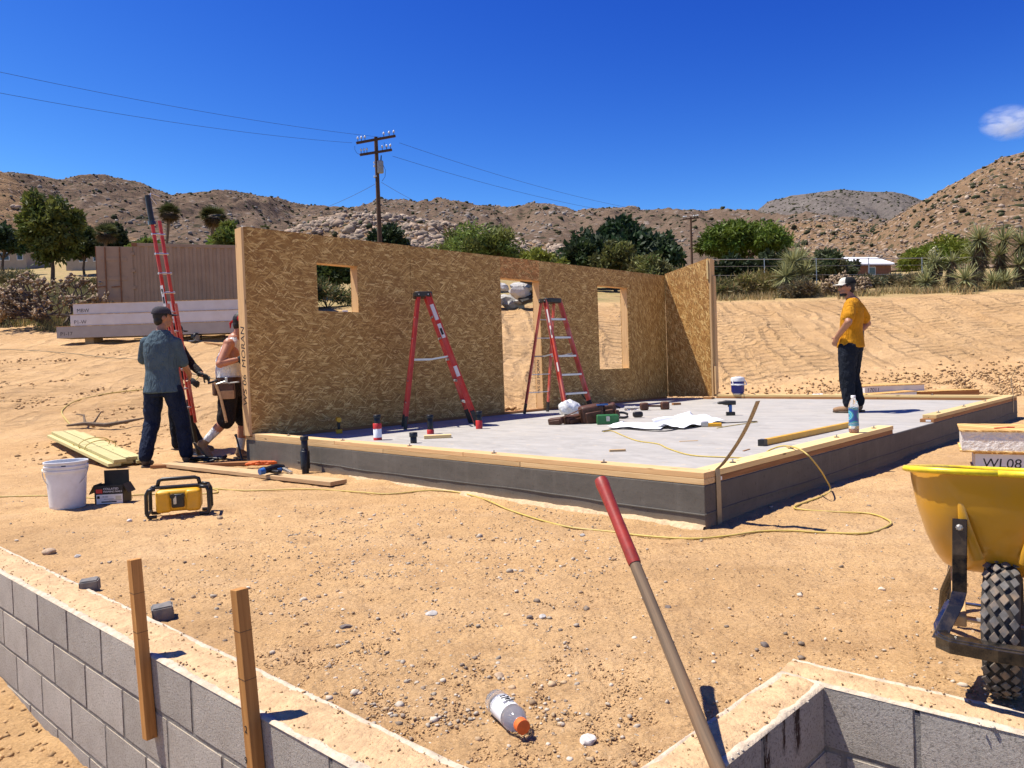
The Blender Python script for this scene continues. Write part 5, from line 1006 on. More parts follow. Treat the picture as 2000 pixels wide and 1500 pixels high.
# pressed rib on the nose
for s_ in (-1, 1): MB().tube([(.135-.02, s_*.10, .60), (.115, s_*.085, .50), (.06, s_*.06, .40)], [.004, .016, .02], 8, flat=.5).build('pressed_rib', m_tray, ty, smooth=True)
wh = MB(); nseg = 64; rings = []
R0, tw, tr_ = .202, .048, .058
for k in range(nseg+1):
    a = 2*math.pi*k/nseg; ring = []
    for j in range(14):
        b_ = 2*math.pi*j/14; yy = tw*abs(math.cos(b_))**.7*math.copysign(1, math.cos(b_)); rr_ = R0-tr_+tr_*abs(math.sin(b_))**.75*math.copysign(1, math.sin(b_)) if True else 0
        ring.append((rr_*math.cos(a), yy, R0+rr_*math.sin(a)))
    rings.append(ring)
wheel = MB().loft(rings, caps=False).build('tire', m_tire, wbr, smooth=True, ang=180)
td = MB()
for k in range(30):
    for j, off in enumerate((-.034, -.0115, .0115, .034)):
        a = 2*math.pi*(k+(.5 if j % 2 else 0))/30; rr_ = R0+(.0025 if abs(off) < .02 else -.006); c_ = Vector((rr_*math.cos(a), off, R0+rr_*math.sin(a)))
        x_ = Vector((-math.sin(a), 0, math.cos(a))); z_ = Vector((math.cos(a), 0, math.sin(a))); y_ = Vector((0, 1, 0)); tl_ = .5*(1 if off > 0 else -1)
        z2 = (z_+y_*tl_*(abs(off) > .02)*.8).normalized(); h_ = .0155
        pts_ = [c_+x_*h_*1.15*math.cos(q)+(y_-z2*y_.dot(z2)).normalized()*.0125*math.sin(q) for q in (0, math.pi/2, math.pi, 3*math.pi/2)]
        td.add(pts_+[p+z2*.0055 for p in pts_], [(0, 1, 2, 3), (4, 5, 6, 7), (0, 1, 5, 4), (1, 2, 6, 5), (2, 3, 7, 6), (3, 0, 4, 7)])
m_lug = mat('worn_tread_rubber', (.11, .10, .09), .8, .3, 40, .2, 120, .001, rnd=0, dirt=(.34, .22, .12), dscale=16, damt=.8)
tdo = td.build('tread_lugs', m_lug, wheel, bevel=.001, seg=1); tdo['kind'] = 'stuff'
MB().lathe([(0, -.03), (.03, -.03), (.05, -.02), (.115, -.026), (.125, -.034), (.125, .034), (.115, .026), (.05, .02), (.03, .03), (0, .03)], 28, Matrix.Translation((0, 0, R0)) @ Matrix.Rotation(math.pi/2, 4, 'X')).build('wheel_rim', m_hub, wbr, smooth=True, ang=40)
MB().tube([(0, -.14, R0), (0, .14, R0)], .009, 8).build('axle', m_steel, wbr)
gx, gz_ = .25, .205
guard = MB(); gp_ = [(-.05, -.155, .22), (.14, -.165, .205), (.225, -.150, .20), (gx, -.115, .198), (gx+.006, 0, .198), (gx, .115, .198), (.225, .150, .20), (.14, .165, .205), (-.05, .155, .22)]
rings = []
for k, p in enumerate(gp_):
    d_ = V3(gp_[min(k+1, 8)])-V3(gp_[max(k-1, 0)]); d_.normalize(); n_ = Vector((0, 0, 1)).cross(d_).normalized(); c_ = V3(p); rings.append([c_+n_*.003+Vector((0, 0, -.024)), c_+n_*.003+Vector((0, 0, .018)), c_+n_*.030+Vector((0, 0, .022)), c_+n_*.030+Vector((0, 0, .018)), c_-n_*.003+Vector((0, 0, .012)), c_-n_*.003+Vector((0, 0, -.024))])
guard.loft(rings).build('front_guard', m_blackgloss, wbr, bevel=.003)
for s_ in (-1, 1):
    MB().loft([[Vector(p)+Vector((dx, dy, 0)) for dx, dy in ((-.003, -.019), (-.003, .019), (.003, .019), (.003, -.019))] for p in ((.215, s_*.145, .20), (.145, s_*.108, .285), (.128, s_*.100, .32), (.128, s_*.098, .43), (.122, s_*.096, .535))]).build('tray_strut', m_blackgloss, wbr, bevel=.002)
    MB().lathe([(0, 0), (.010, 0), (.010, .006), (.006, .012), (0, .012)], 8, Matrix.Translation((.124, s_*.097, .51)) @ Matrix.Rotation(math.pi/2, 4, 'Y')).build('bolt', m_steel, wbr)
    MB().bar((.14, s_*.10, .235), (-.98, s_*.22, .46), .036, .036).build('handle_beam', m_stud, wbr, bevel=.004)
    MB().tube([(-.98, s_*.22, .46), (-1.16, s_*.24, .50)], .018, 10).build('hand_grip', m_black, wbr, smooth=True)
    MB().tube([(-.30, s_*.14, .32), (-.42, s_*.2, .16), (-.50, s_*.22, .012), (-.62, s_*.22, .012), (-.72, s_*.2, .2), (-.75, s_*.17, .40)], .013, 8).build('leg', m_blackgloss, wbr, smooth=True)
MB().bar((-.5, -.21, .10), (-.5, .21, .10), .02, .006).build('leg_brace', m_blackgloss, wbr)
# ================================================================ foam panel stack at the right edge
def sip(name, label, M, L, W_, T_, z0, txt=None, foamm=foam, side=False):
    t = thing(name, label, 'panel', (0, 0, 0), 0, 'foam core panels lying about the yard'); t.matrix_world = M; MW[t.name] = M.copy()
    for zz in (z0, z0+T_-FS): MB().box((L/2, W_/2, zz+FS/2), (L, W_, FS)).build('osb_face', m_osbpale, t, bevel=.001)
    n_ = 60; s_ = MB(); s_.box((L/2, W_/2, z0+T_/2), (L-.03, W_-.025, T_-2*FS-.001)); o = s_.build('foam_core', foamm, t); 
    if txt:
        tt = text('ink_writing', txt, T_*.62, Matrix(), m_ink, t, shear=.1); tt.matrix_basis = Matrix.Translation((.06, .0118, z0+T_*.28)) @ Matrix.Rotation(math.pi/2, 4, 'X')
    return t
m_osbpale = osb('osb_pale', 40, 1.0)
for n_ in m_osbpale.node_tree.nodes:
    if n_.type == 'VALTORGB':
        for e in n_.color_ramp.elements:
            c = e.color
            if c[0] != c[1]: e.color = (min(c[0]*1.35, 1), min(c[1]*1.42, 1), min(c[2]*1.5, 1), 1)
foamr = mat('rough_foam_edge', (.72, .66, .58), .95, .12, 18, 1.0, 22, .03, rnd=0); foamw = mat('smooth_white_foam', (.62, .62, .62), .8, .05, 30, .1, rnd=0)
Pf = at(1874, 840, .40); Mf = Matrix.Translation((Pf[0], Pf[1], 0)) @ Matrix.Rotation(-.52, 4, 'Z')
sip('foam_panel', 'upper foam core panel with rough white edge behind the wheelbarrow', Mf, 2.4, .62, .175, .225, None, foamr); sip('foam_panel', 'lower foam core panel marked with black writing behind the wheelbarrow', Mf @ Matrix.Translation((.09, .03, 0)), 2.4, .6, .165, .057, 'WL08', foamw)
for k, x in enumerate((.3, 1.9)):
    q = Mf @ Vector((x, .32, .028)); o = MB().box((0, 0, 0), (.09, .5, .05)).build('dunnage_block', m_plank, bevel=.003); o.location = q; props(o, ['timber bearer under the left end of the foam panels', 'timber bearer under the right end of the foam panels'][k], 'block', 'bearers')
q = Mf @ Vector((.32, .2, .404)); o = MB().tube([(-.09, 0, 0), (.08, .02, 0), (.095, .022, 0)], [.005, .005, .001], 6).build('carpenter_pencil', m_redprint); o.location = q; props(o, 'red carpenter pencil on top of the foam panel', 'pencil')
# panels beyond the far plates
Pp = atY(1688, 757, 14.6); Mp = Matrix.Translation((Pp[0], 14.6, 0)) @ Matrix.Rotation(.04, 4, 'Z'); zz = gz1(Pp[0], 14.6)
sip('wall_panel', 'pale topped panel with marker writing lying beyond the far plates', Mp, 1.25, .9, .165, zz+.22, '17011', foamw)
Pp2 = atY(1655, 775, 14.1); M2 = Matrix.Translation((Pp2[0], 14.1, 0)) @ Matrix.Rotation(.10, 4, 'Z') @ Matrix.Rotation(-.035, 4, 'Y'); sip('wall_panel', 'low white sided panel tilted on the dirt behind the yellow shirted worker', M2, 1.45, .5, .19, zz+.03, None, foamw)
Pp3 = atY(1795, 772, 14.3); M3 = Matrix.Translation((Pp3[0], 14.3, 0)) @ Matrix.Rotation(.06, 4, 'Z'); sip('wall_panel', 'brown edged panel lying on the dirt right of the white panels', M3, 1.25, .5, .19, zz+.06, None, m_sill)
# ================================================================ white beams stacked in front of the container
m_beam = mat('off_white_beam', (.58, .56, .54), .7, .05, 3, .1, 30, .003, rnd=.03, dirt=(.5, .42, .33), dscale=2, damt=.3)
m_beamlow = mat('warm_grey_beam', (.36, .32, .275), .7, .08, 4, .1, rnd=0)  # darker, warmer tone for the lowest beam
Yb = 21.2; zb0 = gz1(-12, Yb)-.05
zb0 = atY(300, 655, Yb)[2]
for k, (xl, h_, lb, mk, yo) in enumerate(((115, .33, 'lowest and longest white beam of the stack before the container', 'P1-17', -.12), (138, .33, 'middle white beam of the stack before the container', 'P1-W', .0), (142, .31, 'top white beam of the stack before the container', 'MBW', .06))):
    xa = atY(xl, 640, Yb)[0]; bmk = thing('white_beam', lb, 'beam', (xa, Yb+yo, zb0+.335*k), .035, 'white beams stacked by the container')
    MB().box((3.2, .35, h_/2), (6.4, .7, h_)).build('beam_body', m_beam if k else m_beamlow, bmk, bevel=.004); MB().box((3.2, .35, h_+.006), (6.42, .72, .012)).build('top_skin', m_osbpale, bmk)
    for x, s_ in ((.1, mk), (5.15, ('R-4', 'Eo', 'L')[k])):
        tt = text('ink_writing', s_, .15, Matrix(), m_ink, bmk); tt.matrix_basis = Matrix.Translation((x, -.0012, .07)) @ Matrix.Rotation(math.pi/2, 4, 'X')
    if k == 0:
        for x in (.8, 3.2, 5.6):
            zg = gz1(xa+x, Yb+.35); hh = zb0-zg+.02
            o = MB().box((0, 0, 0), (.25, .5, max(.1, hh+.1))).build('timber_bearer', m_plank); o.location = (xa+x, Yb+.35, zb0-max(.1, hh+.1)/2-.002); props(o, ['left', 'middle', 'right'][int(x/2)]+' timber bearer carrying the white beams', 'block', 'bearers under the beams')
# saw and offcuts on the slope before the beams
P = gpt(384, 668); sw = thing('circular_saw', 'grey circular saw lying on the dirt before the white beams', 'saw', P, 1.25); MB().lathe([(0, -.003), (.09, -.003), (.09, .003), (0, .003)], 28, Matrix.Translation((0, -.04, .12)) @ Matrix.Rotation(math.pi/2, 4, 'X')).build('blade', m_steel, sw); MB().lathe([(0, -.03), (.10, -.03), (.115, -.02), (.115, .02), (.10, .03), (0, .03)], 20, Matrix.Translation((0, 0, .15)) @ Matrix.Rotation(math.pi/2, 4, 'X')).build('guard', m_black, sw, smooth=True, ang=40); rbox('motor', (.05, .12, .16), (.16, .14, .13), m_black, sw, .03); MB().box((0, .03, .03), (.36, .2, .012)).build('base_plate', m_alu, sw); MB().tube([(.05, .05, .26), (.17, .05, .30), (.26, .05, .18)], .02, 8).build('handle', m_black, sw, smooth=True)
for k, (a, b_, lb) in enumerate((((395, 662), (440, 657), 'thin pale lath lying before the white beams'), ((400, 672), (445, 678), 'brown lath lying right of the saw'), ((262, 665), (300, 662), 'short pale lath left of the held ladder on the slope'))):
    p, q = gpt(*a), gpt(*b_); o = board('lath', p+np.array([0, 0, .04]), q+np.array([0, 0, .04]), .06, .03, (m_plate, m_sill, m_plate)[k]); props(o, lb, 'lath', 'laths on the slope')
P = gpt(195, 837); o = MB().tube([np.array([-.5, 0, .06]), (-.25, .05, .08), (.1, -.02, .05), (.4, .03, .09), (.62, .15, .13)], [.015, .03, .035, .025, .012], 7).tube([(-.25, .05, .08), (-.35, .2, .2), (-.5, .25, .22)], [.02, .014, .008], 6).tube([(-.1, .0, .07), (-.05, .15, .25)], [.016, .008], 6).build('dead_branch', mat('grey_branch', (.16, .115, .075), .9, .3, 20, .5, 60, .01, rnd=0), smooth=True); o.location = P; props(o, 'dry dead branch on the dirt behind the pale lumber', 'branch')
# ================================================================ people
TEXN = {}
def ctex(sc_):
    if sc_ not in TEXN: t = bpy.data.textures.new('cloth_folds', 'CLOUDS'); t.noise_scale = sc_; t.noise_depth = 2; TEXN[sc_] = t
    return TEXN[sc_]
def soft(mb, name, m, parent, vox=.011, it=6, fold=0, fs=.09):
    o = mb.build(name, m, parent); r = o.modifiers.new('r', 'REMESH'); r.mode = 'VOXEL'; r.voxel_size = vox; r.use_smooth_shade = True
    s_ = o.modifiers.new('s', 'SMOOTH'); s_.factor = .5; s_.iterations = it
    if fold: d = o.modifiers.new('d', 'DISPLACE'); d.texture = ctex(fs); d.strength = fold; d.mid_level = .5; d.texture_coords = 'LOCAL'
    return o
def cloth(name, col, var=.2, rough=.85, fold=.5):
    m, t, b, nn, ll = NT(name); c = coord(t); n1_ = noise(t, c, 6, 5); col = np.array(col)
    ll(ramp(t, [(.3, tuple(col*(1-var))), (.7, tuple(np.minimum(col*(1+var), 1)))], n1_), b.inputs['Base Color']); b.inputs['Roughness'].default_value = rough; b.inputs['Specular IOR Level'].default_value = .15
    bump(t, b, noise(t, mapping(t, c, (1, 1, .45), (.2, .3, 0)), 16, 3, .55, 1.4), fold*1.6, .05); bump(t, b, noise(t, c, 260, 2), .2, .002); return m
def ring(c, ax, fr, hw, hd, n=16):
    """ellipse: ax = left direction, fr = front direction"""
    return [V3(c)+V3(ax)*hw*math.cos(2*math.pi*k/n)+V3(fr)*hd*math.sin(2*math.pi*k/n) for k in range(n)]
def seg(mb, pts, rs, n=12): 
    out = []; R_ = []
    for i in range(len(pts)-1):
        a, b_ = V3(pts[i]), V3(pts[i+1]); m_ = 5
        for k in range(m_): u = k/m_; out.append(a.lerp(b_, u)); R_.append(rs[i]+(rs[i+1]-rs[i])*u)
    out.append(V3(pts[-1])); R_.append(rs[-1]); mb.tube(out, R_, n)
    for p, r in zip(pts, rs): mb.ell(p, (r, r, r))
def hand(mb, wr, d, nrm, curl=.8, side=1, s=1.):
    """palm from wrist along d, nrm = out of the palm; five separate fingers and a thumb off the palm's side"""
    x, y, z = V3(d).normalized(), None, V3(nrm); z = (z-x*z.dot(x)).normalized(); y = z.cross(x)*side; w_ = V3(wr)
    mb.ell(w_+x*.045*s, (.05*s, .042*s, .017*s), Matrix((x, y, z)).transposed()); mb.ell(w_+x*.01*s, (.03*s, .03*s, .022*s), Matrix((x, y, z)).transposed())
    for k, (off, L) in enumerate(((-.032, .066), (-.011, .078), (.011, .073), (.032, .058))):
        p = w_+x*.085*s+y*off*s; pts = [p]; a = .15
        for j in range(3): a += curl*(.55 if j else .4); p = p+(x*math.cos(a)+z*math.sin(a))*L*s*(.42, .33, .25)[j]; pts.append(p)
        mb.tube(pts, [.0095*s, .009*s, .0085*s, .007*s], 7)
    p = w_+x*.03*s-y*.035*s; pts = [p, p+(-y*.8+x*.55+z*.25).normalized()*.034*s, p+(-y*.55+x*.8+z*.45).normalized()*.062*s]; mb.tube(pts, [.0125*s, .0105*s, .0085*s], 7)
def head(th_, body, C, f, u, skin, hairm=m_hair, hairlen=1., s=1.):
    """C head centre, f facing, u up"""
    f = V3(f).normalized(); u = V3(u); u = (u-f*u.dot(f)).normalized(); l = u.cross(f); R = Matrix((f, l, u)).transposed(); C = V3(C)
    body.ell(C+u*.02*s, (.098*s, .077*s, .108*s), R); body.ell(C+f*.025*s-u*.055*s, (.068*s, .058*s, .062*s), R); body.ell(C+f*.06*s-u*.085*s, (.03*s, .032*s, .022*s), R)
    body.ell(C+f*.100*s-u*.022*s, (.022*s, .014*s, .02*s), R); body.tube([C+f*.090*s+u*.015*s, C+f*.112*s-u*.025*s], [.008*s, .013*s], 6); body.ell(C+f*.086*s+u*.032*s, (.015*s, .05*s, .010*s), R)
    body.ell(C+f*.088*s-u*.062*s, (.012*s, .026*s, .010*s), R)
    for q in (-1, 1): body.ell(C+l*q*.078*s-u*.01*s-f*.005*s, (.02*s, .010*s, .033*s), R)
    h = MB(); h.ell(C+u*.032*s-f*.014*s, (.098*s, .084*s, .102*s), R)
    if hairlen: h.ell(C-f*.045*s-u*.03*s, (.055*s, .074*s, .07*s), R)
    soft(h, 'hair', hairm, th_, .009, 3)
    for q in (-1, 1): MB().ell(C+f*.083*s+l*q*.032*s+u*.012*s, (.010*s, .014*s, .009*s), R, 8, 6).build('eye', m_ink, th_, smooth=True)
    return f, l, u, R, C
def cap(th_, C, f, l, u, R, m, mbrim, s=1., front=None, tilt=0):
    c_ = MB(); rings = []
    for i in range(8):
        a = i/7*math.pi/2*.97; rings.append([C+u*(.045+.092*math.sin(a))*s+(f*(.112*math.cos(2*math.pi*k/24))+l*(.094*math.sin(2*math.pi*k/24)))*math.cos(a)**.75*s-f*.012*s for k in range(24)])
    o = c_.loft(rings).build('cap', m, th_, smooth=True, ang=60)
    b_ = MB(); top = []; n_ = 15
    for k in range(n_):
        a = -1.15+2.3*k/(n_-1); top.append((C+u*.048*s+f*(.095*math.cos(a))*s+l*.09*math.sin(a)*s, C+u*(.040+tilt-.018*math.sin(abs(a))**2)*s+f*(.095*math.cos(a)+.085*math.cos(a)**.6)*s+l*.088*math.sin(a)*s))
    vs = [p for q in top for p in (q[0]+u*.003, q[1]+u*.003, q[1]-u*.003, q[0]-u*.003)]; fs = []
    for k in range(n_-1):
        for j in range(4): fs.append((k*4+j, k*4+(j+1) % 4, (k+1)*4+(j+1) % 4, (k+1)*4+j))
    b_.add(vs, fs); b_.build('cap_brim', mbrim, o, smooth=True, ang=50)
    if front:
        g_ = MB(); rg = []
        for i in range(6):
            a = i/5*1.1; rg.append([C+u*(.047+.094*math.sin(a))*s+(f*(.1145*math.cos(q))+l*(.096*math.sin(q)))*math.cos(a)**.75*s-f*.012*s for q in np.linspace(-.95, .95, 12)])
        g_.loft(rg, caps=False, closed=False).build('cap_front', front, o, smooth=True, ang=180)
    return o
def shoe(th_, an, d, m, sole, s=1., name='boot', up_=None, hi=.10):
    d = V3(d).normalized(); u = V3(up_) if up_ is not None else Vector((0, 0, 1)); u = (u-d*u.dot(d)).normalized(); l = u.cross(d); R = Matrix((d, l, u)).transposed(); a = V3(an)
    b_ = MB(); b_.ell(a+d*.0-u*.03, (.062*s, .045*s, .06*s), R); b_.ell(a+d*.09*s-u*.055, (.105*s, .047*s, .04*s), R); b_.ell(a+d*.145*s-u*.06, (.06*s, .048*s, .036*s), R); b_.tube([a-u*.03, a+u*hi*.5], [.05*s, .048*s], 10)
    o = soft(b_, name, m, th_, .01, 3)
    pts = [(.205*math.cos(t_)*(1 if math.cos(t_) > 0 else .42)*s*1.0 + .0, .05*math.sin(t_)*s*(1.05 if math.cos(t_) > 0 else .85)) for t_ in np.linspace(0, 2*math.pi, 22)[:-1]]
    M = Matrix.Translation(a-u*.098) @ R.to_4x4(); MB().prism(pts, M, .022).build('sole', sole, o, bevel=.004); return o
m_sole = mat('boot_sole', (.10, .075, .05), .8, .2, 20, .2, rnd=0); m_tanboot = mat('tan_suede_boot', (.26, .15, .075), .8, .2, 20, .2, rnd=0); m_darkboot = mat('dark_boot', (.035, .03, .028), .7, .3, 20, .2, rnd=0, dirt=(.25, .16, .08), damt=.6)
m_jean = cloth('blue_denim', (.010, .016, .036), .4); m_darkjean = cloth('black_denim', (.010, .013, .020), .3); m_shirtb = cloth('slate_blue_cotton', (.070, .105, .125), .15); m_tank = cloth('white_cotton', (.74, .73, .71), .04); m_short = cloth('dark_work_shorts', (.022, .018, .018), .3)
m_yshirt = cloth('mustard_yellow_cotton', (.50, .215, .010), .12); m_capgrey = cloth('charcoal_cap', (.045, .042, .048), .15, fold=.1); m_capblack = cloth('black_cap', (.012, .013, .014), .2, fold=.1); m_capwhite = cloth('off_white_cap_panel', (.55, .52, .44), .08, fold=.1); m_sock = cloth('white_sock', (.66, .64, .60), .1); m_bandana = cloth('red_bandana', (.50, .03, .035), .2)

# --- worker with back to the camera, slate shirt (local: +x front, +y left)
def torso(mb, rows, lean=(0, 0)):
    mb.loft([ring(c, a, f, w_, d_) for c, a, f, w_, d_ in rows])
A_ = Vector((0, 1, 0)); Fv = Vector((1, 0, 0))
def worker_back():
    L = np.array([-4.13, 8.68, 0]); L[2] = gz1(L[0], L[1]); t = thing('person', 'worker in slate blue shirt, jeans and dark cap seen from behind holding the ladder', 'person', L, rad(90))
    s = 1.03; H = lambda x, y, z: Vector((x*s, y*s, z*s))
    hipL, hipR = H(0, .105, .93), H(.0, -.105, .93); knL, knR = H(.02, .155, .50), H(.06, -.175, .50); anL, anR = H(-.14, .17, .09), H(.10, -.19, .09)
    shL, shR = H(-.005, .168, 1.425), H(.01, -.172, 1.41); elL, elR = H(.06, .245, 1.22), H(.06, -.225, 1.16); wrL, wrR = H(.30, .08, 1.30), H(.26, -.20, 1.04)
    b = MB(); seg(b, [H(0, 0, .98), H(0, 0, 1.3), H(.0, 0, 1.45)], [.11, .11, .07]); seg(b, [H(.01, 0, 1.5), H(.025, -.01, 1.60)], [.058, .056])
    for hp_, kn_, an_ in ((hipL, knL, anL), (hipR, knR, anR)): seg(b, [hp_, kn_, an_], [.085, .055, .04])
    for sh_, el_, wr_ in ((shL, elL, wrL), (shR, elR, wrR)): seg(b, [sh_, el_, wr_], [.058, .043, .030])
    hand(b, wrL, (.7, -.2, .35), (.2, -1, .1), .9, -1); hand(b, wrR, (.6, .25, -.55), (.2, 1, .1), 1.0, 1)
    f, l, u, R, C = head(t, b, H(.035, -.015, 1.70), (.62, -.78, -.02), (0, 0, 1), m_skin)
    soft(b, 'body', m_skin, t, .0065, 5); cap(t, C, f, l, u, R, m_capgrey, m_capgrey)
    sm = MB(); torso(sm, [(H(-.01, 0, .84), A_, Fv, .215*s, .172*s), (H(0, 0, .95), A_, Fv, .20*s, .162*s), (H(0, 0, 1.10), A_, Fv, .180*s, .142*s), (H(-.01, 0, 1.28), A_, Fv, .19*s, .145*s), (H(-.01, 0, 1.40), A_, Fv, .19*s, .135*s), (H(-.005, -.005, 1.485), A_, Fv, .15*s, .11*s), (H(.0, -.005, 1.555), A_, Fv, .085*s, .085*s)])
    seg(sm, [shL, shL.lerp(elL, .95)], [.068, .064]); seg(sm, [shR, shR.lerp(elR, .92)], [.068, .062]); soft(sm, 'shirt', m_shirtb, t, .010, 8, .014, .2)
    pm = MB(); torso(pm, [(H(0, 0, 1.0), A_, Fv, .175*s, .125*s), (H(0, 0, .92), A_, Fv, .19*s, .135*s), (H(-.01, 0, .80), A_, Fv, .185*s, .13*s)])
    for hp_, kn_, an_ in ((hipL, knL, anL), (hipR, knR, anR)): seg(pm, [hp_+Vector((0, 0, -.06)), kn_, an_+Vector((0, 0, .04))], [.118, .092, .080])
    soft(pm, 'jeans', m_jean, t, .011, 6, .022, .08); shoe(t, anL+Vector((0, 0, .01)), (1, .15, 0), m_darkboot, m_sole); shoe(t, anR+Vector((0, 0, .01)), (1, -.35, 0), m_tanboot, m_sole)
worker_back()
# --- second worker mostly hidden behind him
def worker_hidden():
    L = np.array([-4.52, 9.75, 0]); L[2] = gz1(L[0], L[1]); t = thing('person', 'mostly hidden worker in dark trousers and glove standing behind the slate shirted one', 'person', L, rad(-5))
    H = lambda x, y, z: Vector((x, y, z)); b = MB(); s = .95
    hipL, hipR = H(0, .09, .88), H(0, -.09, .88); knL, knR = H(-.04, .10, .47), H(.22, -.10, .48); anL, anR = H(-.02, .10, .09), H(.40, -.10, .09)
    shL, shR = H(.05, .17, 1.36), H(.05, -.18, 1.36); elL, elR = H(.20, .2, 1.12), H(.16, -.2, 1.10); wrL, wrR = H(.38, .10, 1.0), H(.33, -.16, .95)
    seg(b, [H(0, 0, .92), H(.02, 0, 1.2), H(.05, 0, 1.4)], [.12, .12, .08]); seg(b, [H(.05, 0, 1.4), H(.07, 0, 1.5)], [.058, .055])
    for hp_, kn_, an_ in ((hipL, knL, anL), (hipR, knR, anR)): seg(b, [hp_, kn_, an_], [.08, .055, .04])
    for sh_, el_, wr_ in ((shL, elL, wrL), (shR, elR, wrR)): seg(b, [sh_, el_, wr_], [.055, .04, .03])
    f, l, u, R, C = head(t, b, H(.08, 0, 1.57), (1, 0, -.1), (0, 0, 1), m_skin, s=.95); soft(b, 'body', m_skin, t, .007, 5); cap(t, C, f, l, u, R, m_capblack, m_capblack, .95)
    sm = MB(); torso(sm, [(H(0, 0, .84), A_, Fv, .18, .13), (H(0, 0, 1.05), A_, Fv, .175, .125), (H(.03, 0, 1.25), A_, Fv, .19, .125), (H(.05, 0, 1.37), A_, Fv, .18, .10), (H(.055, 0, 1.45), A_, Fv, .07, .06)]); seg(sm, [shL, elL, elL.lerp(wrL, .7)], [.07, .058, .045]); seg(sm, [shR, elR, elR.lerp(wrR, .7)], [.07, .058, .045]); soft(sm, 'shirt', m_short, t, .011, 6, .02)
    pm = MB(); torso(pm, [(H(0, 0, .95), A_, Fv, .165, .12), (H(0, 0, .76), A_, Fv, .175, .125)])
    for hp_, kn_, an_ in ((hipL, knL, anL), (hipR, knR, anR)): seg(pm, [hp_, kn_, an_], [.105, .078, .07])
    soft(pm, 'trousers', m_darkjean, t, .011, 6, .02); shoe(t, anL+Vector((0, 0, .01)), (1, .2, 0), m_tanboot, m_sole); shoe(t, anR+Vector((0, 0, .01)), (1, -.1, 0), m_darkboot, m_sole)
    for nm, w_, sd in (('glove', wrL, 1), ('glove', wrR, -1)): g_ = MB(); hand(g_, w_, (.8, 0, -.5), (0, -sd*.8, -.4), .9, sd, 1.08); g_.tube([w_-Vector((.06, 0, -.02)), w_], [.036, .034], 10); soft(g_, nm, m_glove, t, .0065, 2)
worker_hidden()
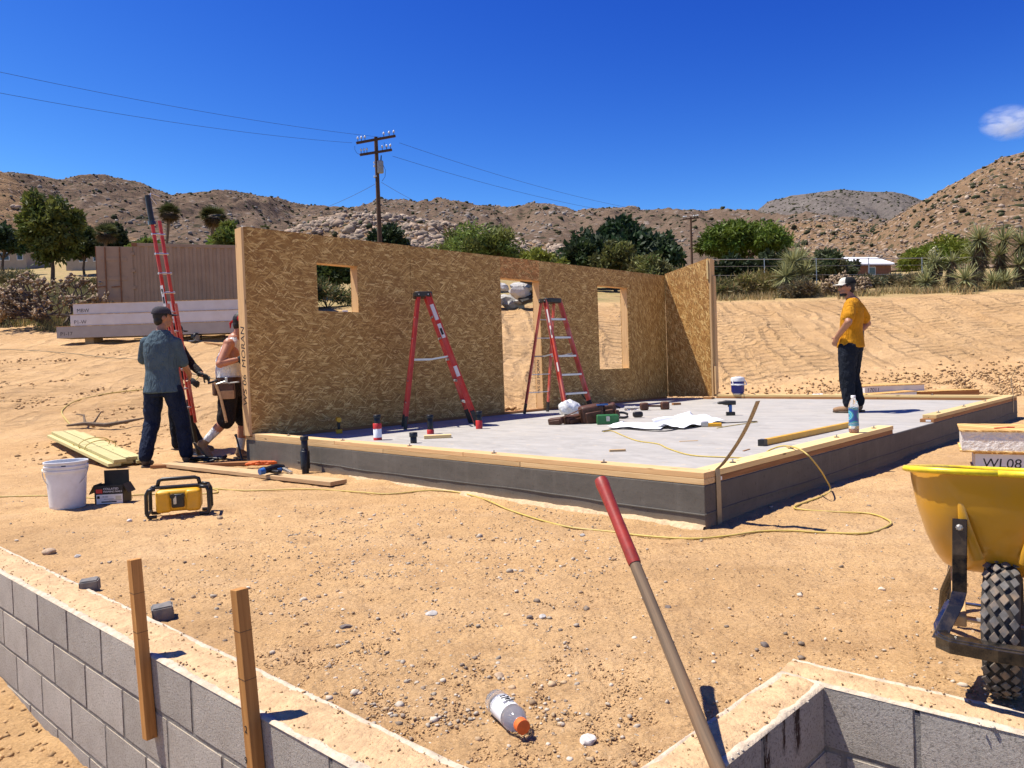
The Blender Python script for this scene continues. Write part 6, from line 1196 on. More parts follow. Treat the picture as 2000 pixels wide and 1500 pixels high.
# --- worker in white tank top pushing the wall end
def worker_tank():
    foot = at(468, 884, .0); L = np.array([-3.47, 9.04, 0]); L[2] = gz1(L[0], L[1]); t = thing('person', 'worker in white tank top, red bandana and tool belt pushing the end of the wall', 'person', L, rad(8))
    H = lambda x, y, z: Vector((x, y, z)); b = MB()
    hipL, hipR = H(.0, .10, .93), H(.0, -.10, .92); knL, knR = H(.12, .10, .50), H(-.045, -.11, .50); anL, anR = H(.06, .10, .09), H(-.30, -.13, .24)
    chest = H(.02, 0, 1.30); shL, shR = H(.10, .20, 1.46), H(.05, -.20, 1.42); elR = H(-.03, -.34, 1.18); wrR = H(.15, -.28, 1.225); elL = H(.26, .25, 1.30); wrL = H(.30, .13, 1.45)
    seg(b, [H(0, 0, .96), chest, H(.08, 0, 1.48)], [.13, .14, .09]); seg(b, [H(.09, 0, 1.48), H(.13, 0, 1.60)], [.066, .060]); b.ell(shR, (.07, .07, .07)); b.ell(H(.06, -.12, 1.30), (.09, .07, .10))
    for hp_, kn_, an_ in ((hipL, knL, anL), (hipR, knR, anR)): seg(b, [hp_, kn_, kn_.lerp(an_, .35), an_], [.088, .060, .060, .040])
    seg(b, [shR, elR, wrR], [.062, .048, .033]); seg(b, [shL, elL, wrL], [.06, .045, .032])
    f, l, u, R, C = head(t, b, H(.165, 0, 1.685), (1, .1, -.12), (0, 0, 1), m_skin); soft(b, 'body', mat('sunburnt_skin', (.42, .17, .09), .5, .12, 14, .1, 120, .001, rnd=0), t, .0065, 5)
    bn = MB(); bn.ell(C+u*.035, (.104, .088, .095), R); soft(bn, 'bandana', m_bandana, t, .009, 3); MB().tube([C-f*.10+u*.02, C-f*.13-u*.02, C-f*.125-u*.08], [.014, .016, .006], 6).build('bandana_knot', m_bandana, t, smooth=True)
    sm = MB(); torso(sm, [(H(-.01, 0, .93), A_, Fv, .185, .150), (H(-.01, 0, 1.08), A_, Fv, .185, .158), (H(.0, 0, 1.24), A_, Fv, .19, .150), (H(.03, .005, 1.36), A_, Fv, .155, .130), (H(.06, .0, 1.455), A_, Fv, .125, .10), (H(.085, 0, 1.51), A_, Fv, .085, .075)]); sm.ell(H(.045, .13, 1.44), (.06, .06, .065)); sm.ell(H(.03, -.13, 1.44), (.055, .045, .06)); soft(sm, 'tank_top', m_tank, t, .010, 6, .018)
    pm = MB(); torso(pm, [(H(-.005, 0, .98), A_, Fv, .18, .145), (H(0, 0, .90), A_, Fv, .195, .15), (H(.0, 0, .78), A_, Fv, .19, .14)]); seg(pm, [hipL+Vector((0, 0, -.08)), hipL.lerp(knL, 1.02)], [.118, .108]); seg(pm, [hipR+Vector((0, 0, -.08)), hipR.lerp(knR, 1.0)], [.118, .108]); soft(pm, 'shorts', m_short, t, .011, 5, .02)
    so_ = MB(); seg(so_, [knR.lerp(anR, .42), anR], [.058, .045]); soft(so_, 'sock', m_sock, t, .009, 4); so_ = MB(); seg(so_, [knL.lerp(anL, .6), anL], [.054, .045]); soft(so_, 'sock', m_sock, t, .009, 4)
    dn = (anR-knR).normalized(); shoe(t, anR, Vector((.75, -.05, -.85)), m_tanboot, m_sole, up_=-dn); shoe(t, anL+Vector((0, 0, .01)), (1, 0, 0), m_tanboot, m_sole)
    g_ = MB(); hand(g_, wrR, (1, .1, .12), (.1, 1, 0), .8, -1, 1.1); g_.tube([wrR-Vector((.05, 0, .01)), wrR], [.040, .036], 10); soft(g_, 'glove', m_glove, t, .0065, 2); g_ = MB(); hand(g_, wrL, (.5, -.2, .6), (.8, 0, -.5), .5, 1, 1.1); soft(g_, 'glove', m_glove, t, .0065, 2)
    for q in range(3): MB().bar(wrR+Vector((.06+.022*q, -.034, .05-.03*q)), wrR+Vector((.085+.022*q, -.036, .055-.03*q)), .018, .012).build('knuckle_patch', m_capwhite, t, bevel=.003)
    rg = [ring(H(-.005, 0, z), A_, Fv, .200, .158, 28) for z in (.95, 1.02)]; MB().loft(rg, caps=False).build('tool_belt', m_leather, t, smooth=True)
    for nm, c, d, rz in (('pouch', H(.0, -.215, .86), (.20, .07, .20), 0), ('pouch', H(.08, .21, .86), (.18, .07, .2), 0), ('pouch', H(-.14, -.12, .88), (.07, .12, .16), .5)): o = rbox(nm, (0, 0, 0), d, m_leather, t, .02, 3); o.location = c; o.rotation_euler = (0, 0, rz)
    o = rbox('pouch_flap', (.02, -.256, .81), (.16, .012, .10), mat('tan_leather', (.36, .20, .09), .7, .2, 20, .2, rnd=0), t, .004, 2)
    hm = MB().tube([H(-.12, -.24, .97), H(-.06, -.26, .80), H(.0, -.27, .48)], .017, 8).build('hammer_handle', m_stud, t, smooth=True); MB().tube([H(-.20, -.24, .955), H(-.09, -.245, .985)], [.012, .017], 8).build('hammer_head', m_black, hm); MB().tube([H(-.10, -.262, .94), H(.0, -.275, .97), H(.05, -.275, .95), H(.16, -.24, .96)], .010, 7).build('tool_strap', m_steel, t, smooth=True); rbox('clip', (.02, -.275, .985), (.03, .015, .07), m_steel, t, .004)
worker_tank()
# --- worker in yellow shirt on the slab, hands on hips, facing left
def worker_yellow():
    L = np.array([4.50, 9.72, SZ+.004]); t = thing('person', 'worker in yellow shirt and dark jeans standing on the slab with hands on hips', 'person', L, rad(138))
    s = 1.0; H = lambda x, y, z: Vector((x*s, y*s, z*s)); b = MB()
    hipL, hipR = H(0, .095, .91), H(0, -.095, .91); knL, knR = H(.02, .11, .49), H(.03, -.10, .49); anL, anR = H(.0, .12, .09), H(-.05, -.10, .09)
    shL, shR = H(-.05, .18, 1.40), H(-.05, -.18, 1.40); elL, elR = H(-.09, .36, 1.18), H(-.10, -.40, 1.18); wrL, wrR = H(.10, .21, 1.0), H(.02, -.22, 1.0)
    seg(b, [H(0, 0, .95), H(-.02, 0, 1.25), H(-.04, 0, 1.45)], [.12, .13, .09]); seg(b, [H(-.035, 0, 1.45), H(.015, 0, 1.57)], [.062, .058])
    for hp_, kn_, an_ in ((hipL, knL, anL), (hipR, knR, anR)): seg(b, [hp_, kn_, an_], [.085, .055, .04])
    for sh_, el_, wr_ in ((shL, elL, wrL), (shR, elR, wrR)): seg(b, [sh_, el_, wr_], [.058, .046, .033])
    hand(b, wrL, (.45, -.25, -.8), (-.2, -1, .1), .5, -1); hand(b, wrR, (.45, .25, -.8), (-.2, 1, .1), .5, 1)
    f, l, u, R, C = head(t, b, H(.03, .01, 1.655), (.743, .669, -.02), (-.0, 0, 1), m_skin); soft(b, 'body', m_skin, t, .0065, 5); cap(t, C, f, l, u, R, m_capblack, m_capwhite, 1., m_capwhite)
    bd = MB(); bd.ell(C+f*.040-u*.092, (.052, .056, .030), R); bd.ell(C+f*.078-u*.098, (.020, .028, .022), R); soft(bd, 'beard', m_hair, t, .008, 2)
    sg = MB(); 
    for q in (-1, 1): sg.ell(C+f*.094+l*q*.036+u*.012, (.012, .032, .022), R, 10, 6)
    sg.build('sunglasses', m_blackgloss, t, smooth=True); 
    for q in (-1, 1): MB().tube([C+f*.09+l*q*.068+u*.016, C+l*q*.086+u*.012, C-f*.02+l*q*.084-u*.0], .0045, 5).build('temple_arm', m_black, t)
    sm = MB(); torso(sm, [(H(.0, 0, .86), A_, Fv, .212, .170), (H(0, 0, .97), A_, Fv, .20, .160), (H(-.01, 0, 1.10), A_, Fv, .182, .138), (H(-.025, 0, 1.26), A_, Fv, .205, .14), (H(-.04, 0, 1.38), A_, Fv, .21, .12), (H(-.045, 0, 1.455), A_, Fv, .17, .09), (H(-.04, 0, 1.51), A_, Fv, .08, .07)]); seg(sm, [shL, shL.lerp(elL, .66)], [.074, .080]); seg(sm, [shR, shR.lerp(elR, .66)], [.074, .080]); soft(sm, 'shirt', m_yshirt, t, .009, 7, .012, .2)
    pm = MB(); torso(pm, [(H(0, 0, .96), A_, Fv, .17, .125), (H(-.01, 0, .90), A_, Fv, .18, .138), (H(-.015, 0, .80), A_, Fv, .175, .135)])
    for hp_, kn_, an_ in ((hipL, knL, anL), (hipR, knR, anR)): seg(pm, [hp_+Vector((0, 0, -.06)), kn_, an_+Vector((0, 0, .045))], [.132, .102, .080])
    soft(pm, 'jeans', m_darkjean, t, .011, 6, .022, .08); shoe(t, anL+Vector((0, 0, .012)), (1, .1, 0), m_tanboot, m_sole); shoe(t, anR+Vector((0, 0, .012)), (1, -.12, 0), m_tanboot, m_sole)
    kb = rbox('belt_holster', (-.06, -.235, 1.03), (.08, .05, .10), m_black, t, .015)
worker_yellow()
# ================================================================ vegetation
def leaf_mat(name):
    m, t, b, nn, ll = NT(name); a = nn('ShaderNodeVertexColor'); a.layer_name = 'Col'; tr = nn('ShaderNodeBsdfTranslucent'); mx = nn('ShaderNodeMixShader'); mx.inputs[0].default_value = .25
    ll(a.outputs[0], b.inputs['Base Color']); b.inputs['Roughness'].default_value = .6; b.inputs['Specular IOR Level'].default_value = .2; ll(a.outputs[0], tr.inputs[0]); ll(b.outputs[0], mx.inputs[1]); ll(tr.outputs[0], mx.inputs[2]); ll(mx.outputs[0], t.nodes['Material Output'].inputs[0]); return m
m_leaf = leaf_mat('foliage'); m_bark = mat('bark', (.09, .06, .04), .9, .3, 6, .8, 14, .03, rnd=0)
def leaves(P, Nrm, size, asp, cols_, rng, droop=0.):
    n = len(P); d = rng.normal(size=(n, 3)); d += Nrm*.6; d[:, 2] -= droop; d /= np.linalg.norm(d, axis=1)[:, None]
    s_ = np.cross(d, rng.normal(size=(n, 3))); s_ /= np.linalg.norm(s_, axis=1)[:, None]; L = (size*rng.uniform(.6, 1.4, n))[:, None]; W_ = L*asp
    v = np.stack([P, P+d*L*.5+s_*W_*.5, P+d*L, P+d*L*.5-s_*W_*.5], 1).reshape(-1, 3); f = np.arange(4*n).reshape(n, 4); return v, f, np.repeat(cols_, 4, 0)
def crown_pts(rng, C, Rr, n, ncl, cr, hemi=False, shell=(.42, 1.06)):
    d = rng.normal(size=(ncl, 3)); d /= np.linalg.norm(d, axis=1)[:, None]
    if hemi: d[:, 2] = np.abs(d[:, 2])*1.0-.15
    cc = d*rng.uniform(*shell, (ncl, 1)); w_ = rng.dirichlet(np.ones(ncl)*4)*n; P = []; cid = []
    for k in range(ncl):
        q = rng.normal(size=(int(w_[k])+1, 3)); q = q/np.linalg.norm(q, axis=1)[:, None]*rng.uniform(.3, 1, (len(q), 1))**.6; P.append((cc[k]+q*cr*rng.uniform(.7, 1.3))*Rr); cid.append(np.full(len(q), k))
    P = np.concatenate(P); cid = np.concatenate(cid); N = P/np.array(Rr); return P+np.array(C), N/np.maximum(np.linalg.norm(N, axis=1)[:, None], .1), cid
def tree(name, label, px, ytop, ybot, hw, Y, col, n=7000, leaf=.28, asp=.45, ncl=40, cr=.30, cat='tree', group='trees beyond the site', hemi=True, seed=1, trunk=True, zsink=0, dry=None, droop=0):
    rng = np.random.RandomState(seed); B = atY(px, 600, Y); gx_, gy_ = B[0], B[1]; g0 = gz1(gx_, gy_)
    zt = atY(px, ytop, Y)[2]; zl = max(atY(px, ybot, Y)[2], g0+.1) if trunk else g0; rx = hw*Y/F; rz = (zt-zl)/ (1.75 if hemi else 2); cz = zl+rz*(.6 if hemi else 1)
    t = thing(name, label, cat, (gx_, gy_, g0), 0, group); C = (gx_, gy_, cz)
    P, N, cid = crown_pts(rng, C, (rx, rx*.85, max(rz, .3)*1.0), n, ncl, cr, hemi); kk = P[:, 2] > g0+.05; P, N, cid = P[kk], N[kk], cid[kk]
    tone = rng.uniform(.72, 1.25, (ncl, 1)); tint = rng.normal(0, .06, (ncl, 3)); c_ = np.array([col])*tone[cid]*(1+tint[cid])*rng.uniform(.75, 1.25, (len(P), 1))
    if dry is not None: dm = rng.rand(len(P)) < .25; c_[dm] = np.array(dry)*rng.uniform(.7, 1.2, (dm.sum(), 1))
    v, f, cc = leaves(P, N, leaf, asp, c_, rng, droop); npmesh('crown', v, f, m_leaf, t, cols=cc, world=True)
    if trunk:
        b_ = MB(); r0_ = max(.10, rx*.06); base = Vector((gx_, gy_, g0-.1)); fork = Vector((gx_+rng.uniform(-.2, .2), gy_, g0+(cz-g0)*.55)); b_.tube([base, base.lerp(fork, .5)+Vector((rng.uniform(-.1, .1), 0, 0)), fork], [r0_*1.2, r0_, r0_*.85], 8); b_.build('trunk', m_bark, t, world=True, smooth=True)
        lm = MB()
        for k in range(9):
            j = rng.randint(len(P)); e = V3(P[j]); e = fork.lerp(e, .8); mid = fork.lerp(e, .5)+Vector((0, 0, .25*rx*.3)); lm.tube([fork, mid, e], [r0_*.6, r0_*.35, r0_*.12], 6)
        lm.build('limbs', m_bark, t, world=True, smooth=True)['kind'] = 'stuff'
    else:
        st_ = MB()
        for k in range(8): e = V3(P[rng.randint(len(P))]); st_.tube([Vector((gx_, gy_, g0-.05)), Vector((gx_, gy_, g0)).lerp(e, .6)], [.03, .01], 5)
        st_.build('stems', m_bark, t, world=True)['kind'] = 'stuff'
    return t
OL = (.105, .125, .028); GRN = (.055, .090, .020); DK = (.030, .052, .020); MES = (.15, .185, .036); GRY = (.115, .12, .065); YEL = (.22, .19, .06)
tree('broad_tree', 'tall broad green tree left of the container above the small houses', 105, 390, 505, 58, 58, OL, 11000, .42, .4, 60, .27, seed=2, hemi=False)
tree('broad_tree', 'dark tree at the left edge behind the low house', 8, 428, 500, 40, 75, DK, 5000, .5, .5, 36, seed=3)
tree('broad_tree', 'dark green tree right of the tall broad tree behind the houses', 168, 440, 512, 30, 66, (.05, .07, .022), 4500, .42, .45, 30, seed=4)
tree('broad_tree', 'dark bushy tree behind the left end of the container', 232, 436, 500, 26, 55, (.04, .05, .024), 4200, .4, .4, 28, seed=5)
tree('bush', 'green bush showing above the container behind the held ladder', 292, 463, 500, 28, 48, MES, 3000, .3, .4, 24, cat='bush', seed=6)
tree('round_tree', 'bright green tree above the right end of the container', 456, 433, 500, 40, 45, MES, 6000, .34, .35, 40, seed=7)
tree('bush', 'dark bush at the foot of the power pole', 765, 437, 500, 32, 60, DK, 3600, .38, .45, 26, cat='bush', seed=8)
tree('mesquite_tree', 'wide feathery green tree rising behind the middle of the wall', 935, 430, 540, 88, 44, (.145, .175, .04), 15000, .30, .28, 80, .24, seed=9)
tree('bush', 'low yellow green bush between the feathery tree and the dark tree', 1060, 474, 560, 40, 42, (.20, .215, .035), 5000, .28, .35, 36, cat='bush', seed=10)
tree('dark_tree', 'large dark green tree behind the doorway side of the wall', 1222, 425, 560, 108, 48, DK, 20000, .42, .55, 90, .24, seed=11)
tree('olive_bush', 'olive coloured shrub in front of the large dark tree', 1205, 462, 560, 42, 42, (.11, .115, .034), 5500, .3, .4, 34, cat='bush', seed=12)
tree('bush', 'dark leafy bush at the left foot of the large dark tree', 1130, 470, 560, 36, 43, (.032, .05, .016), 5000, .32, .5, 30, cat='bush', seed=13)
tree('bush', 'pale yellow green shrub above the corner of the wall', 1272, 496, 570, 48, 38, (.17, .17, .055), 5500, .24, .35, 36, cat='bush', seed=14, trunk=False)
tree('dome_tree', 'rounded bright green tree right of the wing wall', 1455, 418, 520, 82, 47, (.10, .145, .018), 17000, .34, .26, 80, .22, seed=15, droop=.5)
tree('hedge_bush', 'dark hedge bush under the rounded green tree', 1430, 492, 570, 44, 41, (.03, .044, .016), 6000, .3, .45, 36, cat='bush', seed=16)
tree('hedge_bush', 'dark hedge bush right of the rounded green tree', 1515, 492, 570, 44, 41, (.036, .05, .018), 6000, .3, .45, 36, cat='bush', seed=17)
tree('bush', 'grey green bush behind the spiky yucca clump', 1605, 488, 560, 48, 44, (.07, .085, .034), 6000, .28, .35, 38, cat='bush', seed=18)
tree('bush', 'grey green bush just left of the white roofed building', 1650, 500, 560, 30, 46, (.075, .085, .042), 3500, .28, .35, 26, cat='bush', seed=19)
tree('mesquite_tree', 'bright green feathery tree behind the tall yuccas', 1835, 458, 560, 72, 48, (.18, .215, .026), 13000, .32, .22, 60, .24, seed=20)
sh_ = [(1410, 545, 34, 31, (.17, .16, .06), 'dry green shrub at the foot of the wing wall end'), (1465, 532, 32, 31.5, (.20, .17, .055), 'yellow green shrub second from the wing wall'), (1500, 525, 30, 33, YEL, 'tall yellow green shrub before the dark hedge'), (1565, 545, 30, 30, (.14, .12, .07), 'brownish dry shrub at the foot of the yucca clump'),
       (1690, 540, 34, 36, GRY, 'grey shrub below the white roofed building'), (1735, 535, 36, 37, (.10, .105, .055), 'grey green shrub right of the white roofed building'), (1785, 545, 26, 35, (.16, .13, .065), 'dry tan shrub left of the flowering yucca'),
       (20, 560, 60, 30, (.15, .14, .06), 'dry green shrub at the left edge of the slope'), (30, 520, 40, 46, (.11, .11, .05), 'grey green shrub at the far left below the house'), (120, 585, 60, 33, (.13, .11, .05), 'dull shrub under the bare cholla bush'), (185, 545, 34, 40, (.12, .12, .05), 'dull green shrub beside the open container door'), (640, 545, 60, 30, (.10, .12, .04), 'green shrub seen through the square window opening'), (1330, 520, 40, 34, (.12, .13, .045), 'olive shrub over the sloping wing wall')]
for k, (px, yt, hw, Y, c, lb) in enumerate(sh_): tree('shrub', lb, px, yt, 600, hw, Y, c, 3200, .26, .14, 30, .3, 'shrub', 'desert shrubs along the bank top', True, 40+k, False, dry=(.30, .22, .10))
tree('shrub', 'bushy green shrub at the top of the square window opening', 655, 505, 560, 50, 36, (.045, .07, .02), 5000, .3, .5, 36, .3, 'shrub', 'desert shrubs along the bank top', True, 70, True)
# dry grass along the bank tops
rng = np.random.RandomState(5)
def grass(name, label, X, Y, h0, h1, pal, n_):
    k = rng.randint(0, len(X), n_); x = X[k]; y = Y[k]; z = gz(x, y); a = rng.uniform(0, 6.28, n_); h = rng.uniform(h0, h1, n_); wd = .010+.012*rng.rand(n_); ln = rng.normal(0, .35, (n_, 2))*h[:, None]
    b = np.stack([x, y, z-.02], -1); s_ = np.stack([np.cos(a)*wd, np.sin(a)*wd, 0*a], -1); tip = b+np.stack([ln[:, 0], ln[:, 1], h], -1); v = np.stack([b-s_, b+s_, tip], 1).reshape(-1, 3)
    c = np.array(pal)[rng.randint(0, len(pal), n_)]*rng.uniform(.7, 1.2, (n_, 1)); props(npmesh(name, v, np.arange(3*n_).reshape(n_, 3), m_leaf, cols=np.repeat(c, 3, 0)), label, 'grass', kind='stuff')
N_ = 60000; a_ = rng.uniform(.18, .78, N_); Yg = rng.uniform(27.6, 40, N_); Xg = a_*Yg; kp = fbm(Xg*.7, Yg*.7, 4, 9) > .08+.22*(Yg < 29.5); grass('dry_grass', 'tufts of dry yellow grass along the bank top at right', Xg[kp], Yg[kp], .10, .42, [(.46, .32, .14), (.34, .27, .11), (.46, .34, .17), (.20, .19, .08)], 15000)
a_ = rng.uniform(-.78, -.40, N_); Yg = rng.uniform(24.5, 46, N_); Xg = a_*Yg; kp = fbm(Xg*.4, Yg*.4, 3, 19) > -.2; grass('dry_grass', 'dry green and yellow grass below the houses at left', Xg[kp], Yg[kp], .15, .6, [(.26, .22, .09), (.20, .19, .07), (.34, .26, .12), (.13, .14, .05)], 24000)
# ---------------------------------------------------------------- yuccas
def blades(c, n, L, rng, lo=-.5, col=(.20, .21, .09), wd=.05):
    """a rosette of long stiff pointed blades"""
    d = rng.normal(size=(n, 3)); d /= np.linalg.norm(d, axis=1)[:, None]; d[:, 2] = np.clip(d[:, 2]+.25, lo, 1); d /= np.linalg.norm(d, axis=1)[:, None]; ln = L*rng.uniform(.75, 1.15, (n, 1)); s_ = np.cross(d, np.array([0, 0, 1.])+rng.normal(0, .2, (n, 3))); s_ /= np.linalg.norm(s_, axis=1)[:, None]; c = np.array(c); b = c+d*.05
    up2 = np.cross(s_, d); v = np.stack([b-s_*wd*.5, b+s_*wd*.5, b+d*ln*.55+s_*wd*.42, b+d*ln*.55-s_*wd*.42, b+d*ln], 1).reshape(-1, 3); k = np.arange(n)*5
    f = np.concatenate([np.stack([k, k+1, k+2], -1), np.stack([k, k+2, k+3], -1), np.stack([k+3, k+2, k+4], -1)]); cc = np.array([col])*rng.uniform(.6, 1.35, (n, 1)); cc = np.repeat(cc, 5, 0); cc[4::5] *= 1.3; return v, f, cc
m_skirt = mat('dead_yucca_leaves', (.12, .085, .05), .95, .4, 20, .9, 20, .05, rnd=0)
def yucca(label, px, Y, heads, seed=1, flower=False, group='yuccas on the bank'):
    rng = np.random.RandomState(seed); B = atY(px, 600, Y); g0 = gz1(B[0], B[1]); t = thing('yucca', label, 'yucca', (B[0], B[1], g0), 0, group); base = Vector((B[0], B[1], g0-.05))
    for (hx_, hy_, L, n) in heads:
        H_ = atY(hx_, hy_, Y+rng.uniform(-.3, .3)); H_[2] = max(H_[2], g0+.25); v, f, c = blades(H_, int(n*1.2), L*1.3, rng, -.45, (.26, .265, .12)); npmesh('rosette', v, f, m_leaf, t, cols=c, world=True)
        hv = V3(H_); 
        if hv.z-g0 > .5:
            b_ = MB(); b_.tube([base, base.lerp(hv, .5)+Vector((rng.uniform(-.08, .08), 0, 0)), hv], [.11, .12, .09], 8); b_.build('trunk', m_skirt, t, world=True, smooth=True)
            P = np.array([tuple(base.lerp(hv, q)) for q in rng.uniform(.15, .95, 150)]); d = rng.normal(size=(150, 3))*np.array([1, 1, .3]); d /= np.linalg.norm(d, axis=1)[:, None]; P = P+d*.12; d[:, 2] = -1.3; d /= np.linalg.norm(d, axis=1)[:, None]
            s_ = np.cross(d, rng.normal(size=(150, 3))); s_ /= np.linalg.norm(s_, axis=1)[:, None]; v = np.stack([P-s_*.02, P+s_*.02, P+d*L*.7], 1).reshape(-1, 3); npmesh('dead_leaf_skirt', v, np.arange(450).reshape(150, 3), m_leaf, t, cols=np.repeat(np.array([(.13, .095, .055)])*rng.uniform(.5, 1.3, (150, 1)), 3, 0), world=True)
    if flower:
        H_ = atY(*flower, Y); v, f, c = lumps(H_+rng.normal(0, .11, (60, 3))*np.array([.7, .7, 1.4]), rng.uniform(.03, .06, 60), 1., np.array([(.62, .58, .36)])*rng.uniform(.8, 1.1, (60, 1)), OCT, .2, rng); npmesh('flower_spike', v, f, m_leaf, t, cols=c, world=True)
    return t
yucca('tall branching yucca with shaggy trunks at the right edge', 1912, 31, [(1912, 468, .62, 130), (1902, 500, .5, 70), (1922, 480, .5, 60)], 2)
yucca('tall yucca just right of the branching one', 1955, 31.5, [(1960, 470, .58, 110), (1950, 500, .5, 60)], 3)
yucca('yucca cut by the right frame edge', 1995, 31, [(1996, 478, .6, 110), (1990, 518, .55, 80)], 4)
yucca('yucca with cream flower spike left of the tall ones', 1822, 31.5, [(1826, 512, .5, 90), (1815, 530, .45, 60)], 5, (1823, 497))
yucca('small yucca between the flowering one and the tall pair', 1858, 31, [(1858, 512, .42, 70)], 6)
yucca('low spreading yucca in front of the tall trunks', 1888, 30, [(1886, 545, .62, 130)], 7)
yucca('low spiky yucca at the right of the flowering one', 1810, 30.5, [(1808, 552, .5, 110)], 8)
yucca('broad spiky yucca clump beneath the rounded tree', 1548, 31, [(1535, 540, .62, 130), (1570, 535, .62, 130), (1550, 512, .6, 120), (1560, 555, .6, 110)], 9)
yucca('upper yucca standing behind the broad spiky clump', 1562, 33, [(1562, 505, .55, 110), (1545, 520, .5, 90)], 10)
yucca('dark spiky yucca at the right end low by the bank', 1960, 30, [(1962, 555, .5, 100), (1940, 560, .45, 80)], 11)
# ---------------------------------------------------------------- palms
def palm(label, px, ytop, yh, Y, seed, n=34):
    rng = np.random.RandomState(seed); B = atY(px, 600, Y); g0 = gz1(B[0], B[1]); t = thing('fan_palm', label, 'palm tree', (B[0], B[1], g0), 0, 'fan palms behind the container'); c = atY(px, yh, Y); R_ = (atY(px, ytop, Y)[2]-c[2])*1.05
    MB().tube([(B[0], B[1], g0-.1), (B[0], B[1], (g0+c[2])/2), tuple(c)], [R_*.16, R_*.11, R_*.12], 8).build('trunk', mat('palm_trunk', (.14, .09, .055), .9, .3, 8, .8, 12, .05, rnd=0), t, world=True, smooth=True)
    for nm, cnt, zr, col in (('fronds', n, (-.1, 1.), (.075, .085, .032)), ('dead_skirt', n, (-1., -.2), (.15, .105, .055))):
        V_ = []; Cc = []
        for k in range(cnt):
            a = rng.uniform(0, 6.28); z = rng.uniform(*zr); d = np.array([math.cos(a)*math.sqrt(max(.05, 1-z*z)), math.sin(a)*math.sqrt(max(.05, 1-z*z)), z]); s_ = np.cross(d, [0, 0, 1]); s_ /= np.linalg.norm(s_); u_ = np.cross(s_, d); st = c+d*R_*.35*(1 if nm == 'fronds' else .6); tone = rng.uniform(.6, 1.3)
            for q in np.linspace(-1.2, 1.2, 11): e = d*math.cos(q)+s_*math.sin(q); w2 = u_*.0+np.cross(e, u_)*R_*.045; tip = st+e*R_*.72+np.array([0, 0, -R_*.18*abs(q)]); V_ += [st, st+e*R_*.4+w2, tip, st+e*R_*.4-w2]; Cc += [np.array(col)*tone]*4
        n_ = len(V_)//4; npmesh(nm, np.array(V_), np.arange(4*n_).reshape(n_, 4), m_leaf, t, cols=np.array(Cc), world=True)
palm('fan palm with brown skirt just right of the held ladder', 331, 393, 416, 62, 2); palm('fan palm above the green tree near the wall end', 418, 396, 424, 64, 3); palm('shaggy low palm above the open container door', 208, 432, 456, 52, 4, 26)
palm('tiny palm top just above the left end of the wall', 517, 436, 447, 90, 5, 14)
# ---------------------------------------------------------------- cholla
def cholla(label, px, Y, hw, h, seed, n=13):
    rng = np.random.RandomState(seed); B = atY(px, 600, Y); g0 = gz1(B[0], B[1]); t = thing('cholla_bush', label, 'cactus', (B[0], B[1], g0), 0, 'bare cholla bushes'); w_ = MB(); tips = []
    def grow(p, d, L, r, dep):
        e = p+d*L; w_.tube([p, p.lerp(e, .5)+Vector(rng.normal(0, .03, 3)), e], [r, r*.85, r*.7], 5)
        if dep == 0: tips.append((e, d)); return
        for k in range(rng.randint(2, 4)):
            nd = (d+Vector(rng.normal(0, .55, 3))).normalized(); nd.z = max(nd.z, -.1); grow(e, nd.normalized(), L*.72, r*.68, dep-1)
    for k in range(n): a = rng.uniform(0, 6.28); grow(Vector((B[0], B[1], g0-.05)), Vector((math.cos(a)*1.0, math.sin(a)*.8, rng.uniform(.35, 1.2))).normalized(), h*.42, .06, 3)
    w_.build('branches', mat('cholla_wood', (.10, .07, .05), .9, .3, 10, .5, 30, .02, rnd=0), t, world=True, smooth=True)['kind'] = 'stuff'; P = np.array([tuple(e+d*.05*q) for e, d in tips for q in (0, 1.5, 3)]); P = P+rng.normal(0, .05, P.shape)
    v, f, c = lumps(P, rng.uniform(.04, .085, len(P)), 1.1, np.array([(.25, .18, .115)])*rng.uniform(.6, 1.3, (len(P), 1)), OCT, .3, rng); npmesh('joints', v, f, m_stone, t, cols=c, world=True)['kind'] = 'stuff'
cholla('large bare brown cholla bush left of the container', 112, 25.5, 90, 1.9, 3, 15); cholla('small brown cholla just above the yellow shirted worker', 1652, 32, 20, .9, 5, 7); cholla('small bare cholla at the far left edge', 12, 27, 30, 1.0, 8, 6)
# ================================================================ shipping container with its door swung open
m_cont = mat('tan_container_paint', (.31, .215, .135), .6, .07, 1.2, .05, 30, .002, rnd=0, dirt=(.17, .10, .06), dscale=1.5, damt=.35); m_rust = mat('rusty_edge', (.20, .09, .04), .8, .3, 10, .3, rnd=0)
Cn = atY(262, 560, 26); Ce = np.array([3.5, 1.3]); ca = math.atan2(1.3, 3.5); ztop = atY(262, 474, 26)[2]; zb_ = ztop-2.59
ct = thing('shipping_container', 'tan corrugated shipping container with one door swung open', 'container', (Cn[0], 26, zb_), ca); LC, WC, HC = 6.06, 2.44, 2.59
def corr(y, out):
    s_ = []; n_ = 22
    for k in range(n_):
        x0 = .12+(LC-.24)*k/n_; p = (LC-.24)/n_; s_ += [(x0, 0), (x0+p*.36, 0), (x0+p*.5, .036), (x0+p*.86, .036)]
    s_.append((LC-.12, 0)); m_ = MB(); vs = [(x, y+out*d, z) for x, d in s_ for z in (.15, HC-.12)]; fs = [(2*i, 2*i+2, 2*i+3, 2*i+1) for i in range(len(s_)-1)]; m_.add(vs, fs); return m_.build('side_panel', m_cont, ct)
corr(.02, 1); corr(WC-.02, -1)
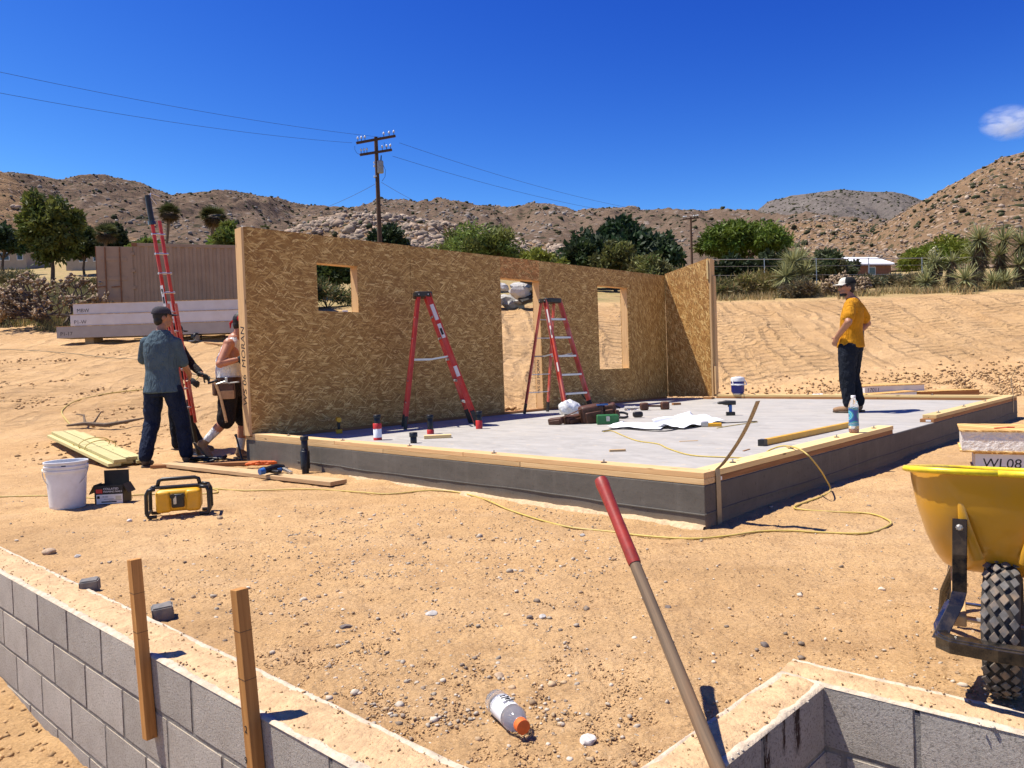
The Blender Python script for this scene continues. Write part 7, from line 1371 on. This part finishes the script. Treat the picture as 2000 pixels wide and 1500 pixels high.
for y in (.05, WC-.05):
    MB().box((LC/2, y, HC-.06), (LC-.2, .08, .12)).build('top_rail', m_cont, ct, bevel=.006); MB().box((LC/2, y, .08), (LC-.2, .08, .16)).build('bottom_rail', m_cont, ct, bevel=.006)
    for x in (.06, LC-.06):
        MB().box((x, y, HC/2), (.12, .10, HC-.25)).build('corner_post', m_cont, ct, bevel=.006)
        for z in (.06, HC-.055): MB().box((x, y, z), (.17, .16, .118)).build('corner_casting', m_rust if z > 1 and x < 1 else m_cont, ct, bevel=.01)
MB().box((LC/2, WC/2, HC-.03), (LC-.1, WC-.1, .04)).build('roof', m_cont, ct); MB().box((LC/2, WC/2, .12), (LC-.1, WC-.1, .06)).build('floor', m_sill, ct); MB().box((LC-.05, WC/2, HC/2), (.06, WC-.2, HC-.3)).build('end_wall', m_cont, ct)
# open leaf, hinged at the near corner and swung back to the left
hg = Matrix.Translation((.0, -.02, 0)) @ Matrix.Rotation(rad(177), 4, 'Z'); dl = MB(); DW = 1.14
def leafpart(nm, mb, m, bevel=.004): o = mb.build(nm, m, ct, bevel=bevel); o.matrix_basis = hg; return o
leafpart('door_leaf', MB().box((DW/2, 0, HC/2), (DW, .05, HC-.3)), m_cont)
for z in (.62, 1.32, 2.0): leafpart('door_panel_rib', MB().box((DW*.52, .034, z), (DW*.72, .02, .12)), m_cont)
for x in (.40, .86):
    leafpart('lock_rod', MB().tube([(x, .055, .17), (x, .055, HC-.17)], .022, 8), m_rust, 0)
    leafpart('rod_handle', MB().bar((x, .075, 1.05), (x+.3, .075, 1.02), .015, .04), m_rust)
for z in (.45, 1.0, 1.6, 2.2): leafpart('hinge', MB().box((.0, .01, z), (.12, .07, .10)), m_cont)
leafpart('door_gasket', MB().box((DW+.012, 0, HC/2), (.025, .055, HC-.32)), m_rust)
o = MB().box((.1, WC*.72, HC/2), (.05, WC*.46, HC-.3)).build('door_leaf', m_cont, ct)
for x, z, s in ((3.6, 1.0, .6),): pass
# ================================================================ houses
def house(label, px0, px1, Y, zwall, roofh, mw, mr, rz=0., wins=((.3, .5),), over=.4, depth=7, yb=None):
    a = atY(px0, 600, Y); b_ = atY(px1, 600, Y); g0 = yb if yb is not None else gz1((a[0]+b_[0])/2, Y); Wd = b_[0]-a[0]; t = thing('house', label, 'house', ((a[0]+b_[0])/2, Y, g0), rz, 'low houses across the valley')
    MB().box((0, depth/2, zwall/2-.5), (Wd, depth, zwall+1)).build('wall', mw, t); r_ = MB(); h = zwall
    r_.add([(-Wd/2-over, -over, h), (Wd/2+over, -over, h), (Wd/2+over, depth+over, h), (-Wd/2-over, depth+over, h), (-Wd/2-over, depth/2, h+roofh), (Wd/2+over, depth/2, h+roofh)], [(0, 1, 5, 4), (2, 3, 4, 5), (0, 4, 3), (1, 2, 5), (0, 3, 2, 1)]); ro = r_.build('roof', mr, t); MB().box((0, -over-.02, h-.06), (Wd+2*over, .06, .18)).build('fascia', m_white, ro)
    for x, w_ in wins: f_ = MB().box((Wd*(x-.5), -.03, zwall*.58), (w_*2+.15, .08, 1.15)).build('window', m_white, t); MB().box((Wd*(x-.5), -.075, zwall*.58), (w_*2, .03, 1.0)).build('pane', m_blackgloss, f_)
    return t
m_cream = mat('cream_stucco', (.36, .28, .19), .9, .08, 2, .2, 20, .01, rnd=0); m_brick = mat('brown_brick_wall', (.17, .075, .045), .9, .2, 3, .2, 10, .02, rnd=0); m_roofg = mat('grey_shingle', (.42, .40, .38), .8, .1, 1, .2, 6, .02, rnd=0); m_roofw = mat('white_metal_roof', (.78, .78, .76), .5, .04, 1, .05, rnd=0)
house('low cream house with grey gabled roof at the far left edge', -90, 52, 108, 2.6, 1.4, m_cream, m_roofg, .1, ((.72, .6), (.92, .35)), yb=atY(30, 520, 108)[2]); house('low cream house with long pale roof left of the container', 130, 222, 100, 2.2, .9, m_cream, m_roofg, -.1, ((.4, .5), (.7, .4)), yb=atY(160, 522, 100)[2]); house('brown building with bright white roof at the right', 1660, 1748, 100, 2.2, 1.5, m_brick, m_roofw, .22, ((.5, .5),), .5, yb=atY(1700, 548, 100)[2])
# ================================================================ wire fence on the right bank
Fa = atY(1392, 507, 37); Fb = atY(1905, 503, 36); fn = thing('wire_fence', 'thin metal rail fence along the right bank below the trees', 'fence', (Fa[0], Fa[1], gz1(Fa[0], Fa[1])))
MB().tube([tuple(Fa), tuple((Fa+Fb)/2-np.array([0, 0, .02])), tuple(Fb)], .017, 6).build('top_rail', m_steel, fn, world=True)
for k in range(6): q = Fa+(Fb-Fa)*k/5; MB().tube([(q[0], q[1], gz1(q[0], q[1])-.1), tuple(q+np.array([0, 0, .03]))], .022, 6).build('post', m_steel, fn, world=True)
for z in (.35, .8, 1.25): MB().tube([tuple(Fa-np.array([0, 0, z])), tuple(Fb-np.array([0, 0, z]))], .008, 4).build('wire', m_steel, fn, world=True)
# ================================================================ power poles and lines
m_pole = mat('creosote_pole', (.085, .045, .025), .9, .25, 3, .5, 12, .02, rnd=0); m_ins = mat('glass_insulator', (.62, .64, .64), .25, .1, 10, 0, rnd=0)
def power_pole(label, px, ytop, Y, arms, r, detail=True):
    T = atY(px, ytop, Y); g0 = gz1(T[0], T[1]); t = thing('power_pole', label, 'utility pole', (T[0], T[1], g0), 0, 'utility poles'); MB().tube([(T[0], T[1], g0-.3), tuple(T)], [r*1.15, r*.85], 10).build('pole', m_pole, t, world=True, smooth=True)
    for (x0, y0, x1, y1, dy) in arms:
        a, b_ = atY(x0, y0, Y-dy), atY(x1, y1, Y+dy); off = np.array([0, -r*1.15, 0]); ar = MB().bar(a+off, b_+off, .13, .16).build('crossarm', m_pole, t, world=True)
        for q in (.04, .13, .22, .70, .84, .96): p = a+(b_-a)*q+off; ins = MB().tube([p+np.array([0, 0, .06]), p+np.array([0, 0, .34])], .022, 6).build('pin', m_black, t, world=True); MB().lathe([(0, .26), (.07, .27), (.075, .33), (.05, .40), (0, .44)], 10, c=p).build('insulator', m_ins, t, world=True, smooth=True)
    return t, T
pp, PT = power_pole('tall brown power pole with two crossarms and a transformer behind the wall', 734, 268, 52, [(697, 281, 773, 267, .5), (704, 304, 766, 294, .5)], .155)
tc = atY(743, 326, 51.7); MB().lathe([(0, -.42), (.20, -.42), (.22, -.38), (.22, .36), (.19, .42), (0, .44)], 18, c=tc).build('transformer', mat('grey_tank', (.30, .30, .29), .6, .1, 5, .1, rnd=0), pp, world=True, smooth=True, ang=50)
MB().tube([tc+np.array([.05, 0, .42]), tc+np.array([.09, 0, .80])], [.05, .035], 8).build('bushing', m_black, pp, world=True); MB().lathe([(.135, -.05), (.165, -.05), (.165, .05), (.135, .05)], 14, c=atY(734, 345, 52)).build('pole_band', m_alu, pp, world=True)
for x, y in ((731, 319), (731, 326)): MB().lathe([(0, 0), (.06, 0), (.06, .12), (0, .12)], 8, c=atY(x, y, 51.7)).build('insulator', m_ins, pp, world=True)
MB().tube([tuple(atY(*p, 51.8)) for p in ((693, 285), (693, 292), (697, 299), (703, 302))], .012, 5).build('jumper_wire', m_black, pp, world=True); MB().tube([tuple(atY(*p, 51.8)) for p in ((750, 278), (752, 285), (756, 292))], .012, 5).build('jumper_wire', m_black, pp, world=True); MB().tube([tuple(atY(*p, 51.6)) for p in ((748, 322), (753, 332), (752, 345), (746, 354))], .014, 5).build('jumper_wire', m_black, pp, world=True)
p2, PT2 = power_pole('smaller distant power pole between the dark tree and the rounded tree', 1349, 424, 95, [(1333, 429, 1364, 426, .3)], .15)
def wire(label, a, b_, sag, r=.009):
    a, b_ = np.array(a), np.array(b_); pts = [a+(b_-a)*u-np.array([0, 0, sag*4*u*(1-u)])-a for u in np.linspace(0, 1, 30)]; o = MB().tube(pts, r, 4).build('overhead_wire', m_black); o.location = a; return props(o, label, 'wire', 'overhead wires')
w0_ = atY(-160, 106, 30); wire('upper overhead wire running from the left frame edge to the pole top', w0_, atY(745, 268, 52.2), .35); w1_ = atY(-160, 151, 30); wire('second overhead wire from the left frame edge to the upper crossarm', w1_, atY(688, 279, 51.6), .35)
wire('upper wire running right from the crossarm to the distant pole', atY(780, 279, 52.4), atY(1360, 424, 95), .9, .012); wire('lower wire running right from the second crossarm to the distant pole', atY(767, 305, 52.3), atY(1336, 428, 95), .9, .012)
wire('low cable crossing the hills from the left edge to the pole', atY(-160, 336, 30), atY(733, 424, 51.9), .25); wire('service drop falling left from below the transformer', atY(732, 360, 51.9), atY(560, 425, 80), .4, .014); wire('service drop falling right from below the transformer', atY(745, 356, 51.9), atY(900, 425, 85), .4, .014)
# ================================================================ rubble beyond the doorway, posts in the window view
P = atY(1012, 600, 26.0); P[2] = gz1(P[0], P[1]); rb = thing('rubble_heap', 'heap of pale broken concrete with a dark sheet seen through the doorway', 'rubble', P); rng = np.random.RandomState(4)
m_rub = mat('broken_concrete', (.42, .40, .37), .9, .2, 3, .6, 8, .05, rnd=.12)
for k in range(30):
    bmx = bmesh.new(); bmesh.ops.create_icosphere(bmx, subdivisions=2, radius=1); sx = rng.uniform(.16, .42)
    for q in bmx.verts: q.co *= 1+.28*float(vn(q.co.x*2+k, q.co.y*2+q.co.z*3, k))
    bmesh.ops.scale(bmx, vec=(sx, sx*.8, sx*rng.uniform(.35, .7)), verts=bmx.verts); me = bpy.data.meshes.new('chunk'); bmx.to_mesh(me); bmx.free(); me.materials.append(m_rub); o = link(bpy.data.objects.new('chunk', me)); o.parent = rb; o.location = (rng.uniform(-1.3, 1.0), rng.uniform(-.3, 1.0), .12+.75*rng.rand()); o.rotation_euler = rng.uniform(-.5, .5, 3)
MB().box((.55, -.1, 1.0), (1.1, .9, .10), Euler((.5, .25, .3)).to_matrix()).build('dark_sheet', m_black, rb, bevel=.02); MB().box((.35, -.35, .35), (.6, .5, .12), Euler((.4, -.3, .2)).to_matrix()).build('dark_sheet', m_black, rb, bevel=.02)
for k, (px, w_, h_, lb) in enumerate(((667, .16, .32, 'leftmost small pale box seen through the square window'), (674, .15, .42, 'middle small pale box seen through the square window'), (681, .17, .35, 'rightmost small pale box seen through the square window'))):
    P = atY(px, 606, 24.0); o = MB().box((0, 0, h_/2), (w_, .2, h_)).build('pale_box', m_beam, bevel=.01); o.location = (P[0], P[1], gz1(P[0], P[1])); props(o, lb, 'box', 'pale boxes on the bank')
# ================================================================ cloud
Ccl = atY(1972, 240, 3000); bmx = bmesh.new(); bmesh.ops.create_icosphere(bmx, subdivisions=4, radius=1); bmesh.ops.scale(bmx, vec=(130, 70, 78), verts=bmx.verts); me = bpy.data.meshes.new('cloud'); bmx.to_mesh(me); bmx.free()
mc = bpy.data.materials.new('cloud_vapour'); mc.use_nodes = True; t = mc.node_tree; t.nodes.remove(t.nodes['Principled BSDF']); pv = t.nodes.new('ShaderNodeVolumePrincipled'); t.links.new(pv.outputs[0], t.nodes['Material Output'].inputs['Volume']); pv.inputs['Color'].default_value = (1, 1, 1, 1); pv.inputs['Anisotropy'].default_value = .0
c = coord(t); ln = t.nodes.new('ShaderNodeVectorMath'); ln.operation = 'LENGTH'; t.links.new(mapping(t, c, (1/130, 1/70, 1/78)), ln.inputs[0]); fall = ramp(t, [(0, 1), (.5, .5), (.98, 0)], ln.outputs['Value']); nz = ramp(t, [(.40, 0), (.75, 1)], noise(t, mapping(t, c, (1, 1, 2.2), (0, .5, 0)), .014, 5, .6, .8)); t.links.new(math_(t, 'MULTIPLY', math_(t, 'MULTIPLY', fall, nz), .05), pv.inputs['Density'])
me.materials.append(mc); o = link(bpy.data.objects.new('cloud', me)); o.location = Ccl; props(o, 'single wispy white cloud at the right edge of the sky', 'cloud')
